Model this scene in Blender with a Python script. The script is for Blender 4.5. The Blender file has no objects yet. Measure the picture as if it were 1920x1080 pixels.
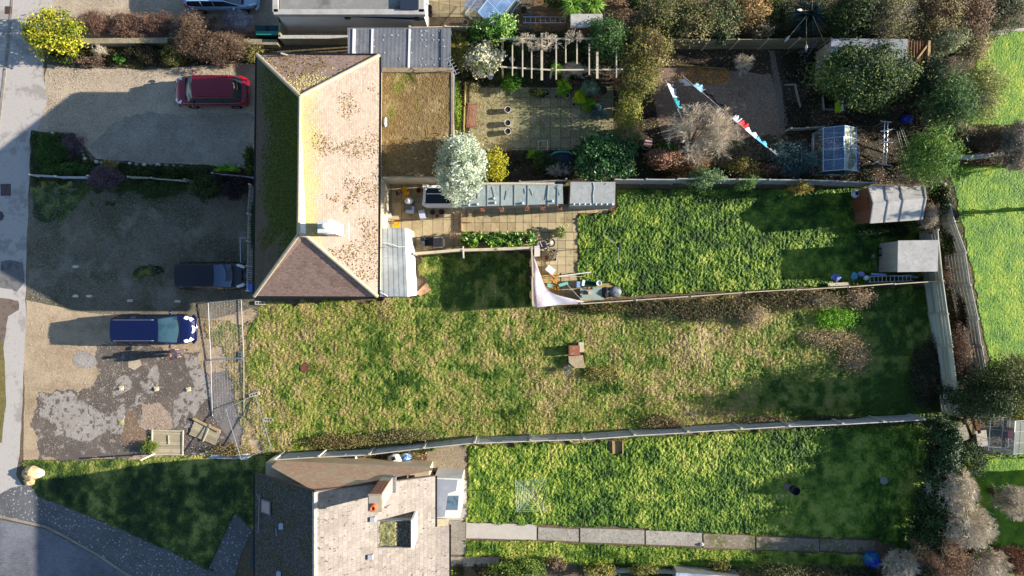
import bpy, math, random
import numpy as np
from mathutils import Vector, Matrix
from mathutils.geometry import tessellate_polygon
R = math.radians
sc = bpy.context.scene
COL = sc.collection
# ---------------------------------------------------------------- camera, sky, sun
H = 42.0                 # flying height
S = 0.0325               # metres on the ground per photo pixel
cam_d = bpy.data.cameras.new('camera')
cam = bpy.data.objects.new('camera', cam_d); COL.objects.link(cam)
cam.location = (0, 0, H)
cam_d.sensor_width = 36
cam_d.lens = 36 * H / (1920 * S)
cam_d.clip_end = 600
sc.camera = cam
SUN_EL, SUN_AZ = 19.5, 3.9          # azimuth measured from +X towards +Y
w = bpy.data.worlds.new('World'); sc.world = w; w.use_nodes = True
nt = w.node_tree
sky = nt.nodes.new('ShaderNodeTexSky'); sky.sky_type = 'NISHITA'; sky.sun_disc = False
sky.sun_elevation = R(SUN_EL); sky.sun_rotation = R(90 - SUN_AZ)
sky.air_density = 1.0; sky.dust_density = 0.3; sky.ozone_density = 2.0
bg = nt.nodes['Background']; bg.inputs[1].default_value = 0.084
nt.links.new(sky.outputs[0], bg.inputs[0])
sl = bpy.data.lights.new('sun', 'SUN'); so = bpy.data.objects.new('sun', sl); COL.objects.link(so)
sl.energy = 5.0; sl.angle = R(0.5); sl.color = (1.0, 0.91, 0.79)
a, e = R(SUN_AZ), R(SUN_EL)
sd = Vector((math.cos(a)*math.cos(e), math.sin(a)*math.cos(e), math.sin(e)))
so.rotation_euler = (-sd).to_track_quat('-Z', 'Y').to_euler(); so.location = sd*80
sc.view_settings.view_transform = 'Standard'; sc.view_settings.look = 'None'
sc.view_settings.exposure = 1.4; sc.view_settings.gamma = 1
sc.cycles.max_bounces = 5; sc.cycles.diffuse_bounces = 3; sc.cycles.glossy_bounces = 2
sc.cycles.transparent_max_bounces = 8

rng = np.random.default_rng(7); random.seed(7)
def P(px, py, h=0.0):
    """photo pixel of a point standing h metres high -> place in metres"""
    k = S * (H - h) / H
    return ((px - 960) * k, -(py - 540) * k)
def P3(px, py, h=0.0):
    x, y = P(px, py, h); return (x, y, h)
# ---------------------------------------------------------------- noise
_T = np.random.default_rng(3).random((256, 256))
def vnoise(x, y, seed=0):
    x = np.asarray(x, float) + seed*17.31; y = np.asarray(y, float) + seed*9.77
    xi = np.floor(x).astype(int); yi = np.floor(y).astype(int)
    fx = x-xi; fy = y-yi; fx = fx*fx*(3-2*fx); fy = fy*fy*(3-2*fy)
    g = lambda i, j: _T[i & 255, j & 255]
    return (g(xi,yi)*(1-fx)+g(xi+1,yi)*fx)*(1-fy)+(g(xi,yi+1)*(1-fx)+g(xi+1,yi+1)*fx)*fy
def fbm(x, y, s, seed=0, o=4):
    t = 0; a = 1; n = 0
    for i in range(o):
        t = t + a*vnoise(x*s, y*s, seed+i*3); n += a; a *= .5; s *= 2.03
    return t/n
def inpoly(x, y, poly):
    r = np.zeros(np.shape(x), bool); n = len(poly)
    for i in range(n):
        x0, y0 = poly[i]; x1, y1 = poly[(i+1) % n]
        if y0 == y1: continue
        c = ((y0 > y) != (y1 > y)) & (x < (x1-x0)*(y-y0)/(y1-y0)+x0)
        r ^= c
    return r
# ---------------------------------------------------------------- mesh builder
class MB:
    def __init__(s): s.v=[]; s.f=[]; s.r=[]; s.n=0; s.uv=None
    def add(s, v, f, r=0.5):
        v = np.asarray(v, float).reshape(-1,3); f = np.asarray(f, int)
        if len(v)==0 or len(f)==0: return s
        s.v.append(v); s.f.append(f+s.n)
        s.r.append(np.broadcast_to(np.asarray(r, float), (len(v),)) if np.ndim(r)<=1 else r); s.n += len(v); return s
    def quad(s, a,b,c,d, r=.5): return s.add([a,b,c,d], [[0,1,2,3]], r)
    def hexa(s, p, r=.5):   # 4 bottom, 4 top
        return s.add(p, [[3,2,1,0],[4,5,6,7],[0,1,5,4],[1,2,6,5],[2,3,7,6],[3,0,4,7]], r)
    def box(s, x,y,z, dx,dy,dz, rot=0, r=.5):
        """centre x,y  bottom z"""
        c, q = math.cos(rot), math.sin(rot); pts=[]
        for zz in (z, z+dz):
            for ux,uy in ((-1,-1),(1,-1),(1,1),(-1,1)):
                X=ux*dx/2; Y=uy*dy/2; pts.append((x+X*c-Y*q, y+X*q+Y*c, zz))
        return s.hexa(pts, r)
    def beam(s, p0, p1, w, h, r=.5):
        """box along p0->p1, w wide, h high below the line's top"""
        p0=Vector(p0); p1=Vector(p1); d=(p1-p0)
        if d.length<1e-6: return s
        d.normalize(); side = Vector((-d.y, d.x, 0))
        if side.length<1e-3: side=Vector((1,0,0))
        side.normalize(); up=d.cross(side); up = up if up.z>0 else -up
        if abs(d.z)>.99: side=Vector((1,0,0)); up=Vector((0,1,0))
        side*=w/2; up*=h
        pts=[p0-side-up,p1-side-up,p1+side-up,p0+side-up,p0-side,p1-side,p1+side,p0+side]
        return s.hexa([tuple(q) for q in pts], r)
    def wall(s, a, b, t, z0, z1, r=.5):
        a=Vector(a[:2]); b=Vector(b[:2]); d=(b-a).normalized(); n=Vector((-d.y,d.x))*t/2
        q=[a-n,b-n,b+n,a+n]
        return s.hexa([(v.x,v.y,z0) for v in q]+[(v.x,v.y,z1) for v in q], r)
    def prism(s, pts, z0, z1, r=.5):
        """pts: 2D polygon; z1 may be a list of heights"""
        n=len(pts); zt = z1 if hasattr(z1,'__len__') else [z1]*n
        area=sum(pts[i][0]*pts[(i+1)%n][1]-pts[(i+1)%n][0]*pts[i][1] for i in range(n))
        if area<0: pts=pts[::-1]; zt=list(zt)[::-1]
        v=[(p[0],p[1],z0) for p in pts]+[(p[0],p[1],z) for p,z in zip(pts,zt)]
        s.add(v, [[i,(i+1)%n,n+(i+1)%n,n+i] for i in range(n)], r)
        tri=tessellate_polygon([[Vector((p[0],p[1],0)) for p in pts]])
        T=[]
        for t in tri:
            a_,b_,c_=[pts[k] for k in t]
            ar=(b_[0]-a_[0])*(c_[1]-a_[1])-(b_[1]-a_[1])*(c_[0]-a_[0])
            T.append(t if ar>0 else (t[0],t[2],t[1]))
        s.add(v, [[n+k for k in t] for t in T]+[[t[2],t[1],t[0]] for t in T], r)
        return s
    def tube(s, pts, rad, n=6, r=.5, cap=True):
        pts=[Vector(p) for p in pts]; rr = rad if hasattr(rad,'__len__') else [rad]*len(pts)
        V=[];F=[]
        for i,p in enumerate(pts):
            d=(pts[min(i+1,len(pts)-1)]-pts[max(i-1,0)]).normalized()
            u=d.cross(Vector((0,0,1)))
            if u.length<1e-3: u=Vector((1,0,0))
            u.normalize(); w_=d.cross(u)
            for k in range(n):
                t=2*math.pi*k/n; V.append(tuple(p+(u*math.cos(t)+w_*math.sin(t))*rr[i]))
        for i in range(len(pts)-1):
            for k in range(n): F.append([i*n+k,i*n+(k+1)%n,(i+1)*n+(k+1)%n,(i+1)*n+k])
        s.add(V,F,r)
        if cap and n>=3:
            for st in (0,(len(pts)-1)*n):
                c=len(V); s.add([V[st+k] for k in range(n)]+[tuple(pts[0 if st==0 else -1])], [[k,(k+1)%n,n] for k in range(n)], r)
        return s
    def lathe(s, prof, x, y, z=0, n=16, r=.5, sx=1, sy=1):
        V=[];F=[];m=len(prof)
        for (rad,zz) in prof:
            for k in range(n):
                t=2*math.pi*k/n; V.append((x+rad*sx*math.cos(t), y+rad*sy*math.sin(t), z+zz))
        for i in range(m-1):
            for k in range(n): F.append([i*n+k,i*n+(k+1)%n,(i+1)*n+(k+1)%n,(i+1)*n+k])
        s.add(V,F,r); return s
    def blob(s, c, rad, n=10, m=7, r=.5, jit=.12, seed=0):
        g=np.random.default_rng(seed); V=[];F=[]
        for i in range(m+1):
            ph=math.pi*i/m
            for k in range(n):
                t=2*math.pi*k/n; q=1+(g.random()-.5)*2*jit
                V.append((c[0]+rad[0]*math.sin(ph)*math.cos(t)*q, c[1]+rad[1]*math.sin(ph)*math.sin(t)*q, c[2]+rad[2]*math.cos(ph)*q))
        for i in range(m):
            for k in range(n): F.append([(i+1)*n+k,(i+1)*n+(k+1)%n,i*n+(k+1)%n,i*n+k])
        s.add(V,F,r); return s
    def mesh(s, name, off=(0,0,0), smooth=False):
        me=bpy.data.meshes.new(name)
        V=np.concatenate(s.v)-np.asarray(off,float)
        tot=[];idx=[]
        for f in s.f:
            tot.append(np.full(len(f), f.shape[1])); idx.append(f.ravel())
        tot=np.concatenate(tot); idx=np.concatenate(idx)
        me.vertices.add(len(V)); me.vertices.foreach_set('co', V.astype(np.float32).ravel())
        me.loops.add(len(idx)); me.loops.foreach_set('vertex_index', idx.astype(np.int32))
        me.polygons.add(len(tot)); st=np.zeros(len(tot),np.int32); st[1:]=np.cumsum(tot)[:-1]
        me.polygons.foreach_set('loop_start', st); me.polygons.foreach_set('loop_total', tot.astype(np.int32))
        me.update(calc_edges=True); me.validate()
        at=me.attributes.new('rnd','FLOAT','POINT')
        rr=np.concatenate(s.r)
        if len(rr)==len(me.vertices): at.data.foreach_set('value', rr.astype(np.float32))
        if s.uv is not None:
            ul=me.uv_layers.new(name='UVMap'); U=np.concatenate(s.uv).reshape(-1,2)
            if len(U)==len(V): ul.data.foreach_set('uv', U[idx].astype(np.float32).ravel())
        me.polygons.foreach_set('use_smooth', np.full(len(me.polygons),bool(smooth)))
        return me
def tag(o, label=None, cat=None, group=None, kind=None):
    if label: o['label']=label
    if cat: o['category']=cat
    if group: o['group']=group
    if kind: o['kind']=kind
    return o
def O(name, mb, mat, parent=None, smooth=False, label=None, cat=None, group=None, kind=None, loc=None):
    """link one mesh object; geometry is given in world metres"""
    if parent is not None:
        off=parent.matrix_world_loc if hasattr(parent,'matrix_world_loc') else tuple(parent['_w'])
    else:
        V=np.concatenate(mb.v)
        off=(0,0,0) if kind=='structure' else (float(V[:,0].mean()),float(V[:,1].mean()),float(V[:,2].min()))
    if loc is not None: off=loc
    me=mb.mesh(name, off, smooth); me.materials.append(mat)
    o=bpy.data.objects.new(name, me); COL.objects.link(o)
    o['_w']=list(off)
    if parent is not None:
        pw=tuple(parent['_w']); o.parent=parent; o.location=tuple(off[i]-pw[i] for i in range(3))
    else: o.location=off
    return tag(o,label,cat,group,kind)
def T(name, label, cat, loc=(0,0,0), group=None):
    o=bpy.data.objects.new(name,None); COL.objects.link(o); o.empty_display_size=.2
    loc=tuple(loc) if len(loc)==3 else (loc[0],loc[1],0)
    o.location=loc; o['_w']=list(loc)
    return tag(o,label,cat,group)
def dup(root, loc, rotz=0, label=None, scale=None):
    def cp(o, par):
        c=o.copy(); COL.objects.link(c); c.parent=par
        for ch in list(o.children): cp(ch,c)
        return c
    r=cp(root,None); r.location=loc; r.rotation_euler=(0,0,rotz)
    if label: r['label']=label
    if scale: r.scale=(scale,)*3
    return r
# ---------------------------------------------------------------- materials
_M={}
def lin(c):
    if isinstance(c,str):
        c=[int(c[i:i+2],16)/255 for i in (0,2,4)]
        c=[x/12.92 if x<=.04045 else ((x+.055)/1.055)**2.4 for x in c]
    return (*c[:3],1)
def mat(name, base, layers=(), rough=.85, bump=None, metal=0, coord='Object', brick=None, spec=.3, attr=None, alpha=None, trans=0, coat=0):
    """layers: (scale, lo, hi, colour, strength[, stretch(xyz)]) noise-masked colour mixes"""
    if name in _M: return _M[name]
    m=bpy.data.materials.new(name); m.use_nodes=True; n=m.node_tree.nodes; L=m.node_tree.links
    b=n['Principled BSDF']; b.inputs['Roughness'].default_value=rough; b.inputs['Metallic'].default_value=metal
    b.inputs['Specular IOR Level'].default_value=spec; b.inputs['Coat Weight'].default_value=coat
    if coat: b.inputs['Coat Roughness'].default_value=.05
    if alpha is not None: b.inputs['Alpha'].default_value=alpha
    if trans: b.inputs['Transmission Weight'].default_value=trans
    tc=n.new('ShaderNodeTexCoord'); co=tc.outputs[coord]
    cur=None
    def rgb(c): q=n.new('ShaderNodeRGB'); q.outputs[0].default_value=lin(c); return q.outputs[0]
    cur=rgb(base)
    if attr:      # colour ramp over the 'rnd' attribute
        at=n.new('ShaderNodeAttribute'); at.attribute_name='rnd'; cr=n.new('ShaderNodeValToRGB')
        el=cr.color_ramp.elements
        for i,(p,c) in enumerate(attr):
            x=el[i] if i<2 else el.new(p); x.position=p; x.color=lin(c)
        L.new(at.outputs['Fac'],cr.inputs[0]); cur=cr.outputs[0]
    if brick:     # (scale, w, h, mortar, colour1, colour2, mortarcol, offset)
        bt=n.new('ShaderNodeTexBrick'); bt.inputs['Scale'].default_value=brick[0]
        bt.inputs['Brick Width'].default_value=brick[1]; bt.inputs['Row Height'].default_value=brick[2]
        bt.inputs['Mortar Size'].default_value=brick[3]; bt.inputs['Color1'].default_value=lin(brick[4])
        bt.inputs['Color2'].default_value=lin(brick[5]); bt.inputs['Mortar'].default_value=lin(brick[6])
        bt.offset=brick[7] if len(brick)>7 else .5; bt.inputs['Mortar Smooth'].default_value=.3
        L.new(co,bt.inputs['Vector']); cur=bt.outputs[0]
    for i,ly in enumerate(layers):
        s_,lo,hi,c,st=ly[:5]; src=co
        if len(ly)>5:
            mp=n.new('ShaderNodeMapping'); mp.inputs['Scale'].default_value=ly[5]; L.new(co,mp.inputs[0]); src=mp.outputs[0]
        nz=n.new('ShaderNodeTexNoise'); nz.inputs['Scale'].default_value=s_; nz.inputs['Detail'].default_value=5
        nz.inputs['Roughness'].default_value=.6; nz.noise_dimensions='4D'; nz.inputs['W'].default_value=i*3.7+len(name)*.61
        L.new(src,nz.inputs['Vector'])
        mr=n.new('ShaderNodeMapRange'); mr.inputs[1].default_value=lo; mr.inputs[2].default_value=hi
        mr.inputs[3].default_value=0; mr.inputs[4].default_value=st; L.new(nz.outputs[0],mr.inputs[0])
        mx=n.new('ShaderNodeMix'); mx.data_type='RGBA'; L.new(mr.outputs[0],mx.inputs[0]); L.new(cur,mx.inputs[6])
        L.new(rgb(c),mx.inputs[7]); cur=mx.outputs[2]
    L.new(cur,b.inputs['Base Color'])
    h=None
    if bump:      # (scale, strength, distance)
        nz=n.new('ShaderNodeTexNoise'); nz.inputs['Scale'].default_value=bump[0]; nz.inputs['Detail'].default_value=4
        L.new(co,nz.inputs['Vector']); h=nz.outputs[0]
        bp=n.new('ShaderNodeBump'); bp.inputs['Strength'].default_value=bump[1]; bp.inputs['Distance'].default_value=bump[2]
        if brick:
            ad=n.new('ShaderNodeMath'); ad.operation='MULTIPLY_ADD'; L.new(bt.outputs['Fac'],ad.inputs[0]); ad.inputs[1].default_value=-1.2; L.new(h,ad.inputs[2]); h=ad.outputs[0]
        L.new(h,bp.inputs['Height']); L.new(bp.outputs[0],b.inputs['Normal'])
    _M[name]=m; return m
def leafmat(name, cols, trans=.25, rough=.6, spec=.3):
    if name in _M: return _M[name]
    k=len(cols); m=mat(name,cols[0],attr=[(i/(k-1),c) for i,c in enumerate(cols)],rough=rough,spec=spec)
    n=m.node_tree.nodes; L=m.node_tree.links; b=n['Principled BSDF']; out=n['Material Output']
    if trans:
        t=n.new('ShaderNodeBsdfTranslucent'); L.new(b.inputs['Base Color'].links[0].from_socket,t.inputs[0])
        mx=n.new('ShaderNodeMixShader'); mx.inputs[0].default_value=trans
        L.new(b.outputs[0],mx.inputs[1]); L.new(t.outputs[0],mx.inputs[2]); L.new(mx.outputs[0],out.inputs[0])
    return m
# ---------------------------------------------------------------- plants
def norm(a): return a/np.maximum(np.linalg.norm(a,axis=1,keepdims=True),1e-6)
def leaf_quads(mb, pos, nrm, L, W, rnd, g):
    """a diamond-shaped leaf at each pos, facing nrm"""
    n=len(pos); t=norm(np.cross(nrm, g.normal(size=(n,3)))); b=np.cross(nrm,t)
    L=np.broadcast_to(L,(n,))[:,None]; W=np.broadcast_to(W,(n,))[:,None]
    v=np.stack([pos-t*L/2, pos+b*W/2+nrm*L*.08, pos+t*L/2, pos-b*W/2+nrm*L*.08],1).reshape(-1,3)
    f=(np.arange(n)*4)[:,None]+np.array([[0,1,2,3]])
    mb.add(v,f,np.repeat(rnd,4))
def crown(mb, c, r, n, leaf=.12, K=40, seed=0, spread=.2, up=.5, shell=.72, asp=.5, low=-.3, fill=.25):
    g=np.random.default_rng(seed); r=np.asarray(r,float); c=np.asarray(c,float)
    d=norm(g.normal(size=(K,3))); d[:,2]=np.where(d[:,2]<low,-d[:,2],d[:,2])
    rad=shell+(1.08-shell)*g.random(K); la=.16 if shell>=.75 else .46; lob=1-la*.5+la*vnoise(d[:,0]*1.7+seed%50,d[:,1]*1.7+7,seed%11); rad=rad*lob; cl=d*rad[:,None]; crn=g.random(K)
    k=g.integers(0,K,n); p=cl[k]+g.normal(size=(n,3))*spread*(.6+.6*crn[k])[:,None]
    m=g.random(n)<fill; p[m]=(norm(g.normal(size=(m.sum(),3)))*(g.random(m.sum())**.5)[:,None])*.9
    out=norm(p/r+1e-5); pos=c+p*r; pos[:,2]=np.maximum(pos[:,2],.03)
    nr=norm(out*.7+g.normal(size=(n,3))*.6+np.array([0,0,up]))
    rnd=np.clip(.6*crn[k]+.4*g.random(n),0,1)
    L=leaf*(.6+.8*g.random(n)); leaf_quads(mb,pos,nr,L,L*asp,rnd,g)
def sticks(mb, a, b, r0, r1, rnd):
    n=len(a)
    if n==0: return
    d=norm(b-a); u=norm(np.cross(d,np.array([.31,.2,.93]))); w_=np.cross(d,u)
    r0=np.broadcast_to(r0,(n,)); r1=np.broadcast_to(r1,(n,)); V=[]
    for p,rr in ((a,r0),(b,r1)):
        for t in (0,2.094,4.189): V.append(p+(u*math.cos(t)+w_*math.sin(t))*rr[:,None])
    v=np.stack(V,1).reshape(-1,3); i=(np.arange(n)*6)[:,None]
    f=np.concatenate([i+np.array([[0,1,4,3]]),i+np.array([[1,2,5,4]]),i+np.array([[2,0,3,5]])])
    mb.add(v,f,np.repeat(rnd,6))
def branching(mb, base, r, h, n1=10, levels=4, child=5, rad=.03, seed=0, lean=.35, wild=.55, wood=None, z0=0, splay=1.0, fine=.006):
    """trunkless or trunked bare crown within radius r and height h; returns branch tips"""
    g=np.random.default_rng(seed); base=np.asarray(base,float)
    t=g.random(n1)*2*math.pi+np.arange(n1); q=(.25+.75*g.random(n1))*splay
    end=np.stack([base[0]+np.cos(t)*q*r[0]*.6, base[1]+np.sin(t)*q*r[1]*.6, base[2]+h*(.5+.3*g.random(n1))],1)
    a=np.repeat(base[None],n1,0)+g.normal(size=(n1,3))*np.array([r[0],r[1],0])*.05; rr=np.full(n1,rad)
    mid=(a+end)/2+g.normal(size=(n1,3))*h*.05
    target=wood or mb
    sticks(target,a,mid,rr,rr*.8,g.random(n1)); sticks(target,mid,end,rr*.8,rr*.55,g.random(n1))
    A,B,RR=mid,end,rr*.6
    for lv in range(levels):
        m=child*len(A); k=np.repeat(np.arange(len(A)),child); s=g.random(m)
        st=A[k]+(B[k]-A[k])*(.2+.8*s)[:,None]
        ln=np.linalg.norm(B-A,axis=1)[k]*(.45+.4*g.random(m))
        d=norm(norm(B-A)[k]+g.normal(size=(m,3))*wild*np.array([1,1,.7])+np.array([0,0,.12]))
        en=st+d*ln[:,None]
        q2=((en[:,0]-base[0])/r[0])**2+((en[:,1]-base[1])/r[1])**2+((en[:,2]-base[2])/(h*1.05))**2
        ok=(q2<1.15)&(en[:,2]>.05); st,en,k=st[ok],en[ok],k[ok]
        r_=RR[k]*.6
        sticks(mb,st,en,r_,r_*.55,g.random(len(st))); A,B,RR=st,en,np.maximum(r_*.8,fine)
        if len(A)>9000: 
            sel=g.choice(len(A),9000,replace=False); A,B,RR=A[sel],B[sel],RR[sel]
    return B
# ================================================================ THE GROUND
def poly(pts, h=0): return [P(x,y,h) for x,y in pts]
def wob(pts, step=.5, amp=.12, seed=0):
    """subdivide a 2D outline and roughen it"""
    g=np.random.default_rng(seed); out=[]
    for i in range(len(pts)):
        a=pts[i]; b=pts[(i+1)%len(pts)]; L=math.dist(a,b); k=max(1,int(L/step))
        for j in range(k):
            t=j/k; x=a[0]+(b[0]-a[0])*t; y=a[1]+(b[1]-a[1])*t
            out.append((x+(fbm(x,y,1.1,seed,5)-.5)*3.4*amp, y+(fbm(x,y,1.1,seed+9,5)-.5)*3.4*amp))
    return [(float(a_),float(b_)) for a_,b_ in out]
def sheet(name, pts, z, m, amp=0, step=.4, seed=1, kind='structure', label=None, cat=None, thick=None, parent=None):
    pp=poly(pts)
    if amp: pp=wob(pp,min(step,.14) if amp>=.1 else step,amp,seed)
    mb=MB()
    if thick: mb.prism(pp,z-thick,z)
    else:
        tri=tessellate_polygon([[Vector((p[0],p[1],0)) for p in pp]]); F=[]
        for t in tri:
            a_,b_,c_=[pp[k] for k in t]; ar=(b_[0]-a_[0])*(c_[1]-a_[1])-(b_[1]-a_[1])*(c_[0]-a_[0])
            F.append(t if ar>0 else (t[0],t[2],t[1]))
        mb.add([(p[0],p[1],z) for p in pp],F)
    return O(name,mb,m,kind=kind,label=label,cat=cat,parent=parent)
soil=mat('soil','5a4c3c',[(.5,.4,.6,'3c3a26',.6),(6,.45,.6,'75654f',.5),(30,.5,.62,'8a795f',.45)],bump=(14,.8,.06))
gravel_tan=mat('gravel_tan','a39078',[(.35,.42,.6,'b8a88e',.7),(1.6,.45,.65,'8b765d',.5),(.5,.52,.6,'84725c',.4,(.35,2.2,1)),(22,.47,.56,'c9bda8',.55),(27,.5,.6,'6b5a47',.5),(60,.5,.6,'d8cfbe',.35)],bump=(38,.9,.03),rough=.95)
gravel_grey=mat('gravel_grey','8f8778',[(.3,.42,.6,'a8a294',.7),(1.4,.45,.65,'726653',.6),(24,.45,.56,'b6ae9f',.5),(30,.5,.6,'4f473c',.55)],bump=(38,.9,.03),rough=.95)
yardmat=mat('yard_earth_gravel','6f6656',[(.28,.46,.58,'3f4328',.85),(.5,.52,.62,'8d8677',.8),(2.5,.48,.62,'4c4c30',.5),(22,.5,.6,'978f80',.55),(30,.5,.62,'3f392d',.5)],bump=(30,.9,.03),rough=.95)
gravel_n=mat('gravel_brown','84705e',[(.5,.4,.6,'6b5a4c',.6),(18,.47,.57,'a8937f',.6),(26,.5,.6,'4b3f36',.6)],bump=(30,1,.03),rough=.95)
concrete=mat('pavement_concrete','a8a29c',[(.25,.4,.65,'aba59f',.7),(1.1,.52,.6,'7b736d',.6),(9,.55,.65,'6d655e',.35),(40,.5,.6,'b4aea8',.25)],bump=(30,.25,.01))
asphalt_wet=mat('old_tarmac','58504b',[(.5,.45,.62,'6b625b',.5),(3,.5,.64,'463f3a',.6),(14,.52,.62,'786e66',.35)],bump=(25,.5,.015))
asphalt_pale=mat('worn_tarmac','918a84',[(1.2,.44,.62,'a59f98',.6),(5,.55,.63,'5e5650',.7),(16,.56,.64,'4e4743',.5)],bump=(25,.4,.012))
footmat=mat('foot_tarmac','5c5d60',[(.6,.45,.6,'4a4b4c',.6),(7,.585,.62,'b9b9b4',.8),(24,.55,.62,'8a8a88',.4)],bump=(25,.4,.012))
kerbmat=mat('kerb_stone','8d857b',[(2,.4,.6,'6e675f',.6),(20,.5,.6,'a59d92',.3)],bump=(20,.3,.01))
pavers=mat('block_paving','7f8088',brick=(1,.21,.105,.008,'686970','57585f','3a3b40'),layers=[(.5,.4,.6,'8e8f96',.4),(6,.5,.6,'5c5d62',.4)],bump=(20,.3,.01))  # block tones lowered to stand in for shade over the corner road
flag=mat('paving_slabs','a89878',[(.8,.42,.6,'948463',.6),(5,.5,.62,'b5a78a',.5),(2,.56,.64,'7d7448',.6)],rough=.9,bump=(18,.3,.01),attr=None)
flag_green=mat('mossy_slabs','7e7a5e',[(.5,.45,.58,'6c7048',.8),(1.8,.5,.6,'96906f',.6),(7,.52,.62,'5a5c3c',.6),(20,.5,.6,'a09a80',.3)],bump=(18,.4,.012))
flag_grey=mat('grey_slabs','8c867c',[(.7,.45,.6,'9f998d',.6),(6,.53,.62,'6f695d',.7),(14,.57,.62,'c5c1b7',.6)],bump=(18,.4,.012))
flag_pale=mat('pale_slab','ada69c',[(2,.45,.6,'b9b3a9',.5),(16,.5,.62,'8f887e',.4)],bump=(18,.3,.01))
mb=MB(); g0=170.0
mb.quad((-g0,-g0,0),(g0,-g0,0),(g0,g0,0),(-g0,g0,0)); O('ground',mb,soil,kind='structure')
# carriageway beyond the kerb, pavement strip, foot way, block-paved road
sheet('road',[(-200,-200),(14,-200),(30,-20),(8,150),(-2,240),(-2,1400),(-200,1400)],.004,concrete)
sheet('pavement',[(24,-90),(112,-90),(96,20),(78,70),(82,130),(88,190),(70,250),(56,330),(50,450),(48,560),(48,640),(42,740),(38,850),(30,890),(50,925),(80,955),(-60,960),(-60,240),(-2,240),(8,150),(22,20)],.008,concrete,amp=.06,step=.5)
mb=MB()
kp=[(30,-80),(22,20),(8,150),(-4,250)]
for a_,b_ in zip(kp,kp[1:]): mb.wall(P(*a_),P(*b_),.16,-.02,.03)
O('kerb',mb,kerbmat,kind='structure')
sheet('footpath',[(60,905),(70,930),(185,975),(300,1020),(420,1085),(500,1140),(300,1140),(220,1062),(150,1020),(85,985),(-60,960),(20,915)],.012,footmat,amp=.05)
sheet('paved_road',[(-60,962),(85,992),(150,1026),(220,1067),(330,1140),(-200,1400),(-200,960)],.006,pavers)
mb=MB()
kp=[(-60,955),(85,987),(120,1004),(180,1038),(220,1064),(290,1110),(330,1140)]
for a_,b_ in zip(kp,kp[1:]): mb.wall(P(*a_),P(*b_),.14,-.02,.06)
O('kerb',mb,kerbmat,kind='structure')
sheet('verge',[(-60,640),(4,640),(10,690),(12,760),(2,830),(-60,830)],.014,mat('verge_earth','6d6338',[(3,.45,.6,'4b5324',.7),(20,.5,.6,'93805a',.5)],bump=(20,.8,.04)),amp=.06)
sheet('dark_stain',[(0,490),(20,486),(44,495),(46,525),(30,545),(0,540)],.012,mat('wet_tarmac','6c6a6a',[(3,.5,.6,'4e4c4c',.7)],bump=(20,.2,.01)),amp=.12,step=.25)
sheet('tarmac_patch',[(-20,560),(34,562),(36,580),(14,592),(6,640),(8,700),(-20,700)],.012,mat('patch_tarmac','6d5f55',[(3,.5,.6,'524740',.7)],bump=(20,.3,.01)),amp=.1,step=.25)
# driveways and yards
sheet('gravel_driveway',[(104,-90),(700,-90),(700,70),(150,70),(84,70)],.005,gravel_tan,amp=.08)
sheet('gravel_driveway',[(88,120),(150,128),(290,130),(480,104),(560,104),(560,325),(480,322),(190,308),(150,270),(120,246),(66,250),(84,180)],.005,gravel_tan,amp=.1)
sheet('gravel_driveway',[(230,215),(470,215),(480,312),(200,306),(165,280)],.009,gravel_grey,amp=.25,step=.3)
sheet('gravel_yard',[(58,335),(520,335),(520,590),(400,600),(180,592),(50,570),(50,440)],.005,yardmat,amp=.05)
sheet('gravel_forecourt',[(50,562),(170,588),(400,598),(500,570),(520,600),(488,860),(44,862),(46,640)],.0055,mat('sandy_gravel','a48e72',[(.4,.42,.6,'bca78a',.7),(1.3,.48,.62,'7d684e',.5),(.5,.52,.6,'7f6b50',.45,(.35,2.2,1)),(22,.48,.57,'c6b69c',.5),(27,.5,.6,'66543f',.5)],bump=(36,.9,.03),rough=.95),amp=.05)
def patchmap(name, outline, patches, z, m, res=.045, warp=.35, seed=0, speck=.62):
    """a worn surface: fine sheet whose 'rnd' value says which coat lies bare"""
    pp=poly(outline); xs=[p[0] for p in pp]; ys=[p[1] for p in pp]; gx,gy=np.meshgrid(np.arange(min(xs)-.4,max(xs)+.4,res),np.arange(min(ys)-.4,max(ys)+.4,res))
    wx=gx+(fbm(gx,gy,1.1,seed,6)-.5)*warp*3; wy=gy+(fbm(gx,gy,1.1,seed+9,6)-.5)*warp*3
    ins=inpoly(wx,wy,pp); v=np.zeros(gx.shape)
    for q in patches: v=np.maximum(v,inpoly(wx,wy,poly(q))*1.0)
    n_=fbm(gx,gy,3.2,seed+40,4); n2=fbm(gx,gy,7,seed+50,3)
    v=np.where(v>0,np.where((n2>speck+.05)|(n_<.31),.15,.8+.4*(n_-.5)),np.where((n_>.66)&(n2>.5),.7,.12+.35*(n_-.4)))
    idx=np.arange(gx.size).reshape(gx.shape); ok=ins[:-1,:-1]&ins[1:,1:]&ins[:-1,1:]&ins[1:,:-1]
    q=np.stack([idx[:-1,:-1][ok],idx[:-1,1:][ok],idx[1:,1:][ok],idx[1:,:-1][ok]],1)
    used=np.zeros(gx.size,bool); used[q.ravel()]=True; rem=np.cumsum(used)-1
    V=np.stack([gx.ravel(),gy.ravel(),(z+.004*v).ravel()],1)[used]; mb=MB(); mb.add(V,rem[q],np.clip(v,0,1).ravel()[used]); return O(name,mb,m,kind='structure')
tarm=mat('worn_tarmac_coat','5a524c',attr=[(0,'4c453f'),(.3,'665d56'),(.5,'7f7770'),(.8,'948d86'),(1,'a59e97')],layers=[(.7,.5,.64,'7b6d5e',.35),(30,.5,.62,'6d655f',.4)],bump=(25,.4,.012),rough=.9)
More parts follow.
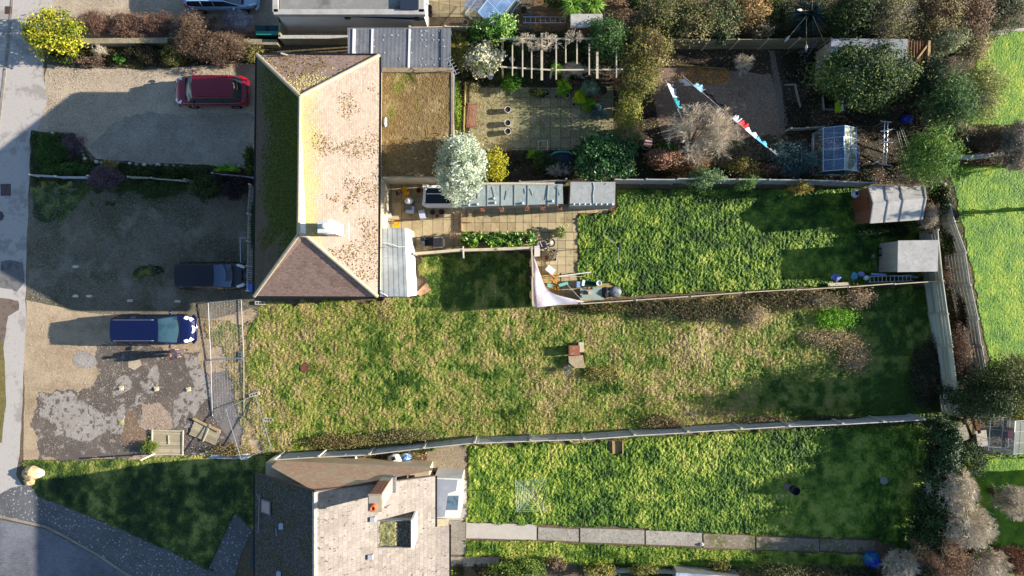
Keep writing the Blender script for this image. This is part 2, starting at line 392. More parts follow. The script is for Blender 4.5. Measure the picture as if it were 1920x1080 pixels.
patchmap('old_tarmac_slab',[(180,655),(215,640),(300,655),(340,668),(372,655),(392,700),(400,780),(450,790),(455,850),(360,850),(230,856),(120,866),(75,856),(52,800),(58,760),(72,742),(120,735),(170,730),(182,700),(178,675)],[
    [(75,745),(120,738),(150,745),(170,762),(205,785),(235,760),(242,785),(248,800),(225,815),(195,812),(170,825),(140,820),(105,812),(92,790),(70,775)],
    [(345,668),(385,665),(393,700),(388,745),(360,775),(330,805),(322,790),(330,755),(360,720),(348,690)],
    [(222,706),(240,700),(245,715),(238,730),(225,742),(210,738),(208,716)],[(278,700),(300,685),(296,710),(288,735),(270,735)],[(250,752),(278,746),(272,762),(252,768)],[(262,715),(300,722),(290,732),(255,728)]],.010,tarm,seed=4)
sheet('gravel_pile_patch',[(270,760),(300,756),(318,775),(322,800),(290,815),(262,800)],.018,mat('rubble_patch','9a8674',[(9,.45,.6,'b9a692',.6),(14,.5,.62,'6c5a4b',.6)],bump=(20,1,.05)),amp=.12,step=.2)
sheet('gravel_ring_patch',[(137,672),(146,658),(162,657),(178,668),(184,682),(172,692),(152,690),(140,684)],.016,asphalt_pale,amp=.03,step=.2)
sheet('gravel_ring_patch',[(240,676),(262,674),(266,684),(252,694),(240,688)],.016,gravel_tan,amp=.04,step=.2)
sheet('tarmac_path',[(398,698),(428,698),(436,725),(455,770),(470,845),(452,850),(400,785)],.0145,mat('grey_tarmac','706a66',[(2,.45,.6,'837d78',.6),(12,.5,.6,'5c5652',.5)],bump=(20,.3,.01)),amp=.06,step=.25)
sheet('brown_stain',[(238,775),(255,768),(262,800),(285,815),(270,840),(235,842),(225,820)],.018,mat('rust_earth','75604d',[(3,.45,.6,'8b7159',.6),(12,.5,.6,'59483a',.5)],bump=(20,.6,.03)),amp=.15,step=.2)
# dark soil beds under the planting in the north gardens
bed=mat('garden_bed','40362b',[(1,.45,.6,'2c2a1d',.7),(8,.5,.6,'5d4e3d',.5),(5,.55,.62,'2f3a1c',.6)],bump=(12,1,.08))
sheet('garden_bed',[(60,245),(140,250),(170,300),(478,316),(480,350),(330,345),(250,352),(56,352)],.012,mat('front_bed','3c3b26',[(1,.45,.6,'2b3418',.7),(8,.5,.6,'5b523c',.5)],bump=(12,1,.06)),amp=.12)
sheet('garden_bed',[(95,84),(520,84),(520,118),(395,122),(250,128),(130,118),(90,108)],.012,bed,amp=.1)
sheet('garden_bed',[(848,50),(1760,60),(1780,345),(1150,345),(850,345)],.003,bed)
sheet('garden_bed',[(1740,-80),(1840,60),(1810,150),(1770,300),(1790,350),(1850,700),(1900,760),(1790,800),(1760,520),(1740,300)],.0045,bed)
sheet('north_gravel',[(1228,128),(1300,124),(1445,138),(1475,250),(1490,290),(1300,318),(1240,255),(1226,180)],.008,gravel_n,amp=.1)
sheet('earth_path',[(1442,95),(1452,95),(1462,150),(1478,235),(1462,240),(1450,150)],.012,mat('earth_path','72655a',[(8,.45,.6,'8c7d70',.5),(20,.5,.6,'4c433b',.5)],bump=(25,.7,.03)),amp=.05)
sheet('gravel_patch',[(800,838),(876,832),(874,900),(845,900),(845,885),(800,885)],.01,mat('pale_gravel','8b7d67',[(9,.45,.6,'a79a84',.6),(22,.5,.6,'5d5142',.6)],bump=(25,1,.04)),amp=.03)
sheet('side_strip',[(480,852),(800,835),(800,885),(500,880)],.006,mat('side_earth','5e5035',[(4,.45,.6,'7c7048',.6),(9,.5,.6,'3b3520',.6)],bump=(14,1,.05)))
# slab patios: one mesh each, every slab with its own tone and joint
def slabs(name, x0,y0,x1,y1, cw, ch, m, z=.02, gap=.35, skip=None, seed=0, kind='structure', thick=.03):
    g=np.random.default_rng(seed); mb=MB(); y=y0
    while y<y1-1:
        x=x0; yb=min(y+ch,y1)
        while x<x1-1:
            xb=min(x+cw,x1)
            if not(skip and skip((x+xb)/2,(y+yb)/2)):
                a_=P(x+gap,y+gap); b_=P(xb-gap,yb-gap); dz=g.random()*.006
                mb.hexa([(a_[0],b_[1],z-thick),(b_[0],b_[1],z-thick),(b_[0],a_[1],z-thick),(a_[0],a_[1],z-thick),(a_[0],b_[1],z+dz),(b_[0],b_[1],z+dz+g.random()*.004),(b_[0],a_[1],z+dz),(a_[0],a_[1],z+dz)], g.random())
            x+=cw
        y+=ch
    return O(name,mb,m,kind=kind)
def tint(m, lo, hi):
    """vary value by the per-slab 'rnd' attribute"""
    n=m.node_tree.nodes; L=m.node_tree.links; b=n['Principled BSDF']
    src=b.inputs['Base Color'].links[0].from_socket
    at=n.new('ShaderNodeAttribute'); at.attribute_name='rnd'
    mr=n.new('ShaderNodeMapRange'); mr.inputs[3].default_value=lo; mr.inputs[4].default_value=hi; L.new(at.outputs['Fac'],mr.inputs[0])
    hs=n.new('ShaderNodeHueSaturation'); L.new(mr.outputs[0],hs.inputs['Value']); L.new(src,hs.inputs['Color']); L.new(hs.outputs[0],b.inputs['Base Color'])
for m_ in (flag,flag_green,flag_grey): tint(m_,.82,1.15)
sheet('patio_base',[(712,340),(1150,340),(1145,400),(1083,402),(1083,570),(1000,570),(1000,470),(770,478),(712,440)],.004,mat('joint_dirt','5b5034',[(5,.45,.6,'433c26',.6)],bump=(14,.5,.03)))
slabs('patio',714,346,860,468,19.5,33,flag,seed=1)
slabs('patio',860,382,1083,436,15.2,17.6,flag,seed=2,skip=lambda x,y: False)
slabs('patio',1083,382,1140,400,15.2,17.6,flag,seed=3)
slabs('patio',1000,436,1083,512,15.2,15.2,flag,seed=4)
slabs('patio',1052,512,1083,550,15.2,38,flag,seed=5)
slabs('patio',860,436,1000,468,15.2,15.2,flag,seed=6,z=.01)
sheet('bare_earth',[(1002,510),(1050,510),(1050,530),(1090,535),(1160,530),(1165,556),(1095,566),(1002,570)],.009,mat('yard_dirt','a18f62',[(2,.45,.6,'857545',.6),(5,.5,.6,'66613a',.6)],bump=(14,.5,.03)),amp=.05)
slabs('north_patio',880,164,1150,282,19,19,flag_green,z=.015,seed=7)
sheet('dry_grass_patch',[(884,170),(930,170),(955,200),(955,280),(884,284)],.026,mat('thin_grass','857c58',[(3,.46,.58,'9a9270',.7),(8,.5,.6,'5f6338',.7),(25,.5,.6,'aaa184',.4)],bump=(22,.9,.04)),amp=.1,step=.25)
slabs('neighbour_patio',803,-40,905,32,20,22,flag,z=.015,seed=8)
slabs('neighbour_patio',1000,-20,1180,60,20,20,mat('bark_earth','6b4f35',[(4,.45,.6,'8a6a45',.6),(14,.5,.6,'4b3826',.6)],bump=(14,1,.05)),z=.012,seed=9)
# long slab path across the southern lawn
flag_mix=mat('overgrown_slabs','7d7263',[(.9,.46,.56,'5f6038',.8),(6,.53,.62,'a59b8a',.6),(14,.55,.62,'4c4a2c',.7)],rough=.9,bump=(18,.4,.012))
pathx=[(874,980,1006,1012,flag_pale),(1009,988,1085,1015,flag_grey),(1088,990,1208,1020,flag_grey),(1211,994,1316,1024,flag_grey),(1319,1000,1415,1030,flag_mix),(1418,1006,1535,1034,flag_mix),(1538,1010,1640,1036,flag_mix)]
for i,(x0,y0,x1,y1,m_) in enumerate(pathx):
    mb=MB(); k=4 if i else 3
    pp=[P(x0,y0),P(x1,y0+k),P(x1,y1),P(x0,y1-k)]
    pp=wob(pp,.4,.012,i); mb.prism(pp,-.02,.035+.004*(i%3),r=.3+.1*i); O('path',mb,m_,kind='structure')
slabs('path',842,900,876,975,34,75,flag_pale,z=.02,seed=10)
slabs('path',842,975,874,1040,32,33,flag_grey,z=.018,seed=12)
slabs('path',842,1044,936,1062,26,18,flag_grey,z=.02,seed=11)
sheet('path',[(1848,60),(1960,48),(1960,56),(1852,68)],.02,flag_pale)
sheet('path',[(392,1066),(440,962),(478,966),(478,985),(452,1040),(440,1090),(395,1080)],.02,footmat,amp=.04)
# ---------------------------------------------------------------- grass: relief + blades in one countless mass
def turf(label, pts, m, res=.055, amp=.07, sc_=4.0, blades=0, bh=(.05,.12), bw=.018, zb=.01, edge=.1, seed=0, tone=None, lump=None, name='grass', lo=1.0, holes=()):
    pp=poly(pts); xs=[p[0] for p in pp]; ys=[p[1] for p in pp]
    X=np.arange(min(xs),max(xs),res); Y=np.arange(min(ys),max(ys),res); gx,gy=np.meshgrid(X,Y)
    g=np.random.default_rng(seed)
    jx=(vnoise(gx*2.3,gy*2.3,seed+5)-.5)*edge*2; jy=(vnoise(gx*2.3,gy*2.3,seed+6)-.5)*edge*2
    ins=inpoly(gx+jx,gy+jy,pp)
    for hx,hy,hr in holes:
        q=P(hx,hy); ins&=((gx-q[0])**2+(gy-q[1])**2)>(hr*S*(1+.3*(vnoise(gx*3,gy*3,2)-.5)))**2
    def height(x,y):
        a_=fbm(x,y,sc_,seed,3); b_=vnoise(x*sc_*3.1,y*sc_*3.1,seed+7)
        h=(1-np.abs(2*a_-1)*1.6)*.55+b_*.45
        z=zb+amp*np.clip(h,0,1.2)
        if lump is not None: z=z+lump[1]*np.clip(fbm(x,y,lump[0],seed+20,3)*2-.7,0,1)
        return z
    def tonef(x,y):
        t=.5+(fbm(x,y,.35,seed+31,3)-.5)*lo+(fbm(x,y,2.2,seed+33,3)-.5)*1.3
        if tone: t=t+tone(x,y)
        return t
    z=height(gx,gy)
    px_=gx+g.normal(size=gx.shape)*res*.2; py_=gy+g.normal(size=gx.shape)*res*.2; z=z+g.normal(size=z.shape)*amp*.07
    ny,nx=gx.shape; idx=np.arange(nx*ny).reshape(ny,nx)
    ok=ins[:-1,:-1]&ins[1:,:-1]&ins[:-1,1:]&ins[1:,1:]
    er=ins.copy(); er[1:-1,1:-1]=ins[1:-1,1:-1]&ins[:-2,1:-1]&ins[2:,1:-1]&ins[1:-1,:-2]&ins[1:-1,2:]
    z=np.where(er,z,zb-.02)
    q=np.stack([idx[:-1,:-1][ok],idx[:-1,1:][ok],idx[1:,1:][ok],idx[1:,:-1][ok]],1)
    used=np.zeros(nx*ny,bool); used[q.ravel()]=True; rem=np.cumsum(used)-1
    V=np.stack([px_.ravel(),py_.ravel(),z.ravel()],1)[used]
    rn=np.clip(tonef(V[:,0],V[:,1])+g.normal(size=len(V))*.1,0,1)
    mb=MB(); mb.add(V,rem[q],rn)
    if blades:
        A=(max(xs)-min(xs))*(max(ys)-min(ys)); n=int(A*blades)
        x=min(xs)+g.random(n)*(max(xs)-min(xs)); y=min(ys)+g.random(n)*(max(ys)-min(ys))
        k=inpoly(x+(vnoise(x*2.3,y*2.3,seed+5)-.5)*edge*2,y+(vnoise(x*2.3,y*2.3,seed+6)-.5)*edge*2,pp)
        k&=g.random(n)<.35+1.3*fbm(x,y,1.3,seed+50,2)
        for hx,hy,hr in holes:
            q_=P(hx,hy); k&=((x-q_[0])**2+(y-q_[1])**2)>(hr*S)**2
        x,y=x[k],y[k]; n=len(x)
        hh=(bh[0]+(bh[1]-bh[0])*g.random(n)**1.5)*(.6+.8*fbm(x,y,.9,seed+40,2)); t=g.random(n)*6.283; lean=hh*(.2+1.0*g.random(n))
        lt=vnoise(x*1.1,y*1.1,seed+60)*9+g.normal(size=n)*.9
        z0=height(x,y)-.01; ww=bw*(.6+.8*g.random(n))
        base=np.stack([x,y,z0],1); sd_=np.stack([np.cos(t),np.sin(t),np.zeros(n)],1)*ww[:,None]
        tip=base+np.stack([np.cos(lt)*lean,np.sin(lt)*lean,hh],1)
        v=np.stack([base-sd_,base+sd_,tip],1).reshape(-1,3)
        rn=np.clip(tonef(x,y)+g.normal(size=n)*.22,0,1)
        mb.add(v,(np.arange(n)*3)[:,None]+np.array([[0,1,2]]),np.repeat(rn,3))
    return O(name,mb,m,label=label,cat='grass',kind='stuff')
lawn=leafmat('lawn_green',['2b4510','44651a','637f26','869a38','a4a850'],trans=.2)
lawn_far=leafmat('lawn_lime',['42700a','56820c','688e10','7c9a18','92a428'],trans=.15)
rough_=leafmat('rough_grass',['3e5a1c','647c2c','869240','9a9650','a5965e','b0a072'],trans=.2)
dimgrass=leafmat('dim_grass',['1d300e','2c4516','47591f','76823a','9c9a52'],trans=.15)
turf('green tufty lawn between the garden sheds and the wooden fence',[(1083,402),(1140,400),(1156,388),(1158,352),(1600,352),(1620,350),(1745,420),(1762,530),(1560,538),(1160,556),(1150,532),(1083,530)],lawn,amp=.13,sc_=4.0,lo=.9,blades=200,bw=.013,bh=(.03,.08),seed=1,
     tone=lambda x,y: -.12+.2*(fbm(x,y,.5,77,2)-.5))
turf('green tufty lawn of the southern garden with the rotary dryer',[(876,836),(1095,828),(1290,815),(1480,803),(1740,790),(1740,1050),(1640,1012),(1500,1006),(1320,1000),(1180,990),(1006,986),(874,978)],lawn,amp=.13,sc_=4.0,lo=.9,blades=200,bw=.013,bh=(.03,.08),seed=2,
     tone=lambda x,y: -.02+.3*(fbm(x,y,.3,79,2)-.5), holes=((1154,836,14),))
turf('narrow grass strip south of the slab path',[(872,1012),(1006,1014),(1210,1022),(1415,1032),(1640,1040),(1640,1062),(1400,1064),(1100,1062),(940,1046),(872,1044)],lawn,amp=.09,sc_=4.5,blades=260,seed=3,tone=lambda x,y:.1)
turf('bright lime lawn beyond the curved eastern fence',[(1778,312),(1990,302),(1990,690),(1856,700),(1848,650),(1812,470)],lawn_far,amp=.03,sc_=7,lo=.7,blades=150,bw=.012,bh=(.02,.06),seed=4)
turf('lime lawn at the top right corner',[(1850,62),(1990,55),(1990,240),(1890,240),(1810,232),(1830,120)],lawn_far,amp=.03,sc_=7,lo=.7,blades=150,bw=.012,bh=(.02,.06),seed=5)
turf('lime lawn in the bottom right corner',[(1790,850),(1990,850),(1990,1090),(1850,1090),(1800,1000)],lawn_far,amp=.03,sc_=7,lo=.7,blades=150,bw=.012,bh=(.02,.06),seed=6)
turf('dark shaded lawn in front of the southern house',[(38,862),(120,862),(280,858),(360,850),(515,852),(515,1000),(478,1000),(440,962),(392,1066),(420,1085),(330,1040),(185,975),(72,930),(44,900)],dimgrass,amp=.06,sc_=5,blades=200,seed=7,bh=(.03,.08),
     tone=lambda x,y: .46*np.clip((y+12.0+.03*(x+20))/1.5,0,1)-.1)  # tone rises northwards, painting the sunlit band into the grass colour
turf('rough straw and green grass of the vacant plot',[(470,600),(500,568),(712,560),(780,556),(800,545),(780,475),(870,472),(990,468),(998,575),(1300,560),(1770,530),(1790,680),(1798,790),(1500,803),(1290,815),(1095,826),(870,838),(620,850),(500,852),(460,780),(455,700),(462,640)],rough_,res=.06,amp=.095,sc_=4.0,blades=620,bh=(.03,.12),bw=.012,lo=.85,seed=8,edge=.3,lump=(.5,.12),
     tone=lambda x,y: .02-.35*((x>-6)&(x<1.3)&(y>-1.2)) -.45*np.clip((x-20)/3,0,1) -.32*np.clip((x-14.5)/2,0,1)*np.clip((-4.6-y)/1.2,0,1) -.25*np.exp(-((x+7)/2.5)**2-((y+6)/1.6)**2)-.2*np.exp(-((x+1.5)/3)**2-((y+3)/1.2)**2)+.15*np.exp(-((x+15)/2)**2), holes=((572,689,8),(1080,668,16)))  # tone drops at the east end paint the cast shadows into the grass
turf('patchy grass along the forecourt edge',[(385,600),(480,600),(490,780),(470,850),(452,850),(452,790),(432,720),(425,660),(400,655)],leafmat('straw_grass',['6d7a3a','8f8654','a8946a','b29e78'],trans=.1),amp=.06,sc_=4,blades=300,seed=9,edge=.4,zb=.0)
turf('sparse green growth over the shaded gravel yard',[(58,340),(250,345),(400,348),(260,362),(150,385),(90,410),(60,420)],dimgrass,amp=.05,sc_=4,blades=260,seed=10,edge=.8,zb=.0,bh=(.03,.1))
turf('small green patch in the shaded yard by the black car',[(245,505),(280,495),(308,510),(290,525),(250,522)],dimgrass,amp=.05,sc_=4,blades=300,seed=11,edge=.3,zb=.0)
# ================================================================ BUILDINGS
wood_grey=mat('weathered_wood','8d8a80',[(3,.4,.6,'a5a299',.5,(1,1,.2)),(14,.5,.65,'5d5a50',.5)],bump=(30,.4,.01))
wood_brown=mat('brown_wood','6e4a35',[(4,.4,.6,'82594099'[:6],.5,(1,1,.2)),(14,.5,.65,'3e2a1f',.5)],bump=(30,.4,.01))
wood_pale=mat('pale_wood','b0a78f',[(4,.4,.6,'c6bea8',.5),(14,.5,.65,'7d7560',.5)],bump=(30,.4,.01))
wood_tan=mat('tan_wood','a58b63',[(4,.4,.6,'b9a47e',.5),(14,.5,.65,'6f5b3e',.5)],bump=(30,.4,.01))
render_white=mat('white_render','c9c6c0',[(1,.5,.65,'aaa69e',.5),(12,.55,.65,'8f8b83',.3)],bump=(30,.2,.005))
upvc=mat('white_plastic','d8d8d6',[(4,.5,.7,'b8b8b4',.3)],rough=.35)
render_cream=mat('cream_render','b5a88f',[(1,.5,.65,'958870',.5),(12,.55,.65,'7c7058',.3)],bump=(30,.2,.005))
brickmat=mat('red_brick','8a5a44',brick=(1,.22,.075,.008,'8c6152','74503f','a09484'),layers=[(3,.5,.65,'5d4438',.4)],bump=(20,.3,.01))
black_pl=mat('black_plastic','1c1d1f',rough=.4)
grey_pl=mat('grey_plastic','5f6468',[(4,.5,.7,'4a4e52',.4)],rough=.5)
glassdark=mat('window_glass','141b22',rough=.08,spec=.8)
metalm=mat('galvanised_metal','b9bcc0',[(8,.5,.6,'93979b',.4)],rough=.35,metal=.7)
lead=mat('lead_flashing','6d7075',[(6,.5,.6,'8a8d90',.4)],rough=.5)
clay=mat('clay_pot','a0522f',[(8,.5,.6,'b9714a',.5)],rough=.8)
felt_green=mat('green_felt','868f8c',[(1.2,.45,.6,'969f9c',.6,(1,1,1)),(5,.52,.62,'6f7875',.5),(40,.5,.6,'a9b4b1',.3)],bump=(3,.5,.03),rough=.9)
felt_grey=mat('grey_felt','8e908d',[(1.2,.45,.6,'a0a29f',.6),(5,.52,.62,'777976',.5),(40,.5,.6,'b0b2af',.3)],bump=(3,.5,.03),rough=.9)
felt_pale=mat('pale_felt','a09d98',[(1.2,.45,.6,'b3b0aa',.6),(5,.52,.62,'8b8882',.5),(40,.5,.6,'bdbab4',.3)],bump=(3,.5,.03),rough=.9)
def roof_plane(mb, a,b,c,d=None, r=.5):
    """a->b along the eave, c,d up at the ridge; uv in metres"""
    pts=[Vector(p) for p in ((a,b,c) if d is None else (a,b,c,d))]
    u=(pts[1]-pts[0]).normalized(); n=u.cross(pts[2]-pts[0]).normalized(); v=n.cross(u)
    if mb.uv is None: mb.uv=[]
    mb.add([tuple(p) for p in pts],[list(range(len(pts)))],r)
    mb.uv.append(np.array([[(p-pts[0]).dot(u),(p-pts[0]).dot(v)] for p in pts]))
def tiles(name,c1,c2,mort,layers,row=.1,wd=.165): return mat(name,c1,layers,coord='UV',brick=(1,wd,row,.006,c1,c2,mort),bump=(25,.5,.012),rough=.9)
tile_e=tiles('roof_tiles_east','988a7e','82766a','5c5148',[(.25,.45,.65,'a3978a',.5),(9,.62,.66,'6b4f2c',.7),(1.6,.5,.62,'8f7d6e',.45),(30,.6,.65,'c4bfb8',.4)])
tile_n=tiles('roof_tiles_north','9a837a','86706a','5d4a43',[(1.2,.5,.58,'75602f',.55),(8,.52,.6,'5f4a25',.6),(25,.56,.62,'b7aca5',.5)])
tile_s=tiles('roof_tiles_south','937a6e','806a60','5c4a43',[(1.1,.5,.6,'6a5040',.5),(10,.57,.63,'463634',.5),(16,.63,.66,'c9c5c0',.7)])
tile_w=tiles('roof_tiles_west','5d504a','4f443f','35302c',[(.4,.45,.6,'3f4620',.55),(2,.5,.62,'38421a',.4),(20,.6,.65,'8f9080',.4)])
capmat=mat('ridge_tiles','a3998a',[(2,.45,.6,'b5a768',.5),(10,.5,.62,'857a6e',.5)],bump=(12,.4,.02))
L_=leafmat
gutter=mat('gutter_black','1b1a1c',rough=.5)
def cap(mb,a,b,w=.2,h=.07,step=.42):
    """row of overlapping half-round caps"""
    a=Vector(a);b=Vector(b);L=(b-a).length;n=max(1,int(L/step));d=(b-a)/n
    for i in range(n):
        p=a+d*i;q=p+d*1.02
        mb.tube([p,q],[w/2*1.04,w/2*.98],n=8,r=random.random(),cap=False)
def moss(name, plane, n, m, parent, seed=0, size=(.02,.07), dens=None, nw=1.0):
    """clumps of moss sitting on a roof plane a,b,c,d"""
    g=np.random.default_rng(seed); a,b,c,d=[np.array(p,float) for p in plane]
    u=g.random(n); v=g.random(n)
    p=(a[None]*(1-u)[:,None]+b[None]*u[:,None])*(1-v)[:,None]+(d[None]*(1-u)[:,None]+c[None]*u[:,None])*v[:,None]
    k=.5+(fbm(p[:,0],p[:,1],.9,seed,4)-.5)*nw+.15*g.random(n)*(1 if nw==1 else 3)
    if dens: k=k+dens(u,v)
    p=p[k>.58]; n=len(p)
    if n==0: return
    nr=np.cross(b-a,d-a); nr/=np.linalg.norm(nr); t1=(b-a)/np.linalg.norm(b-a); t2=np.cross(nr,t1)
    s=(size[0]+(size[1]-size[0])*g.random(n)**2)[:,None]; V=[];
    for j in range(5):
        an=j*2*math.pi/5; q=s*(.7+.6*g.random((n,1))); V.append(p+t1*math.cos(an)*q+t2*math.sin(an)*q)
    V.append(p+nr*s*.6)
    v_=np.stack(V,1).reshape(-1,3); i=(np.arange(n)*6)[:,None]
    mb=MB(); mb.add(v_,np.concatenate([i+np.array([[j,(j+1)%5,5]]) for j in range(5)]),np.repeat(g.random(n),6))
    O(name,mb,m,parent).__setitem__('kind','stuff')
mossm=leafmat('moss_brown',['3f2f18','5a4322','6e5630','7f7040'],trans=0,rough=1)
mossg=leafmat('moss_green',['26330c','3c4a14','586020'],trans=0,rough=1)
# ---- main house
EH,RH=4.5,7.3
E={k:Vector(P3(*v,EH)) for k,v in dict(nw=(482,103),ne=(711,104),se=(708,556),sw=(477,555)).items()}
RN=Vector(P3(563,181,RH)); RS=Vector(P3(560,440,RH)); RS2=Vector(P3(574,442,RH-.18))
house=T('house','large house with a hipped lichen spotted tile roof and a white chimney','house',P3(596,330,0)[:2])
mb=MB(); q=[E[k] for k in ('nw','ne','se','sw')]; c_=sum(q,Vector())/4
wp=[(c_+(p-c_)*.945) for p in q]; mb.prism([(p.x,p.y) for p in wp][::-1],0,EH-.02); O('wall',mb,render_cream,house)
for nm,m_,pts in (('roof_slope',tile_e,(E['se'],E['ne'],RN,RS2)),('roof_slope',tile_n,(E['ne'],E['nw'],RN)),('roof_slope',tile_w,(E['nw'],E['sw'],RS,RN)),('roof_slope',tile_s,(E['sw'],E['se'],RS2,RS))):
    mb=MB(); roof_plane(mb,*pts); o=O(nm,mb,m_,house)
mb=MB(); mb.add([tuple(p) for p in (E['nw'],E['sw'],E['se'],E['ne'])],[[0,1,2,3]]); mb.v[0]=mb.v[0]-np.array([0,0,.03])
mb.add([tuple(p) for p in (RS,RS2,RN)],[[0,1,2]]); O('soffit',mb,upvc,house)
mb=MB()
for a_,b_ in ((E['nw'],RN),(E['ne'],RN),(RN,RS),(E['sw'],RS),(E['se'],RS2),(RS,RS2)): cap(mb,a_+Vector((0,0,.02)),b_+Vector((0,0,.02)))
O('ridge',mb,capmat,house)
mb=MB()
for a_,b_ in (('nw','ne'),('ne','se'),('se','sw'),('sw','nw')):
    a_=E[a_];b_=E[b_]; n_=Vector(((b_-a_).y,-(b_-a_).x,0)).normalized()*.06
    if n_.dot(a_-c_)<0: n_=-n_
    mb.beam(a_+n_+Vector((0,0,-.02)),b_+n_+Vector((0,0,-.02)),.11,.1)
O('gutter',mb,gutter,house)
ep=[tuple(x) for x in (E['se'],E['ne'],RN,RS2)]
moss('moss_clumps',ep,9000,mossm,house,3,size=(.015,.05),dens=lambda u,v: -.10-.30*np.clip((v-.45)/.5,0,1)+.09*(v<.5)+.03*(u>.3))
lich=leafmat('lichen_yellow',['a1955c','a89d66','a09a74'],trans=0,rough=1)
moss('lichen_spots',[tuple(x) for x in (Vector(ep[0])*.3+Vector(ep[3])*.7,Vector(ep[1])*.3+Vector(ep[2])*.7,RN,RS2)],15000,lich,house,4,size=(.012,.035),nw=.35,dens=lambda u,v:-.42+.46*v)
moss('moss_clumps',[tuple(x) for x in (E['ne'],E['nw'],RN,RN)],1800,mossm,house,5,dens=lambda u,v:.02)
moss('lichen_spots',[tuple(x) for x in (E['ne'],E['nw'],RN,RN)],1500,lich,house,8,dens=lambda u,v:-.25+.35*v)
moss('moss_clumps',[tuple(x) for x in (E['nw'],E['sw'],RS,RN)],42000,mossg,house,6,size=(.02,.06),nw=.5,dens=lambda u,v:-.5+.75*np.clip(v*1.25,0,1)-.3*(u>.86))
# chimney
mb=MB(); cx,cy=P(648,436,5.6)
ch=T
x0,y0=P(608,424,8.3)
mb.box(x0,y0,4.8,.62,.62,3.4); mb.box(x0,y0,8.0,.74,.74,.12); mb.box(x0,y0,8.2,.66,.66,.1)
chim=O('chimney',mb,mat('white_chimney','c9c7c2',[(3,.5,.6,'a9a7a2',.5)],bump=(20,.3,.01)),house)
mb=MB(); mb.lathe([(.0,.32),(.08,.32),(.11,.3),(.13,.0)],x0+.02,y0,8.3,12); O('chimney_pot',mb,mat('pale_pot','b9b2a6',[(5,.5,.6,'8f877a',.5)]),chim,smooth=True)
mb=MB(); mb.box(x0+.06,y0,5.0,1.05,.9,.62,0)
O('flashing',mb,mat('bright_flashing','d0d0ce',[(3,.5,.6,'b0b0ac',.4)],rough=.4),chim)
# windows of the main house, on the walls
def windows(house, a, b, zs, n, w=1.2, h=1.1, off=.02):
    a=Vector(a);b=Vector(b);d=(b-a).normalized();nn=Vector((d.y,-d.x,0))
    for i in range(n):
        c=a+(b-a)*((i+.5)/n)+nn*off
        mb=MB(); p=c-d*w/2; q=c+d*w/2
        mb.wall((p.x,p.y),(q.x,q.y),.07,zs,zs+h); f=O('window',mb,upvc,house)
        mb=MB(); p=c-d*(w/2-.07)+nn*.035; q=c+d*(w/2-.07)+nn*.035
        mb.wall((p.x,p.y),(q.x,q.y),.02,zs+.07,zs+h-.07); O('pane',mb,glassdark,f)
W4=[Vector((p.x,p.y,0)) for p in wp]   # nw ne se sw
windows(house,W4[3],W4[0],1.0,3); windows(house,W4[3],W4[0],3.0,2,h=.9)
windows(house,W4[2],W4[3],1.0,2); windows(house,W4[0],W4[1],1.0,2); windows(house,W4[1],W4[2],3.0,3,h=.9)
# vent pipe and side flap at the north eave
mb=MB(); p=P3(530,103,EH+.15); mb.tube([(p[0]+.3,p[1],2),(p[0]+.3,p[1],EH+.05),(p[0]-.02,p[1],EH+.45)],.05,8); mb.beam((E['nw'].x+.4,E['nw'].y-.12,EH+.16),(E['nw'].x+2.1,E['nw'].y-.05,EH+.16),.05,.05)
O('vent_pipe',mb,lead,house)
# ---- mossy flat roofed extension
fl=mat('mossy_flat_roof','776645',[(.35,.42,.55,'675434',.6),(.5,.54,.6,'5d6522',.9,(1.3,.5,1)),(1.1,.54,.64,'a08d68',.55),(9,.5,.62,'5a4020',.7),(30,.52,.6,'a5895a',.5)],bump=(22,1,.05),rough=1)
ext=T('flat_roof_extension','flat roofed extension covered in brown and green moss behind the large house','extension',P3(780,235,0)[:2])
h=2.7; mb=MB(); a_=[P(712,134,h),P(846,134,h),P(846,333,h),P(712,333,h)]
mb.prism([(a_[0][0]-.6,a_[0][1]),a_[1],a_[2],(a_[3][0]-.6,a_[3][1])],0,h-.05); O('wall',mb,render_cream,ext)
g_=np.random.default_rng(5); gx,gy=np.meshgrid(np.linspace(a_[0][0]-.6,a_[1][0]-.08,110),np.linspace(a_[2][1]+.08,a_[0][1]-.1,150))
z_=h-.02+.05*fbm(gx,gy,5,3,3)+g_.normal(size=gx.shape)*.006; idx=np.arange(gx.size).reshape(gx.shape)
mb=MB(); mb.add(np.stack([gx.ravel(),gy.ravel(),z_.ravel()],1),np.stack([idx[:-1,:-1].ravel(),idx[:-1,1:].ravel(),idx[1:,1:].ravel(),idx[1:,:-1].ravel()],1)); O('roof',mb,fl,ext)
mb=MB(); mb.wall(P(712,131,h+.1),P(849,131,h+.1),.26,h-.3,h+.1); mb.wall(P(712,131,h+.14),P(849,131,h+.14),.1,h+.1,h+.13)
mb.wall(P(848,135,h),P(848,333,h),.12,h-.2,h+.05); O('parapet',mb,mat('parapet','8c7d66',[(5,.45,.6,'6f6048',.6),(9,.55,.65,'b5aa98',.5)],bump=(20,.4,.02)),ext)
mb=MB(); mb.wall(P(851,138,h-.1),P(848,330,h-.1),.09,h-.18,h-.08); O('gutter',mb,metalm,ext)
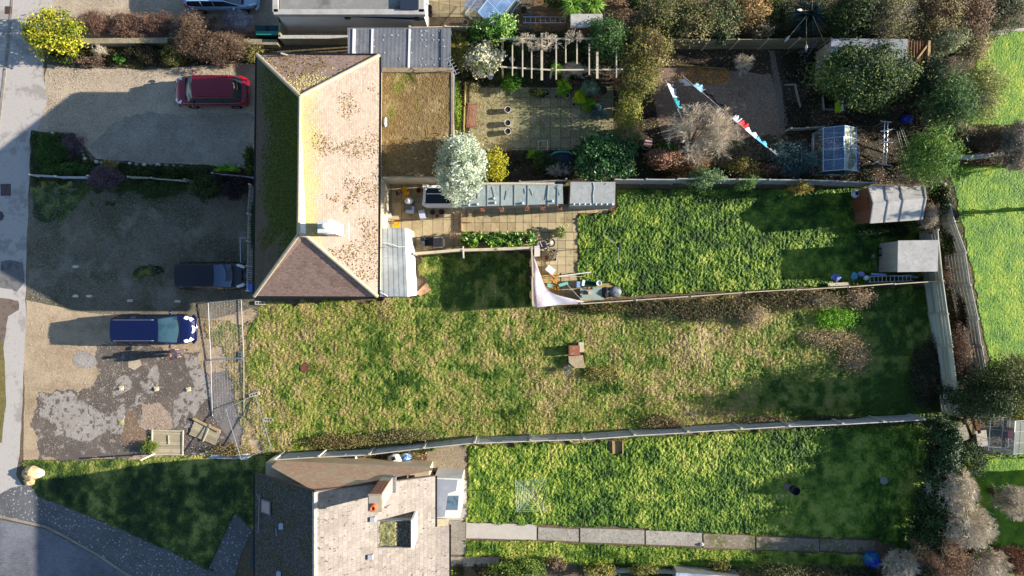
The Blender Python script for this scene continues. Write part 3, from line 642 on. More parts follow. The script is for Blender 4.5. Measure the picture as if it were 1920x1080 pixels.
# television aerials
def aerial(px,py,h,rot,label,L=1.0,n=7):
    t=T('tv_aerial',label,'aerial',P3(px,py,h-.9))
    x,y,_=P3(px,py,h); mb=MB(); mb.tube([(x,y,h-.9),(x,y,h+.05)],.02,6); O('mast',mb,metalm,t)
    mb=MB(); c,s_=math.cos(rot),math.sin(rot); mb.tube([(x-c*L/2,y-s_*L/2,h),(x+c*L/2,y+s_*L/2,h)],.018,5)
    for i in range(n):
        q=-L/2+L*i/(n-1); mb.tube([(x+c*q+s_*.22,y+s_*q-c*.22,h+.02),(x+c*q-s_*.22,y+s_*q+c*.22,h+.02)],.012,4)
    O('antenna_rods',mb,metalm,t)
aerial(848,124,3.6,R(-62),'spiky metal aerial at the corner of the corrugated lean-to',1.0,6)
aerial(722,462,3.5,R(-80),'pale aerial lying over the white porch roof',1.3,8)
# ---- corrugated lean-to
lt=T('carport','grey corrugated plastic lean-to roof with white glazing bars','lean-to',P3(750,92,0)[:2])
corr=mat('corrugated_sheet','6d6f74',[(.5,.45,.6,'7f7f82',.6),(2.5,.5,.62,'595b60',.5),(14,.6,.66,'a9aaac',.5)],rough=.35,spec=.5)
hL,hR=2.75,2.55
def corrug(mb, x0,y0,x1,y1, h0,h1, step=.076):
    """corrugations running in y; y0,y1 photo rows"""
    a_=P(x0,y0,h0); b_=P(x1,y1,h1); n=int((b_[0]-a_[0])/step*4)+1; V=[]
    for i in range(n):
        x=a_[0]+(b_[0]-a_[0])*i/(n-1); dz=.008*math.cos(i*math.pi/2); V+= [(x,a_[1],h0+dz),(x,b_[1],h1+dz)]
    i=np.arange(n-1)[:,None]*2; mb.add(V,i+np.array([[1,3,2,0]]))
mb=MB(); corrug(mb,652,53,845,131,2.75,2.6); O('roof',mb,corr,lt,smooth=True)
for x in (664,698,768): mb=MB(); mb.beam(P3(x,54,2.80),P3(x-2,131,2.65),.1 if x!=664 else .16,.05); O('glazing_bar',mb,upvc,lt)
mb=MB()
for x in (828,): mb.beam(P3(x,54,2.81),P3(x,131,2.66),.05,.04)
mb.wall(P(652,53,2.7),P(845,53,2.7),.06,2.5,2.72); mb.wall(P(844,53,2.6),P(844,131,2.6),.05,2.45,2.66)
for x,y in ((655,55),(843,55),(843,129),(750,55)): p=P(x,y,2.5); mb.box(p[0],p[1],0,.1,.1,2.5)
O('frame',mb,grey_pl,lt)
mb=MB()
for i in range(46):
    x=random.choice((668,700,720,735,748,770,790,800,812,824,832))+random.uniform(-2,2); y=random.choice((58,66,75,87,99,110,122)); hh=2.75-.15*(y-53)/78
    p=P3(x,y,hh+.02); mb.box(p[0],p[1],hh,.045,.045,.035)
O('roof_screw',mb,upvc,lt).__setitem__('kind','stuff')
# ---- white porch
po=T('porch','grey roofed porch with a bright white side against the large house','porch',P3(740,490,0)[:2])
h=2.5; a_=[P(712,428,h),P(758,428,h),P(763,556,h),P(712,556,h)]
mb=MB(); mb.prism([(a_[0][0]-.7,a_[0][1]),(a_[1][0]-.02,a_[1][1]),(a_[2][0]-.02,a_[2][1]),(a_[3][0]-.7,a_[3][1])],0,h-.06); O('wall',mb,render_white,po)
mb=MB(); mb.hexa([(a_[3][0]-.7,a_[3][1],h-.06),(a_[2][0],a_[2][1],h-.06),(a_[1][0],a_[1][1],h-.06),(a_[0][0]-.7,a_[0][1],h-.06),(a_[3][0]-.7,a_[3][1],h+.14),(a_[2][0],a_[2][1],h),(a_[1][0],a_[1][1],h),(a_[0][0]-.7,a_[0][1],h+.14)])
for k in range(8):
    t_=k/7; mb.beam((a_[0][0]-.6+t_*(a_[1][0]-a_[0][0]+.5),a_[0][1],h+.15-.12*t_),(a_[3][0]-.6+t_*(a_[2][0]-a_[3][0]+.5),a_[3][1],h+.15-.12*t_),.02,.006)
O('roof',mb,mat('porch_roof','858b8e',[(1,.45,.6,'a8afb2',.5),(8,.5,.62,'858c90',.5)],rough=.5),po)
mb=MB(); b0=P(759,428,h-.02); b1=P(764,556,h-.02); c0=P(768,430,1.7); c1=P(775,554,1.7)
mb.add([(b0[0],b0[1],h-.03),(b1[0],b1[1],h-.03),(c1[0],c1[1],1.75),(c0[0],c0[1],1.75),(c1[0]+.0,c1[1],0),(c0[0],c0[1],0),(b1[0],b1[1],0),(b0[0],b0[1],0)],[[0,1,2,3],[3,2,4,5],[1,6,4,2],[0,3,5,7]])
sd_=O('white_front',mb,mat('white_front_panel','dedcd8',[(3,.5,.7,'c9c7c2',.4)],rough=.45),po)
mb=MB(); p0=P(766,446,1.95); mb.box(p0[0]+.02,p0[1],1.9,.06,.3,.1); O('window',mb,glassdark,po)
mb=MB(); mb.tube([P3(712,457,2.72),P3(722,455,2.7),P3(735,458,2.7),P3(748,463,2.68),P3(760,462,2.66)],.018,5)
tag(O('cable',mb,upvc),'white cable snaking across the porch roof','cable')
mb=MB(); mb.tube([P3(712,548,2.72),P3(720,551,2.7),P3(727,556,2.6)],.02,5); tag(O('cable',mb,upvc),'short white cable at the corner of the porch roof','cable')
# ---- house at the top edge
th=T('flat_roof_house','white rendered flat roofed house cut by the top edge','house',P3(655,-20,0)[:2]); h=2.9
mb=MB(); mb.prism([P(515,24,h),P(793,24,h),P(793,-260,h),P(515,-260,h)],0,h-.1); O('wall',mb,mat('lilac_render','c3c0bd',[(1,.5,.65,'a6a3a8',.5)],bump=(30,.2,.005)),th)
mb=MB(); mb.prism([P(524,20,h),P(784,20,h),P(784,-250,h),P(524,-250,h)],h-.1,h-.02); O('roof',mb,mat('grey_membrane','7d7b78',[(.35,.48,.58,'3f3f33',.8),(.8,.5,.6,'8e8c88',.6),(12,.55,.62,'a3a19c',.3)],rough=.6,bump=(12,.3,.01)),th)
mb=MB()
for a_,b_ in (((513,22),(797,22)),((516,22),(516,-260)),((790,22),(790,-260))): mb.wall(P(*a_,h+.1),P(*b_,h+.1),.3,h-.25,h+.1)
O('parapet',mb,mat('coping','a3a09c',[(2,.5,.6,'8b8884',.5)],bump=(20,.2,.01)),th)
mb=MB(); mb.wall(P(548,20,h+.05),P(608,20,h+.05),.06,h-.02,h+.06); O('white_strip',mb,upvc,th)
mb=MB(); q=P(768,4,h); mb.box(q[0],q[1]+.3,h-.02,1.0,1.6,.25); O('roof_hatch',mb,mat('slate_blue','26303f',rough=.4),th)
mb=MB(); mb.tube([P3(646,30,2.3),P3(795,36,2.2)],.05,8); p=P3(651,31,2.4); mb.box(p[0],p[1],2.2,.3,.2,.25); p=P3(782,32,2.5); mb.box(p[0],p[1],2.2,.3,.2,.3); O('drain_pipe',mb,black_pl,th); mb=MB(); mb.tube([P3(519,26,2.5),P3(524,36,1.5),P3(527,50,.2)],.05,8)
O('drain_pipe',mb,black_pl,th)
mb=MB(); mb.tube([P3(796,0,2.7),P3(796,30,2.7)],.06,8); mb.tube([P3(796,22,2.7),P3(794,48,.6)],.05,8); mb.box(*P(797,5,2.6),2.4,.3,.12,.3); O('white_pipe',mb,upvc,th)
windows(th,(P(515,24,h)[0],P(515,24,h)[1]),(P(793,24,h)[0],P(793,24,h)[1]),1.0,2) if False else None
# ---- southern house
sh=T('house','house with a grey tiled gable roof and a brick chimney by the southern lawn','house',P3(665,1000,0)[:2])
wA=(520,864);wB=(812,877)
ridgeN=Vector(P3(590,922,6.6)); eW=Vector(P3(478,888,3.1)); eE=Vector(P3(816,893,2.6))
dn=-22.0
def dwn(v,k=0): return Vector((v.x+k,dn,v.z))
t_se=tiles('pale_concrete_tiles','8b837b','7a726b','57504a',[(.3,.45,.6,'968e86',.5),(5,.605,.63,'3f362b',.85,(1.4,.7,1)),(30,.6,.65,'c4bfb8',.5),(2,.5,.62,'6f675e',.5)],row=.25,wd=.3)
t_sw=tiles('dark_concrete_tiles','3c3c3f','333337','222226',[(1,.42,.56,'2c3416',.7),(22,.6,.63,'a9abae',.8),(6,.5,.6,'5a595a',.5)],row=.25,wd=.3)
f4=(960-590)
mb=MB(); xE2=P(843,990,2.2)
# east slope with a deeper lower part beyond the recess
yS=P(0,986,2.4)[1]
roof_plane(mb, dwn(eE), eE, ridgeN, dwn(ridgeN))
O('roof_slope',mb,t_se,sh)
mb=MB(); sl_=(eE.z-ridgeN.z)/(eE.x-ridgeN.x); xx=P(843,990,2.0)[0]; zz=eE.z+sl_*(xx-eE.x)*.6
roof_plane(mb,(xx,dn,zz),(xx,yS,zz),(eE.x-.02,yS,eE.z+.012),(eE.x-.02,dn,eE.z+.012)); O('roof_slope',mb,t_se,sh)
mb=MB(); roof_plane(mb, eW, dwn(eW), dwn(ridgeN), ridgeN); O('roof_slope',mb,t_sw,sh)
mb=MB(); cap(mb,ridgeN,dwn(ridgeN),.24); O('ridge',mb,mat('ridge_pale','a8a096',[(8,.5,.6,'857d73',.5)],bump=(20,.3,.01)),sh)
# tile hung north gable
g0=Vector((*P(*wA),0)); g1=Vector((*P(*wB),0)); rb=Vector((ridgeN.x,ridgeN.y,0))
mb=MB(); uvs=[]
yy=lambda x:(g0.y+(g1.y-g0.y)*(x-g0.x)/(g1.x-g0.x))
g0h=Vector(P3(*wA,2.0)); g1h=Vector(P3(*wB,2.0))
yb=lambda x:(g0h.y+(g1h.y-g0h.y)*(x-g0h.x)/(g1h.x-g0h.x))
kp_=(yb(ridgeN.x)-(ridgeN.y-.02))/(ridgeN.z-.08-2.0); GP=lambda x,z:Vector((x,yb(x)-kp_*(z-2.0),z))
pts=[g0h,g1h,GP(g1h.x,eE.z-.1),GP(ridgeN.x,ridgeN.z-.08),GP(g0h.x,eW.z-.05)]
mb.uv=[]; mb.add([tuple(p) for p in pts],[[0,4,3,2,1]]); mb.uv.append(np.array([[p.x-g0.x,p.z] for p in pts]))
O('gable',mb,tiles('hung_tiles','b08a72','bd957c','8a6f5c',[(.6,.45,.6,'aca088',.7),(4,.5,.6,'c0b09c',.5)],row=.11,wd=.17),sh)
mb=MB(); mb.prism([(g0.x,g0h.y-.1),(g1.x,g1h.y-.1),(g1.x,dn),(g0.x,dn)],0,2.0); O('wall',mb,render_cream,sh)
mb=MB(); mb.beam(eW+Vector((0,.03,.03)),ridgeN+Vector((0,.03,.03)),.06,.14); mb.beam(eE+Vector((0,.03,.03)),ridgeN+Vector((0,.03,.03)),.06,.14); O('barge_board',mb,mat('dark_verge','4a3f3a',rough=.8),sh)
mb=MB(); mb.beam(eE+Vector((.05,0,-.02)),Vector((eE.x+.05,yS,eE.z-.02)),.1,.1); mb.beam((xx+.05,yS,zz-.02),(xx+.05,dn,zz-.02),.1,.1); mb.beam(eW+Vector((-.05,0,-.02)),dwn(eW)+Vector((-.05,0,-.02)),.1,.1); O('gutter',mb,gutter,sh)
p=P3(788,910,2.0); mb=MB(); mb.box(p[0]-3.3,g0.y+.0,4.4,.22,.1,.35); O('vent',mb,upvc,sh)
# brick chimney
def rz(x): return ridgeN.z+sl_*(x-ridgeN.x)
cx,cy=P(703,944,7.5)
mb=MB(); mb.box(cx,cy,3.6,.62,.78,3.75); ck=O('chimney',mb,mat('stack_render','a3998a',[(2,.5,.6,'857b6c',.5)],bump=(20,.3,.01)),sh)
mb=MB(); mb.box(cx,cy+.42,5.0,.6,.05,2.3); O('brick_face',mb,brickmat,ck)
mb=MB(); mb.box(cx,cy,7.35,.72,.88,.1); mb.box(cx,cy,7.45,.62,.78,.06); O('chimney_cap',mb,mat('chimney_render','9d9384',[(2,.5,.6,'7f7566',.5)],bump=(20,.3,.01)),ck)
mb=MB(); mb.lathe([(.0,.22),(.10,.34),(.15,.34),(.17,.25),(.18,.0)],cx-.05,cy-.16,7.5,14); O('chimney_pot',mb,mat('orange_pot','b5522e',[(8,.5,.6,'c77a55',.5)]),ck,smooth=True)
mb=MB(); mb.box(cx+.34,cy,rz(cx+.5),.3,.86,.28); O('flashing',mb,lead,ck)
# sunken moss garden in the east slope: a flat dormer top
fx0,fy0=P(708,976,4.6); fx1,fy1=P(772,1026,4.6)
mb=MB(); mb.box((fx0+fx1)/2,(fy0+fy1)/2,2.6,fx1-fx0,fy0-fy1,1.92); O('dormer_top',mb,mat('dormer_moss','4f4a38',[(22,.5,.58,'a5a198',.7),(9,.5,.6,'2f2b22',.6)],bump=(20,1,.05),rough=1),sh)
xm=fx0*.45+fx1*.55; gx,gy=np.meshgrid(np.linspace(fx0+.06,xm,30),np.linspace(fy1+.06,fy0-.06,40)); z_=4.52+.09*fbm(gx,gy,4,9,3)*(gx<xm-.05); idx=np.arange(gx.size).reshape(gx.shape)
mb=MB(); mb.add(np.stack([gx.ravel()+.03*rng.normal(size=gx.size),gy.ravel(),z_.ravel()],1),np.stack([idx[:-1,:-1].ravel(),idx[:-1,1:].ravel(),idx[1:,1:].ravel(),idx[1:,:-1].ravel()],1),rng.random(gx.size)); O('moss',mb,L_('dormer_moss2',['4c4c28','6f6e40','8f8a5c','b0aa88'],trans=0),sh)
dz=4.6; mb=MB()
for a_,b_ in (((fx0,fy0),(fx1,fy0)),((fx0,fy1),(fx1,fy1)),((fx0,fy0),(fx0,fy1))): mb.wall(a_,b_,.05,dz-.35,dz+.02)
O('dormer_edge',mb,lead,sh)
mb=MB(); mb.wall((fx1+.05,fy0+.12),(fx1+.05,fy1-.05),.12,2.9,dz+.2); O('dormer_window',mb,upvc,sh)
for (x,y,hh) in ((700,972,4.75),(696,1042,4.8)):
    p=P3(x,y,hh); mb=MB(); z=rz(p[0]); mb.box(p[0],p[1],z-.05,.26,.26,.3); O('roof_vent',mb,mat('grey_vent','a3a7ac',rough=.5),sh)
p=P3(495,948,3.9); mb=MB(); q=P3(489,948,3.7)
slw=(ridgeN.z-eW.z)/(ridgeN.x-eW.x); x0_,y0_=P(488,936,3.7); x1_,y1_=P(508,966,4.1); 
zf=lambda x:eW.z+slw*(x-eW.x)
mb=MB(); mb.hexa([(x0_,y1_,zf(x0_)-.02),(x1_,y1_,zf(x1_)-.02),(x1_,y0_,zf(x1_)-.02),(x0_,y0_,zf(x0_)-.02),(x0_,y1_,zf(x0_)+.09),(x1_,y1_,zf(x1_)+.09),(x1_,y0_,zf(x1_)+.09),(x0_,y0_,zf(x0_)+.09)]); sk=O('skylight',mb,grey_pl,sh)
mb=MB(); i_=.08; mb.hexa([(x0_+i_,y1_+i_,zf(x0_+i_)+.05),(x1_-i_,y1_+i_,zf(x1_-i_)+.05),(x1_-i_,y0_-i_,zf(x1_-i_)+.05),(x0_+i_,y0_-i_,zf(x0_+i_)+.05),(x0_+i_,y1_+i_,zf(x0_+i_)+.105),(x1_-i_,y1_+i_,zf(x1_-i_)+.105),(x1_-i_,y0_-i_,zf(x1_-i_)+.105),(x0_+i_,y0_-i_,zf(x0_+i_)+.105)]); O('pane',mb,mat('pale_blind','8a8688',rough=.3),sk)
for (x,y) in ((530,984),(524,1076)):
    p=P3(x,y,4.6); mb=MB(); mb.box(p[0],p[1],zf(p[0])-.05,.24,.3,.2); O('roof_vent',mb,mat('pale_vent','9fb0bd',rough=.5),sh)
mb=MB(); a_=P3(487,926,3.6); b_=P3(484,1000,3.6); mb.tube([a_,b_],.03,6); mb.tube([P3(481,925,3.3),P3(487,940,3.7)],.03,5); mb.tube([P3(517,990,4.4),P3(520,1005,4.6)],.04,5); O('soil_pipe',mb,mat('pipe_grey','7d8086',rough=.5),sh)
# front bay with blue-grey felt roof on the west
mb=MB(); a_=[P(473,1010,2.3),P(503,1010,2.3),P(500,1066,2.3),P(468,1066,2.3)]; mb.prism(a_,0,2.3); ob=O('bay_roof',mb,mat('slate_felt','3f4a55',[(2,.5,.6,'4d5863',.5)],rough=.7,bump=(20,.2,.01)),sh)
# kitchen conservatory on the east
hk=2.3; mb=MB(); mb.prism([P(814,896,hk),P(866,898,hk),P(862,972,hk),P(812,972,hk)],0,hk-.05); kb=O('sun_room',mb,render_white,sh)
mb=MB(); mb.prism([P(815,899,hk+.03),P(858,901,hk+.03),P(855,920,hk+.03),P(840,925,hk+.03),P(834,969,hk+.03),P(813,969,hk+.03)],hk-.05,hk+.05); O('sun_room_roof',mb,mat('sunroom_roof','8d9096',[(1.5,.5,.6,'9da0a5',.5)],rough=.5),kb)
mb=MB(); mb.prism([P(837,930,hk),P(860,930,hk),P(858,956,hk),P(836,956,hk)],hk-.05,hk+.03); O('pane',mb,mat('blue_pane','5d7282',[(2,.45,.55,'3d453c',.8)],rough=.15,spec=.7),kb)
mb=MB(); mb.box(*P(816,953,hk+.1),hk+.05,.14,.2,.12); O('flue',mb,black_pl,kb)
mb=MB(); mb.prism([P(812,972,.05),P(842,970,.05),P(840,990,.05),P(812,994,.05)],0,.22); O('door_step',mb,wood_pale,sh)
# ---- sheds
def shed(label, top, h, roofm, wallm, drop=0, batten=0, over=.08, pitch=None, name='shed', walls=None, dirx=True):
    """top: four photo corners of the roof (nw,ne,se,sw)"""
    zs=h if hasattr(h,'__len__') else [h]*4
    q=[Vector(P3(x,y,z)) for (x,y),z in zip(top,zs)]; c=sum(q,Vector())/4
    t=T(name,label,name.replace('_',' '),(c.x,c.y,0))
    mb=MB(); w_=[c+(p-c)*.95 for p in q]; mb.prism([(p.x,p.y) for p in w_],0,[z-.07 for z in zs]); W=O('wall',mb,wallm,t)
    # cladding boards
    mb=MB()
    for i in range(4):
        a_=w_[i];b_=w_[(i+1)%4]; n=int((b_-a_).length/.14); nn=Vector(((b_-a_).y,-(b_-a_).x,0)).normalized()*.012
        if nn.dot(a_-c)<0: nn=-nn
        for k in range(n):
            p_=a_+(b_-a_)*((k+.08)/n)+nn; q_=a_+(b_-a_)*((k+.92)/n)+nn; mb.wall((p_.x,p_.y),(q_.x,q_.y),.02,.05,min(zs)-.1,random.random())
    O('cladding',mb,wallm,t)
    mb=MB(); mb.prism([(p.x,p.y) for p in q],min(zs)-.1,[z for z in zs]) if max(zs)-min(zs)<.01 else mb.hexa([(p.x,p.y,p.z-.06) for p in (q[3],q[2],q[1],q[0])]+[(p.x,p.y,p.z) for p in (q[3],q[2],q[1],q[0])])
    O('roof',mb,roofm,t)
    return t,q
s1,q=shed('long shed with a green felt roof in the middle garden',[(860,346),(1055,345),(1056,382),(862,388)],[2.05,2.05,1.9,1.9],felt_green,wood_grey)
mb=MB()
for x in (914,940,990,1028,880,965,1046): 
    mb.beam(P3(x,347,2.08),P3(x+random.uniform(-1,1),386,1.93),.05,.035)
for i in range(9):
    x=random.uniform(870,1050); a_=P3(x,random.uniform(349,360),2.07); b_=P3(x+random.uniform(-6,10),random.uniform(362,376),1.99); mb.tube([a_,b_],.014,4)
O('felt_seam',mb,mat('felt_seam','8b9491',rough=.9),s1)
mb=MB(); mb.beam(P3(896,344,2.12),P3(1040,344,2.12),.12,.1); O('fascia',mb,wood_pale,s1)
for k,(x,y) in enumerate(((926,372),(928,380),(895,383),(879,384),(980,381),(1036,377))):
    p=P3(x,y,2.0); mb=MB(); mb.lathe([(0,.1),(.05,.1),(.07,.05),(.07,-.1)],p[0],p[1],1.96,10); tag(O('solar_light',mb,mat('pale_cap','b9c0c6',rough=.4),smooth=True),'small pale cap standing on the green felt shed roof','light','caps on the long green shed')
s2,q=shed('squarish shed with a creased grey felt roof beside the long green shed',[(1070,341),(1154,341),(1153,385),(1068,386)],[2.15,2.15,1.95,1.95],felt_grey,wood_grey)
mb=MB()
mb.tube([P3(1112,342,2.16),P3(1114,352,2.12),P3(1112,366,2.06),P3(1113,384,1.98)],.02,5)
for i in range(10):
    x=random.uniform(1074,1140); y=random.uniform(344,370); L=random.uniform(8,26); mb.tube([P3(x,y,2.15-.2*(y-341)/45),P3(min(x+L*.8,1152),y-L*.5 if y-L*.5>342 else 343,2.15-.2*(max(y-L*.5,343)-341)/45)],.013,4)
O('felt_crease',mb,mat('felt_crease','a2a5a2',rough=.9),s2)
for k in range(8):
    p=P3(1076+k*10.3,383,2.0); mb=MB(); mb.lathe([(0,.08),(.05,.07),(.06,0),(.06,-.1)],p[0],p[1],1.98,8); tag(O('solar_light',mb,mat('pale_cap','b9c0c6',rough=.4),smooth=True),'small pale cap along the edge of the grey felt shed','light','caps on the squarish shed')
# gabled shed: two slopes
t=T('shed','gabled shed with ribbed grey felt strips by the conifer','shed',P3(1680,385,0)[:2])
hr,he=2.5,2.0
A=dict(nw=P3(1627,348,he),ne=P3(1735,349,he),se=P3(1730,412,he),sw=P3(1631,419,he),rw=P3(1637,381,hr),re=P3(1738,371,hr))
A={k:Vector(v) for k,v in A.items()}
for nm,pts in (('roof_slope',('nw','ne','re','rw')),('roof_slope',('rw','re','se','sw'))):
    mb=MB(); v=[A[k] for k in pts]; mb.hexa([(p.x,p.y,p.z-.05) for p in v[::-1]]+[(p.x,p.y,p.z) for p in v[::-1]]); O(nm,mb,felt_pale,t)
for k in (0.0,.28,.56,.97):
    for s_,e_ in (('sw','rw'),('nw','rw')):
        mb=MB(); a_=A[s_]+(A[s_[0]+'e']-A[s_])*k; b_=A['rw']+(A['re']-A['rw'])*k; mb.beam(a_+Vector((0,0,.03)),b_+Vector((0,0,.03)),.06,.03); O('batten',mb,lead,t)
mb=MB(); w_=[(A['nw'].x+.1,A['nw'].y-.1),(A['ne'].x-.1,A['ne'].y-.1),(A['se'].x-.1,A['se'].y+.1),(A['sw'].x+.1,A['sw'].y+.1)]
mb.prism(w_,0,he-.05); mb.add([(A['nw'].x+.1,A['nw'].y-.1,he-.06),(A['sw'].x+.1,A['sw'].y+.1,he-.06),(A['rw'].x+.1,A['rw'].y,hr-.06)],[[0,1,2]]); O('wall',mb,wood_brown,t)
mb=MB(); mb.wall((A['nw'].x+.06,A['rw'].y+.45),(A['sw'].x+.04,A['rw'].y-.3),.04,.05,1.85); O('door',mb,mat('red_brown_door','70402e',[(6,.5,.6,'5a3224',.5,(1,1,.2))],rough=.6),t)
mb=MB(); p=P3(1603,366,0); mb.prism([P(1600,358,.5),P(1622,352,.6),P(1626,404,.6),P(1600,410,.4)],0,.05); O('timber_deck',mb,mat('dull_deck','57483c',[(5,.5,.6,'3d322a',.6)],bump=(20,.4,.01)),kind='structure')
s3,q=shed('shed with a pale grey felt roof in the corner by the boundary fence',[(1684,451),(1760,450),(1758,509),(1683,510)],[2.2,2.3,2.3,2.2],felt_pale,wood_grey)
mb=MB(); mb.wall(P(1687,455,1.95),P(1686,507,1.95),.04,.05,1.9); O('door',mb,mat('worn_door','7a6f66',[(5,.45,.6,'6e3b33',.8,(1,.4,.3)),(12,.5,.6,'a39a8f',.5)],rough=.8),s3)
# outhouse in the north garden with slatted canopy
s4,q=shed('low outhouse with a blue grey flat roof behind the big evergreen',[(1559,72),(1702,73),(1702,140),(1556,140)],2.3,mat('bluegrey_roof','7c828c',[(1.2,.45,.6,'8f949c',.6),(6,.5,.62,'686d76',.5)],rough=.8,bump=(10,.3,.02)),render_cream,name='outhouse')
t=T('slatted_canopy','brown timber slatted canopy beside the blue grey outhouse roof','canopy',P3(1722,105,0)[:2])
for k in range(8):
    x=1704+k*5.4; mb=MB(); mb.beam(P3(x,76,2.25),P3(x-1,138,2.25),.06,.09); O('slat',mb,wood_brown,t)
mb=MB(); mb.beam(P3(1702,78,2.16),P3(1745,80,2.16),.1,.1); mb.beam(P3(1702,135,2.16),P3(1743,136,2.16),.1,.1); mb.beam(P3(1704,132,2.32),P3(1740,84,2.32),.09,.06); mb.beam(P3(1743,76,2.34),P3(1741,138,2.34),.14,.1); O('crossbeam',mb,wood_tan,t)
mb=MB()
for x,y in ((1704,80),(1742,80),(1742,135),(1704,135)): p=P(x,y,2.1); mb.box(p[0],p[1],0,.1,.1,2.08)
O('post',mb,wood_brown,t)
# greenhouses
ghm=mat('greenhouse_glass','7796bb',[(1.5,.45,.6,'56749c',.6),(9,.5,.62,'a7c3e0',.3)],rough=.1,alpha=.35,spec=.9)
ghf=mat('greenhouse_frame','9fb9d0',rough=.4,metal=.4)
ghm_clear=mat('clear_glass','a9b7b0',rough=.08,alpha=.22,spec=.8)
def greenhouse(label, c, L, W, he, hr, rot, glass, frame, bars=4, ridge_along='y', glass2=None):
    x,y=c; t=T('greenhouse',label,'greenhouse',(x,y,0)); ca,sa=math.cos(rot),math.sin(rot)
    def Q(u,v,z): return (x+u*ca-v*sa, y+u*sa+v*ca, z)     # u across, v along the ridge
    for sgn,gm in ((-1,glass),(1,glass2 or glass)):
        mb=MB(); mb.quad(*[Q(*p) for p in ((sgn*W/2,-L/2,he),(sgn*W/2,L/2,he),(0,L/2,hr),(0,-L/2,hr))]); O('roof_glass',mb,gm,t)
    mb=MB()
    for sgn in (-1,1):
        mb.quad(*[Q(*p) for p in ((sgn*W/2,-L/2,.1),(sgn*W/2,L/2,.1),(sgn*W/2,L/2,he),(sgn*W/2,-L/2,he))])
        mb.add([Q(-W/2,sgn*L/2,.1),Q(W/2,sgn*L/2,.1),Q(W/2,sgn*L/2,he),Q(0,sgn*L/2,hr),Q(-W/2,sgn*L/2,he)],[[0,1,2,3,4]])
    O('wall_glass',mb,ghm_clear,t)
    mb=MB(); r_=.022
    mb.tube([Q(0,-L/2,hr),Q(0,L/2,hr)],.03,6)
    for sgn in (-1,1):
        mb.tube([Q(sgn*W/2,-L/2,he),Q(sgn*W/2,L/2,he)],r_*1.2,6); mb.tube([Q(sgn*W/2,-L/2,.08),Q(sgn*W/2,L/2,.08)],.04,6)
        mb.tube([Q(-W/2,sgn*L/2,.08),Q(W/2,sgn*L/2,.08)],.03,6)
        for k in range(bars+1):
            v=-L/2+L*k/bars; mb.tube([Q(sgn*W/2,v,0),Q(sgn*W/2,v,he),Q(0,v,hr)],r_*.8,5)
        mb.tube([Q(sgn*W/4,-L/2,(he+hr)/2+.01),Q(sgn*W/4,L/2,(he+hr)/2+.01)],r_*.6,5)
    O('frame',mb,frame,t)
    mb=MB(); v0=-L/2+L*2/bars; v1=-L/2+L*3/bars
    zz=lambda u:hr+(he-hr)*abs(u)/(W/2)+.05
    mb.tube([Q(-.05,v0,zz(.05)),Q(-W/4,v0,zz(W/4)),Q(-W/4,v1,zz(W/4)),Q(-.05,v1,zz(.05)),Q(-.05,v0,zz(.05))],.02,5); O('vent_frame',mb,frame,t)
    return t
greenhouse('blue glazed greenhouse in the shaded north garden',P(1580,278,1.8),2.55,1.95,1.45,2.05,0,ghm,ghf,4,glass2=mat('mossy_glass','a3ada0',[(2.2,.46,.54,'3f4a3a',.85)],rough=.3))
greenhouse('clear glass greenhouse with a red box inside at the eastern edge',P(1893,818,1.6),1.95,2.1,1.4,2.0,R(-4),ghm_clear,mat('alu_frame','aab0b4',rough=.35,metal=.6),3)
greenhouse('blue glass lean greenhouse turned at an angle at the top edge',P(922,-8,1.8),2.6,2.2,1.4,2.0,R(-38),mat('gh_blue2','6f93c0',[(1.5,.45,.6,'4a668f',.6)],rough=.1,alpha=.55,spec=.9),ghf,3)
mb=MB(); mb.prism([P(1594,277,.6),P(1612,277,.6),P(1612,322,.6),P(1594,322,.6)],0,.65); tag(O('water_tank',mb,mat('tank_slate','3c4658',rough=.5)),'slate blue tank against the side of the blue greenhouse','tank')
mb=MB(); p=P(1890,812,.5); mb.box(p[0],p[1],0,.5,.55,.75); mb.box(p[0],p[1],.75,.42,.46,.03); tag(O('crate',mb,mat('dark_red','4a1512',[(4,.5,.6,'7a2a20',.5)])),'dark red box inside the clear glass greenhouse','crate')
# white framed cold frame under the silver tree
t=T('cold_frame','white framed glazed frame partly under the silver tree','cold frame',P3(826,366,0)[:2]); h=1.1
mb=MB()
for a_,b_ in (((796,350),(862,350)),((796,384),(880,384)),((797,350),(794,384)),((862,350),(880,384))): mb.wall(P(*a_,h),P(*b_,h),.16,0,h)
p=P(797,349,h+.1); mb.box(p[0],p[1],0,.28,.22,h+.12); O('frame',mb,upvc,t)
mb=MB(); mb.prism([P(800,354,h),P(862,354,h),P(876,380,h),P(798,380,h)],h-.18,h-.12); O('pane',mb,mat('black_glass','10141a',rough=.15,spec=.6),t)
mb=MB(); mb.wall(P(800,363,h),P(866,363,h),.04,h-.12,h-.04); O('glazing_bar',mb,upvc,t)
# top: low outbuilding roof beside the ladder
s5,q=shed('small outbuilding with a pale felt roof at the top by the cordyline',[(1070,26),(1130,26),(1130,50),(1070,52)],1.9,felt_pale,wood_brown)
# roofs at the bottom edge
s6,q=shed('pale roofed shed cut by the bottom edge',[(1268,1074),(1392,1082),(1388,1130),(1262,1130)],1.2,mat('paint_blue','9fb0c2',[(1,.4,.6,'5d6b78',.7),(6,.5,.6,'c5ced6',.4)],rough=.6),wood_grey)
# house east of the frame whose shadow falls over the corner lawn
s7,q=shed('shed standing just beyond the bottom right corner',[(2105,890),(2160,890),(2160,1100),(2105,1100)],2.6,felt_pale,wood_brown)
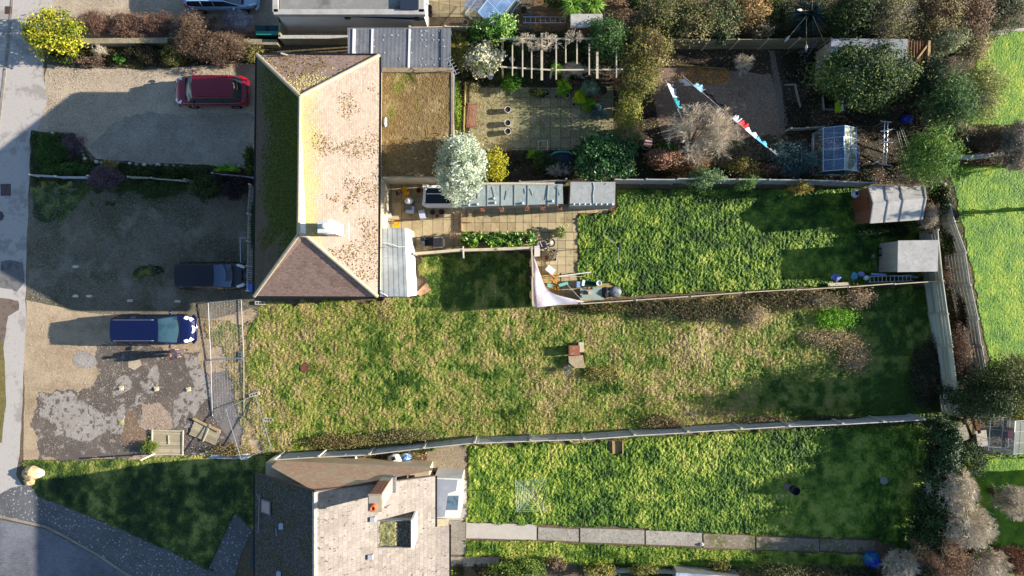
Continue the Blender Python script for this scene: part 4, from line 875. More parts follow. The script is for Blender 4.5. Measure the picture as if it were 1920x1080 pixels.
# ================================================================ FENCES AND WALLS
def fence(label, top, h, m, post=None, span=60, t=.03, board='h', cap=None, cat='fence', name='fence', postside=0, postw=.1, posth=.05, lean=0, base=0, r=None):
    """top: photo line of the fence's top edge; panels between posts"""
    pts=[Vector(P(x,y,h)) for x,y in top]
    seg=[]; 
    for a_,b_ in zip(pts,pts[1:]):
        n=max(1,round((b_-a_).length/(span*S)))
        for i in range(n): seg.append((a_+(b_-a_)*(i/n),a_+(b_-a_)*((i+1)/n)))
    c=(pts[0]+pts[-1])/2; T_=T(name,label,cat,(c.x,c.y,0))
    g=np.random.default_rng(len(label))
    for a_,b_ in seg:
        d=(b_-a_).normalized(); n_=Vector((-d.y,d.x)); mb=MB(); a2=a_+d*.05; b2=b_-d*.05
        hh=h-.03+g.normal()*.012; off=g.normal()*.012
        a2=a2+n_*off;b2=b2+n_*(off+g.normal()*.015)
        if board=='h':
            k=0; z=base+.05
            while z<hh-.06:
                mb.wall(a2+n_*.006*(k%2),b2+n_*.006*(k%2),.022,z,min(z+.135,hh),g.random()); z+=.145; k+=1
            for f in (.04,.5,.96):
                q=a2+(b2-a2)*f; mb.wall(q-d*.03+n_*.022,q+d*.03+n_*.022,.025,base+.05,hh,g.random())
        elif board=='v':
            L=(b2-a2).length; n=max(1,int(L/.1))
            for k in range(n):
                q=a2+(b2-a2)*((k+.06)/n); w_=a2+(b2-a2)*((k+.94)/n); mb.wall(q+n_*.008*(k%2),w_+n_*.008*(k%2),.018,base+.04,hh-g.random()*.02,g.random())
            for z in (.3,.95*h-.1): mb.wall(a2-n_*.03,b2-n_*.03,.035,z,z+.08,g.random())
        elif board=='picket':
            L=(b2-a2).length; n=max(1,int(L/.13))
            for k in range(n):
                q=a2+(b2-a2)*((k+.2)/n); w_=a2+(b2-a2)*((k+.8)/n); mb.wall(q,w_,.02,base+.05,hh-g.random()*.03,g.random())
            for z in (.25,h-.3): mb.wall(a2-n_*.025,b2-n_*.025,.03,z,z+.07,g.random())
        elif board=='solid': mb.wall(a2-d*.05,b2+d*.05,t,base,hh)
        if cap: mb.wall(a2-d*.03,b2+d*.03,cap,hh+.003,hh+.035,.9)
        O('panel',mb,m,T_)
    if post is not None:
        ps=[s_[0] for s_ in seg]+[seg[-1][1]]
        for p in ps:
            d=(seg[0][1]-seg[0][0]).normalized(); n_=Vector((-d.y,d.x))*postside
            mb=MB(); mb.box(p.x+n_.x,p.y+n_.y,base,postw,postw,h-base+posth,math.atan2(d.y,d.x)); O('post',mb,post,T_)
    return T_
def woodmat(name,a,b,c):
    return mat(name,a,attr=[(0,a),(.5,b),(1,c)],layers=[(2,.5,.62,a,.5),(18,.5,.65,c,.3,(1,1,.3))],bump=(30,.3,.01),rough=.9)
f_grey=woodmat('fence_grey','7a7a76','8f8e89','a3a29c'); f_green=woodmat('fence_mossy','86887a','a3a594','b8b9aa')
f_brown=woodmat('fence_brown','5f4030','744e3a','7f6048'); f_tan=woodmat('fence_tan','94856a','a99a7c','bdb095'); f_blue=woodmat('picket_pale','9a9ca3','adb0b8','c0c3cb')
concp=mat('concrete_post','a9a59c',[(5,.5,.6,'8b877e',.5),(20,.5,.6,'c0bcb3',.3)],bump=(20,.3,.01))
stone=mat('garden_wall_stone','8d8168',[(2,.45,.6,'6f6850',.6),(9,.5,.62,'a99f86',.5)],bump=(14,.5,.02))
fence('wooden boundary fence along the northern edge of the middle lawn',[(1154,336),(1330,336),(1500,337),(1640,342)],1.8,f_grey,f_grey,58,cap=.06)
fence('weathered fence behind the long green felt shed',[(900,344),(975,340),(1062,336)],1.7,f_grey,f_grey,58,board='v')
fence('white capped fence below the mossy flat roof',[(713,334),(820,334)],1.75,mat('white_board','b9b6b0',[(3,.5,.6,'8d8a84',.5)]),upvc,52,cap=.07)
fence('pale fence with a ribbed top running from the white porch',[(776,476),(868,469),(998,465)],1.75,f_tan,concp,62,board='v',cap=.16)
fence('tall fence closing the east side of the dark grass square',[(997,467),(1000,573)],2.05,f_tan,f_tan,55,board='h',cap=.08)
fence('long thin topped wooden fence between the middle lawn and the vacant plot',[(1001,574),(1090,569),(1297,556),(1398,549),(1592,538),(1764,527)],1.75,f_tan,concp,98,board='h',cap=.05,postw=.09)
fence('high grey boarded fence at the eastern end of the vacant plot',[(1759,431),(1768,527),(1786,650),(1803,782)],1.95,f_green,f_tan,62,cap=.05)
fence('curved eastern fence with grey and red brown panels beside the lime lawn',[(1772,345),(1790,415),(1811,474),(1820,534),(1834,598),(1850,702)],1.8,mat('mixed_panels','a09e92',[(.16,.5,.53,'7a4636',.9),(5,.5,.62,'6a675c',.5)],bump=(30,.3,.01)),concp,61,cap=.05)
fence('slatted fence between the vacant plot and the southern garden',[(516,862),(598,857),(693,853),(795,841),(890,831),(995,827),(1095,824),(1190,817),(1290,811),(1390,805),(1480,800),(1580,796),(1733,788)],1.7,woodmat('fence_silver','8d8c88','a5a39e','b9b6b0'),concp,97,cap=.05,postside=.06,postw=.12,posth=.08)
fence('old mossy fence along the northern edge of the far garden',[(1247,74),(1330,75),(1440,73),(1558,71)],1.7,woodmat('fence_old','5b5443','71684f','857a5f'),f_tan,62,cap=.04)
fence('low white picket fence nearest the pavement in the shaded front yard',[(55,327),(103,330),(164,329)],.9,f_blue,upvc,52,board='picket',postw=.08)
fence('low green stained picket fence between the shrubs of the shaded yard',[(240,331),(284,333),(346,336)],.9,f_green,f_green,52,board='picket',postw=.08)
fence('low pale picket fence meeting the large house',[(398,324),(478,332)],1.0,f_blue,f_blue,55,board='picket',postw=.08)
fence('white picket fence along the front wall of the large house',[(467,345),(464,400),(463,452),(462,545)],1.0,f_blue,upvc,50,board='picket',postw=.07)
fence('yellowish low trellis beside the mossy flat roof',[(872,150),(868,290)],.9,woodmat('trellis','8a8444','a59c55','b5aa70'),None,50,board='picket')
fence('small yellow edging fence along the brown gravel',[(1268,120),(1362,127)],.4,woodmat('edging','5b5a30','7a7440','8c8550'),None,45,board='picket')
fence('green stained rail fence behind the blue greenhouse',[(1484,240),(1545,238)],.8,f_green,f_green,30,board='h')
fence('pale fence line north of the lean-to and the slab patio',[(768,50),(835,49),(905,50)],1.6,f_tan,concp,65,board='h',cap=.05)
fence('low concrete edging fence at the northern lime lawn',[(1776,294),(1830,293),(1884,287)],.6,concp,None,60,board='solid',t=.22)
fence('fence of pale boards along the bottom edge',[(1100,1076),(1190,1072),(1270,1076)],.7,f_grey,concp,60,cap=.06)
mb=MB(); t=T('garden_wall','low rendered garden wall between the two driveways behind the yellow bush','wall',P3(330,74,0)[:2])
for a_,b_,hh in (((132,77),(330,75),.8),((330,75),(520,79),.8)): mb.wall(P(*a_,hh),P(*b_,hh),.22,0,hh-.06)
O('wall',mb,stone,t); mb=MB()
for a_,b_,hh in (((130,77),(330,75),.8),((330,75),(520,79),.8)): mb.wall(P(*a_,hh),P(*b_,hh),.32,hh-.06,hh)
O('coping',mb,stone,t)
t=T('garden_wall','concrete wall below the white flat roofed house','wall',P3(600,72,0)[:2])
mb=MB(); mb.wall(P(522,69,1.2),P(654,69,1.2),.14,0,1.15); mb.wall(P(524,69,1.2),P(524,42,1.2),.12,0,1.2); O('wall',mb,stone,t)
mb=MB(); mb.wall(P(522,69,1.2),P(654,69,1.2),.2,1.15,1.2); O('coping',mb,concp,t)
# temporary mesh fencing
def heras(label, a_, b_, h0, h1=None, lean=0, depth=0, corners=None):
    """steel mesh panel given by its four photo corners with heights"""
    c=[Vector(P3(*p[:2],p[2])) for p in corners]
    t=T('mesh_fence_panel',label,'temporary fence',(sum(c,Vector())/4).to_tuple()[:2]+(0,),'temporary mesh fence panels')
    mb=MB()
    for i in range(4): mb.tube([c[i],c[(i+1)%4]],.024,6)
    O('frame',mb,metalm,t); mb=MB()
    n=24
    for i in range(1,n):
        f=i/n; mb.tube([c[0]+(c[1]-c[0])*f,c[3]+(c[2]-c[3])*f],.0025,3,cap=False)
    for i in range(1,12):
        f=i/12; mb.tube([c[0]+(c[3]-c[0])*f,c[1]+(c[2]-c[1])*f],.0025,3,cap=False)
    o=O('mesh',mb,metalm,t); return t
heras('steel mesh fence panel lying tilted at the upper end of the pair',0,0,0,corners=[(395,674,.14),(390,568,.3),(452,561,.12),(457,670,.12)])
heras('steel mesh fence panel of the pair over the grey tarmac strip',0,0,0,corners=[(398,780,.05),(395,676,.18),(457,672,.16),(457,780,.05)])
heras('leaning steel mesh fence panel nearest the fallen board with wide white frame',0,0,0,corners=[(452,862,1.55),(423,767,.35),(478,740,.1),(508,839,1.2)])
def foot(px,py,rot,label,dark=False):
    x,y=P(px,py); mb=MB(); t=T('barrier_block',label,'fence foot',(x,y,0),'concrete feet of the mesh fence')
    mb.box(x,y,0.01,.62,.22,.14,rot); O('block',mb,concp if not dark else grey_pl,t); mb=MB()
    for k in (-.16,.0,.16): mb.box(x+math.cos(rot)*k,y+math.sin(rot)*k,.15,.08,.1,.012,rot)
    O('socket',mb,black_pl,t)
foot(505,786,R(-4),'pale concrete fence foot on the grass right of the leaning panel')
foot(489,568,R(-2),'concrete fence foot in shade by the corner of the large house')
foot(478,739,R(15),'fence foot under the top corner of the leaning panel')
foot(452,668,R(90),'dark fence foot where the two mesh panels join',True)
# fallen board panels on the forecourt
def fallen(label, cpx, size, rot, m, rails=2):
    x,y=P(*cpx); t=T('wooden_hurdle',label,'fence panel',(x,y,.02)); ca,sa=math.cos(rot),math.sin(rot)
    Q=lambda u,v:(x+u*ca-v*sa,y+u*sa+v*ca); L,W=size; mb=MB(); n=int(W/.11)
    for i in range(n):
        v=-W/2+W*(i+.5)/n; a_=Q(-L/2+random.uniform(0,.03),v);b_=Q(L/2-random.uniform(0,.03),v); mb.beam((*a_,.10+random.uniform(-.01,.01)),(*b_,.10+random.uniform(-.01,.012)),W/n*.86,.02,random.random())
    O('board',mb,m,t).__setitem__('kind','stuff'); mb=MB()
    for u in ((-L/2+.03,L/2-.05) if rails==2 else (0.1,)): mb.beam((*Q(u,-W/2-.05),.15),(*Q(u,W/2+.05),.15),.07,.05)
    if rails==2: mb.beam((*Q(-L/2,W/2),.14),(*Q(L/2,W/2),.14),.06,.05); mb.beam((*Q(-L/2,-W/2),.14),(*Q(L/2,-W/2),.14),.06,.05)
    mb.beam((*Q(.05,.45),.15),(*Q(.08,-.1),.15),.05,.04)
    O('rail',mb,wood_pale,t)
f_old=woodmat('old_panel','8c8068','a09378','b3a78c')
fallen('squarish fallen board fence panel on the forecourt edge',(316,829),(1.95,1.45),R(-1),f_old)
fallen('tilted broken board fence panel beside the squarish one',(386,810),(1.75,1.0),R(-22),f_old,1)
mb=MB(); mb.box(*P(291,850),0,.09,.09,1.65,.2); mb.box(*P(291,850),0,.2,.2,.05,.2); tag(O('timber_post',mb,wood_pale),'upright pale timber post at the corner of the fallen fence panel','post')
mb=MB(); mb.beam((*P(364,784),.16),(*P(414,808),.2),.12,.05); tag(O('plank',mb,wood_tan),'broad plank on top of the tilted broken panel','plank')
mb=MB(); mb.hexa([(*P(390,858),.1),(*P(446,860),.1),(*P(450,853),.1),(*P(404,850),.1),(*P(390,858),.16),(*P(446,860),.2),(*P(450,853),.2),(*P(404,850),.16)]); tag(O('board',mb,f_blue),'grey white board lying by the foot of the leaning panel','board')
mb=MB(); x,y=P(461,853); mb.blob((x,y,.25),(.42,.22,.2),12,7,jit=.18,seed=3); tag(O('sack',mb,mat('white_sack','cfd0d2',rough=.6),smooth=True),'white sack under the lower corner of the leaning panel','sack')
# ================================================================ CARS
def carpaint(n,c,rough=.22): return mat(n,c,rough=rough,spec=.5,coat=.8,metal=.25)
tyre=mat('tyre_rubber','141414',rough=.85); rimm=mat('alloy_rim','a5a8ac',rough=.3,metal=.8)
carglass=mat('car_glass','1c2830',rough=.05,spec=.9,coat=.5); lampw=mat('headlamp','d5dade',rough=.12,spec=.8); lampr=mat('tail_lamp','a0161a',rough=.2,spec=.6)
cabin=mat('windscreen_glass','3d5660',rough=.06,spec=.9,layers=[(1.6,.48,.56,'25343c',.8)])
def car(label, px, py, rot, L, W, Hc, paint, stations, gh, glass=None, rails=False, whitebar=False, glassm=None):
    """stations: (u, half width factor, z of the deck); gh: (base rear, roof rear, roof front, base front, roof half width factor)"""
    x,y=P(px,py,Hc*.6); t=T('car',label,'car',(x,y,0)); t['_w']=[0,0,0]; hw=W/2
    zs=lambda u: float(np.interp(u,[s[0] for s in stations],[s[2] for s in stations]))
    wf=lambda u: float(np.interp(u,[s[0] for s in stations],[s[1] for s in stations]))*hw
    us=np.linspace(-L/2,L/2,41); prof=[]
    for u in us:
        w_=wf(u); z=zs(u); zb=.28 if abs(u)<L/2-.25 else .28+.12*(abs(u)-(L/2-.25))/.25
        prof.append([(-w_*.90,zb),(-w_,.45),(-w_*1.0,z*.78),(-w_*.95,z-.06),(-w_*.86,z-.012),(-w_*.5,z+.012),(0,z+.02),(w_*.5,z+.012),(w_*.86,z-.012),(w_*.95,z-.06),(w_,z*.78),(w_,.45),(w_*.9,zb)])
    V=[(u,p[0],p[1]) for u,pr in zip(us,prof) for p in pr]; k=13; F=[]
    for i in range(len(us)-1):
        for j in range(k-1): F.append([i*k+j,(i+1)*k+j,(i+1)*k+j+1,i*k+j+1])
        F.append([i*k+k-1,(i+1)*k+k-1,(i+1)*k,i*k])
    mb=MB(); mb.add(V,F)
    for st in (0,len(us)-1):
        vv=[V[st*k+j] for j in range(k)]; c=tuple(np.mean(vv,0)); mb.add(vv+[c],[[j,(j+1)%k,k] for j in range(k)])
    body=O('body',mb,paint,t,smooth=True)
    br,rr,rf,bf,rw=gh; zr=Hc
    def ghs(u):   # height and half width of the cabin at u
        zt=float(np.interp(u,[br,rr,(rr+rf)/2,rf,bf],[zs(br),zr-.04,zr,zr-.05,zs(bf)])); f=(zt-zs(u))/(max(zr-zs(u),.01)); return zt, wf(u)*(.93-(.93-rw)*max(0,min(1,f)))
    # roof skin
    mb=MB(); uu=np.linspace(rr,rf,14); V=[];F=[]
    for u in uu:
        zt,wt=ghs(u)
        for q in np.linspace(-1,1,11): V.append((u+.05*(1-q*q)*(u-(rr+rf)/2)/(rf-rr)*2,wt*q,zt-.05*abs(q)**3+.01))
    for i in range(13):
        for j in range(10): F.append([i*11+j,(i+1)*11+j,(i+1)*11+j+1,i*11+j+1])
    mb.add(V,F); 
    # pillars in body colour
    for sg in (-1,1):
        for (a_,b_) in ((bf,rf),(br,rr)):
            mb.tube([(a_,sg*wf(a_)*.90,zs(a_)),(b_+.0,sg*ghs(b_)[1]*.985,ghs(b_)[0]-.04)],.035,6)
        for f in (.35,.68): u=rr+(rf-rr)*f; mb.tube([(u,sg*wf(u)*.93,zs(u)),(u,sg*ghs(u)[1]*.99,ghs(u)[0]-.05)],.03,6)
        mb.tube([(rr,sg*ghs(rr)[1]*.99,ghs(rr)[0]-.04),((rr+rf)/2,sg*ghs((rr+rf)/2)[1]*.99,zr-.035),(rf,sg*ghs(rf)[1]*.99,ghs(rf)[0]-.04)],.03,6)
    O('roof',mb,paint,t,smooth=True)
    def patch(name,u0,u1,m_,z_in=0):
        mb=MB(); V=[];F=[];n=8;mm=10
        for i in range(n+1):
            f=i/n; u=u0+(u1-u0)*f; 
            za=zs(u0)+.01; zb=ghs(u1)[0]-.02; w0=wf(u0)*.88; w1=ghs(u1)[1]*.95
            for j in range(mm+1):
                q=-1+2*j/mm; bul=.16*(1-q*q)*(1-f) if abs(u0)<L/2 else 0
                V.append((u+(bul if u0>0 else -bul*.6), (w0+(w1-w0)*f)*q, za+(zb-za)*f+.05*math.sin(f*math.pi)-.015*abs(q)**3))
        for i in range(n):
            for j in range(mm): F.append([i*(mm+1)+j,(i+1)*(mm+1)+j,(i+1)*(mm+1)+j+1,i*(mm+1)+j+1])
        mb.add(V,F); return O(name,mb,m_,t,smooth=True)
    ws=patch('windscreen',bf,rf,glassm or cabin); patch('rear_window',br,rr,carglass)
    for sg in (-1,1):
        mb=MB(); V=[];F=[]; uu=np.linspace(br+.12,bf-.12,16)
        for u in uu:
            zt,wt=ghs(u); V+= [(u,sg*wf(u)*.935,zs(u)-.02),(u,sg*(wt*.99),zt-.07)]
        for i in range(15): F.append([i*2,i*2+2,i*2+3,i*2+1])
        mb.add(V,F); O('side_window',mb,carglass,t)
        mb=MB(); u=bf-.35; w_=wf(u); mb.blob((u,sg*(w_+.11),zs(u)+.07),(.07,.12,.08),8,6,jit=0); mb.tube([(u,sg*(w_*.92),zs(u)),(u,sg*(w_+.06),zs(u)+.05)],.025,5); O('mirror',mb,paint,t,smooth=True)
        for ux in (-L/2+.85*L/4.7*1.0, L/2-.9):
            mb=MB(); r_=.32; prof_=[]
            V=[];F=[];n=20
            for (rad,yy) in ((.19,.0),(.30,.0),(.32,.04),(.32,.17),(.30,.21),(.19,.21)):
                for j in range(n): a=2*math.pi*j/n; V.append((ux+rad*math.cos(a), sg*(wf(ux)-.19+yy), .32+rad*math.sin(a)))
            for i in range(5):
                for j in range(n): F.append([i*n+j,i*n+(j+1)%n,(i+1)*n+(j+1)%n,(i+1)*n+j])
            mb.add(V,F); wh=O('wheel',mb,tyre,t,smooth=True)
            mb=MB(); V=[(ux+.2*math.cos(2*math.pi*j/n),sg*(wf(ux)+.005),.32+.2*math.sin(2*math.pi*j/n)) for j in range(n)]+[(ux,sg*(wf(ux)-.03),.32)]
            mb.add(V,[[j,(j+1)%n,n] for j in range(n)]); O('rim',mb,rimm,wh)
        # lamps lie on the rounded corners
        mb=MB(); V=[]
        for (u,q) in ((L/2-.42,.93),(L/2-.5,.72),(L/2-.12,.52),(L/2-.04,.66),(L/2-.16,.86)):
            V.append((u,sg*wf(u)*q/ (1 if u<L/2-.2 else wf(u)/wf(L/2-.3)) if False else sg*min(wf(u)*.97,hw*q),zs(u)+.012))
        V2=[(v[0]+.02,v[1]*1.01,v[2]-.14) for v in V]; mb.add(V+V2,[[0,1,2,3],[0,4,9,5],[4,3,8,9],[3,2,7,8]]); mb.add(V+V2,[[0,3,4]]); O('headlight',mb,lampw,t)
        mb=MB(); V=[]
        for (u,q) in ((-L/2+.28,.96),(-L/2+.25,.84),(-L/2+.02,.70),(-L/2+.02,.84)):
            V.append((u,sg*min(wf(u)*1.0,hw*q),zs(u)+.014))
        V2=[(v[0]-.015,v[1]*1.015,v[2]-.22) for v in V]; mb.add(V+V2,[[0,1,2,3],[0,3,7,4],[3,2,6,7]]); O('tail_light',mb,lampr,t)
    mb=MB(); n=12; zf=zs(L/2-.15); V=[]
    for i in range(n+1):
        q=-1+2*i/n; u=L/2-.02-.10*abs(q)**2*1.2; V+=[(u-.02,q*hw*.34,zf-.02),(u+.05,q*hw*.34,zf-.06),(u+.06,q*hw*.34,zf-.2)]
    mb.add(V,[[i*3+j,i*3+j+1,i*3+j+4,i*3+j+3] for i in range(n) for j in range(2)]); O('grille',mb,lampw if whitebar else grey_pl,t)
    for sg in (-1,1):
        mb=MB(); u0=L/2 if sg>0 else -L/2; w_=wf(u0*.985); mb.tube([(u0*.93,-hw*.93,.47),(u0*1.0,-hw*.72,.46),(u0*1.012,0,.46),(u0*1.0,hw*.72,.46),(u0*.93,hw*.93,.47)],.09,8); O('bumper',mb,paint,t,smooth=True)
    mb=MB(); mb.beam((bf+.12,-hw*.75,zs(bf)+.03),(bf+.1,hw*.7,zs(bf)+.03),.12,.03); mb.tube([(bf+.06,-.1,zs(bf)+.06),(bf-.14,-.65,zs(bf)+.16)],.012,4); mb.tube([(bf+.08,.45,zs(bf)+.06),(bf-.12,-.05,zs(bf)+.18)],.012,4); O('wiper',mb,black_pl,t)
    if rails:
        for sg in (-1,1):
            mb=MB(); w_=ghs(0)[1]*.9; mb.tube([(rr+.15,sg*w_,zr-.02),(rr+.2,sg*w_,zr+.05),((rr+rf)/2,sg*w_,zr+.06),(rf-.3,sg*w_,zr+.05),(rf-.2,sg*w_,zr-.02)],.018,6); O('roof_rail',mb,rails,t)
    t.location=(x,y,0); t.rotation_euler=(0,0,rot); t['_w']=[x,y,0]
    return t
van_st=[(-2.35,.80,1.02),(-2.25,.93,1.06),(-1.9,1,1.08),(0,1,1.06),(1.1,1,1.04),(1.7,.97,.98),(2.1,.86,.86),(2.28,.70,.74),(2.35,.55,.66)]
car('dark blue people carrier with bright headlights parked in the sun beside the person',286,618,0,4.62,1.80,1.72,carpaint('paint_navy','0b1440'),van_st,(-2.28,-2.12,.62,1.42,.74),rails=mat('rail_silver','8d939b',rough=.4,metal=.6),whitebar=True,glassm=mat('windscreen_teal','26404a',rough=.06,spec=.9,layers=[(1.4,.48,.56,'1c3038',.8)]))
hb=[(-2.0,.86,.95),(-1.9,.95,1.0),(-1.5,1,1.02),(0,1,1.0),(.9,.98,.98),(1.5,.92,.88),(1.85,.78,.74),(1.98,.62,.66)]
car('black car with a blue windscreen reflection parked in shade against the picket fence',394,517,0,4.05,1.68,1.52,carpaint('paint_black','080b14'),hb,(-1.95,-1.82,.42,1.22,.76),glassm=mat('windscreen_blue','2f4a68',rough=.05,spec=.9))
suv=[(-2.12,.82,1.0),(-2.0,.95,1.05),(-1.5,1,1.06),(0,1,1.04),(.8,1,1.02),(1.5,.98,.98),(1.9,.92,.92),(2.08,.80,.80)]
car('maroon off-roader parked on the shaded gravel with one sunlit red corner',392,168,R(180),4.25,1.76,1.70,carpaint('paint_maroon','7a1024'),suv,(-1.86,-1.62,.72,1.25,.74),rails=carpaint('paint_maroon','7a1024'),glassm=mat('windscreen_grey','7b8787',rough=.08,spec=.9,layers=[(1.6,.48,.56,'2f3f3f',.8)]))
car('pale blue car cut by the top edge of the picture',412,-12,0,4.3,1.74,1.5,carpaint('paint_pale_blue','93aec8'),hb,(-1.95,-1.75,.42,1.25,.76))
# ================================================================ THE PERSON
def person(px,py):
    x,y=P(px,py); t=T('person','person in dark clothing with grey trousers walking past the blue people carrier','person',(x,y,0))
    # facing +X, mid stride; one connected skeleton grown with a skin modifier
    J=[('pelvis',(0,0,.95),.135),('waist',(.0,0,1.1),.13),('chest',(.02,0,1.32),.155),('neck',(.04,0,1.48),.065),('head0',(.06,0,1.56),.085),('head1',(.07,0,1.68),.095),
       ('hipL',(.0,.1,.9),.105),('kneeL',(.16,.1,.5),.07),('ankL',(.2,.1,.09),.045),('toeL',(.40,.11,.045),.04),
       ('hipR',(.0,-.1,.9),.105),('kneeR',(-.04,-.1,.5),.07),('ankR',(-.24,-.1,.13),.045),('toeR',(-.06,-.11,.045),.04),
       ('shL',(.02,.19,1.42),.065),('elL',(-.05,.26,1.16),.048),('wrL',(.14,.24,.99),.033),
       ('shR',(.02,-.19,1.42),.065),('elR',(.06,-.27,1.16),.048),('wrR',(.28,-.2,1.06),.033)]
    E_=[(0,1),(1,2),(2,3),(3,4),(4,5),(0,6),(6,7),(7,8),(8,9),(0,10),(10,11),(11,12),(12,13),(2,14),(14,15),(15,16),(2,17),(17,18),(18,19)]
    def grow(name,js,es,m_,par,k=1.0,sub=2):
        me=bpy.data.meshes.new(name); me.from_pydata([(j[1][0],j[1][1],j[1][2]) for j in js],es,[]); me.materials.append(m_)
        o=bpy.data.objects.new(name,me); COL.objects.link(o); o.parent=par; o['_w']=[x,y,0]
        md=o.modifiers.new('skin','SKIN'); me.skin_vertices[0].data[0].use_root=True
        for i,j in enumerate(js): me.skin_vertices[0].data[i].radius=(j[2]*k,j[2]*k)
        md.use_smooth_shade=True; o.modifiers.new('sub','SUBSURF').levels=sub; o.modifiers['sub'].render_levels=sub
        return o
    skin=mat('skin','a37a66',rough=.6)
    J2=list(J); E2=list(E_)
    for w_,sy in ((16,1),(19,-1)):      # hands: palm, four fingers, thumb
        b=np.array(J[w_][1]); palm=b+np.array([.07,0,-.04]); J2.append(('palm',tuple(palm),.026)); pi_=len(J2)-1; E2.append((w_,pi_))
        for f in range(4):
            o_=(-.024+.016*f); l_=(.05,.06,.055,.042)[f]
            J2.append(('k',tuple(palm+np.array([.03,o_,-.02])),.009)); J2.append(('f',tuple(palm+np.array([.03+l_*.7,o_,-.045-.005*f])),.007)); E2+= [(pi_,len(J2)-2),(len(J2)-2,len(J2)-1)]
        J2.append(('t',tuple(palm+np.array([.02,-.035*sy,-.01])),.009)); J2.append(('t',tuple(palm+np.array([.05,-.045*sy,-.02])),.008)); E2+=[(pi_,len(J2)-2),(len(J2)-2,len(J2)-1)]
    body=grow('body',J2,E2,skin,t)
    tj=[J[0],J[6],J[7],J[8],J[10],J[11],J[12],J[1]]; tj=[(a_,b_,c_*1.18+.008) for a_,b_,c_ in tj]
    tj[3]=('c',(.2,.1,.13),.062); tj[6]=('c',(-.22,-.1,.17),.062)
    grow('trousers',tj,[(0,1),(1,2),(2,3),(0,4),(4,5),(5,6),(0,7)],mat('trousers_grey','4c4552',[(9,.5,.6,'57505c',.5)]),t,1.12)
    jj=[('p',(0,0,.86),.19),('w',(0,0,1.08),.165),('c',(.02,0,1.33),.18),('n',(.03,0,1.45),.09),('s',(.02,.19,1.42),.085),('e',(-.05,.26,1.16),.066),('w',(.12,.24,1.01),.05),('s',(.02,-.19,1.42),.085),('e',(.06,-.27,1.16),.066),('w',(.25,-.2,1.07),.05)]
    grow('coat',jj,[(0,1),(1,2),(2,3),(2,4),(4,5),(5,6),(2,7),(7,8),(8,9)],mat('dark_coat','26212c',[(6,.5,.6,'3f3542',.6)],rough=.8),t,1.22)
    hj=[('h',(.02,0,1.66),.13),('h',(.04,0,1.74),.125)]; grow('hair',hj,[(0,1)],mat('hair_brown','3a2a22',rough=.8),t)
    mb=MB(); nose=(x+.17,y,1.64)
    mb.blob(nose,(.02,.014,.025),6,5,jit=0); O('nose',mb,skin,t,smooth=True)
    for s_ in (-1,1):
        mb=MB(); mb.blob((x+.145,y+.035*s_,1.67),(.012,.014,.009),6,5,jit=0); O('eye',mb,black_pl,t,smooth=True)
        mb=MB(); mb.blob((x+.06,y+.098*s_,1.65),(.018,.012,.03),6,5,jit=0); O('ear',mb,skin,t,smooth=True)
    mb=MB(); mb.box(x+.15,y,1.59,.02,.05,.012); O('mouth',mb,mat('lips','8a4a42'),t)
    for s_,xx in ((1,.29),(-1,-.16)):
        mb=MB(); mb.blob((x+xx,y+.105*s_,.05),(.15,.055,.055),10,6,jit=0); O('shoe',mb,black_pl,t,smooth=True)
    t.rotation_euler=(0,0,R(8)); return t
person(341,661)
# ================================================================ GARDEN THINGS
def cyl(mb,px,py,rad,h,z=0,wall=.03,n=18,fill=.8):
    x,y=P(px,py,z+h*.5); mb.lathe([(rad*.82,0),(rad,h),(rad*.86,h),(rad*.84,h*fill),(0,h*fill)],x,y,z,n)
soilm=mat('pot_soil','2b2119',[(9,.5,.6,'4d3d2c',.6)],bump=(30,1,.03))
def pot(px,py,rad,h,m,label,plant=None,leaf=.07,n=150,group=None,cat='plant pot',z=0):
    x,y=P(px,py,z+h); t=T('plant_pot',label,cat,(x,y,z),group)
    mb=MB(); mb.lathe([(rad*.75,0),(rad*.95,h*.85),(rad*1.05,h*.86),(rad*1.05,h),(rad*.9,h),(rad*.88,h*.85)],x,y,z,18); O('pot',mb,m,t,smooth=False)
    mb=MB(); mb.lathe([(rad*.9,0),(0,.01)],x,y,z+h*.86,14); O('soil',mb,soilm,t)
    if plant:
        mb=MB(); crown(mb,(x,y,z+h+rad*.5),(rad*1.25,rad*1.25,rad*.8),n,leaf,14,seed=int(px),low=-.1); O('foliage',mb,plant,t)
    return t
pale_pot=mat('pale_pot_rim','b9b8b4',[(8,.5,.6,'8f8e8a',.4)]); dark_pot=mat('dark_pot','2a2c2d',rough=.5); blue_pot=mat('glazed_blue_pot','6f8fa8',rough=.3)
L=lambda n,*c,**k: leafmat(n,list(c),**k)
laurel=L('laurel','1a3a0e','2e5c16','52801f','8ab040','c7d98a',rough=.35,spec=.6)
everg=L('evergreen','141f0a','223312','3a4d1a','6b7228',rough=.5)
gold=L('golden_leaves','3c5010','66761a','9a9a22','bfb838','ccc864')
silver=L('silver_leaves','5f6f58','8b9a80','aeb9a0','c3ccb6','d8ddca',rough=.7)
camel=L('camellia','0c2410','17371a','2f5a2a','4a7636','7a9e5c',rough=.4,spec=.4)
olive=L('olive_leaves','2d3414','4a4f20','6f6c30','94884a','a89a68')
brownl=L('brown_leaves','3a2e25','584538','796350','988068')
redheath=L('red_heath','3f302b','62483f','806455','957a62')
twigp=L('pale_twigs','8f8370','b3a690','cfc3ae','e0d6c4',trans=0); twigb=L('brown_twigs','47382b','6c5644','8d745c','a68e74',trans=0); twigr=L('red_twigs','50352b','7a5240','9c7358','b08e74',trans=0)
barkm=mat('bark','6b5c49',[(6,.45,.6,'8d7d66',.6),(20,.5,.6,'3f352a',.5)],bump=(20,.8,.02))
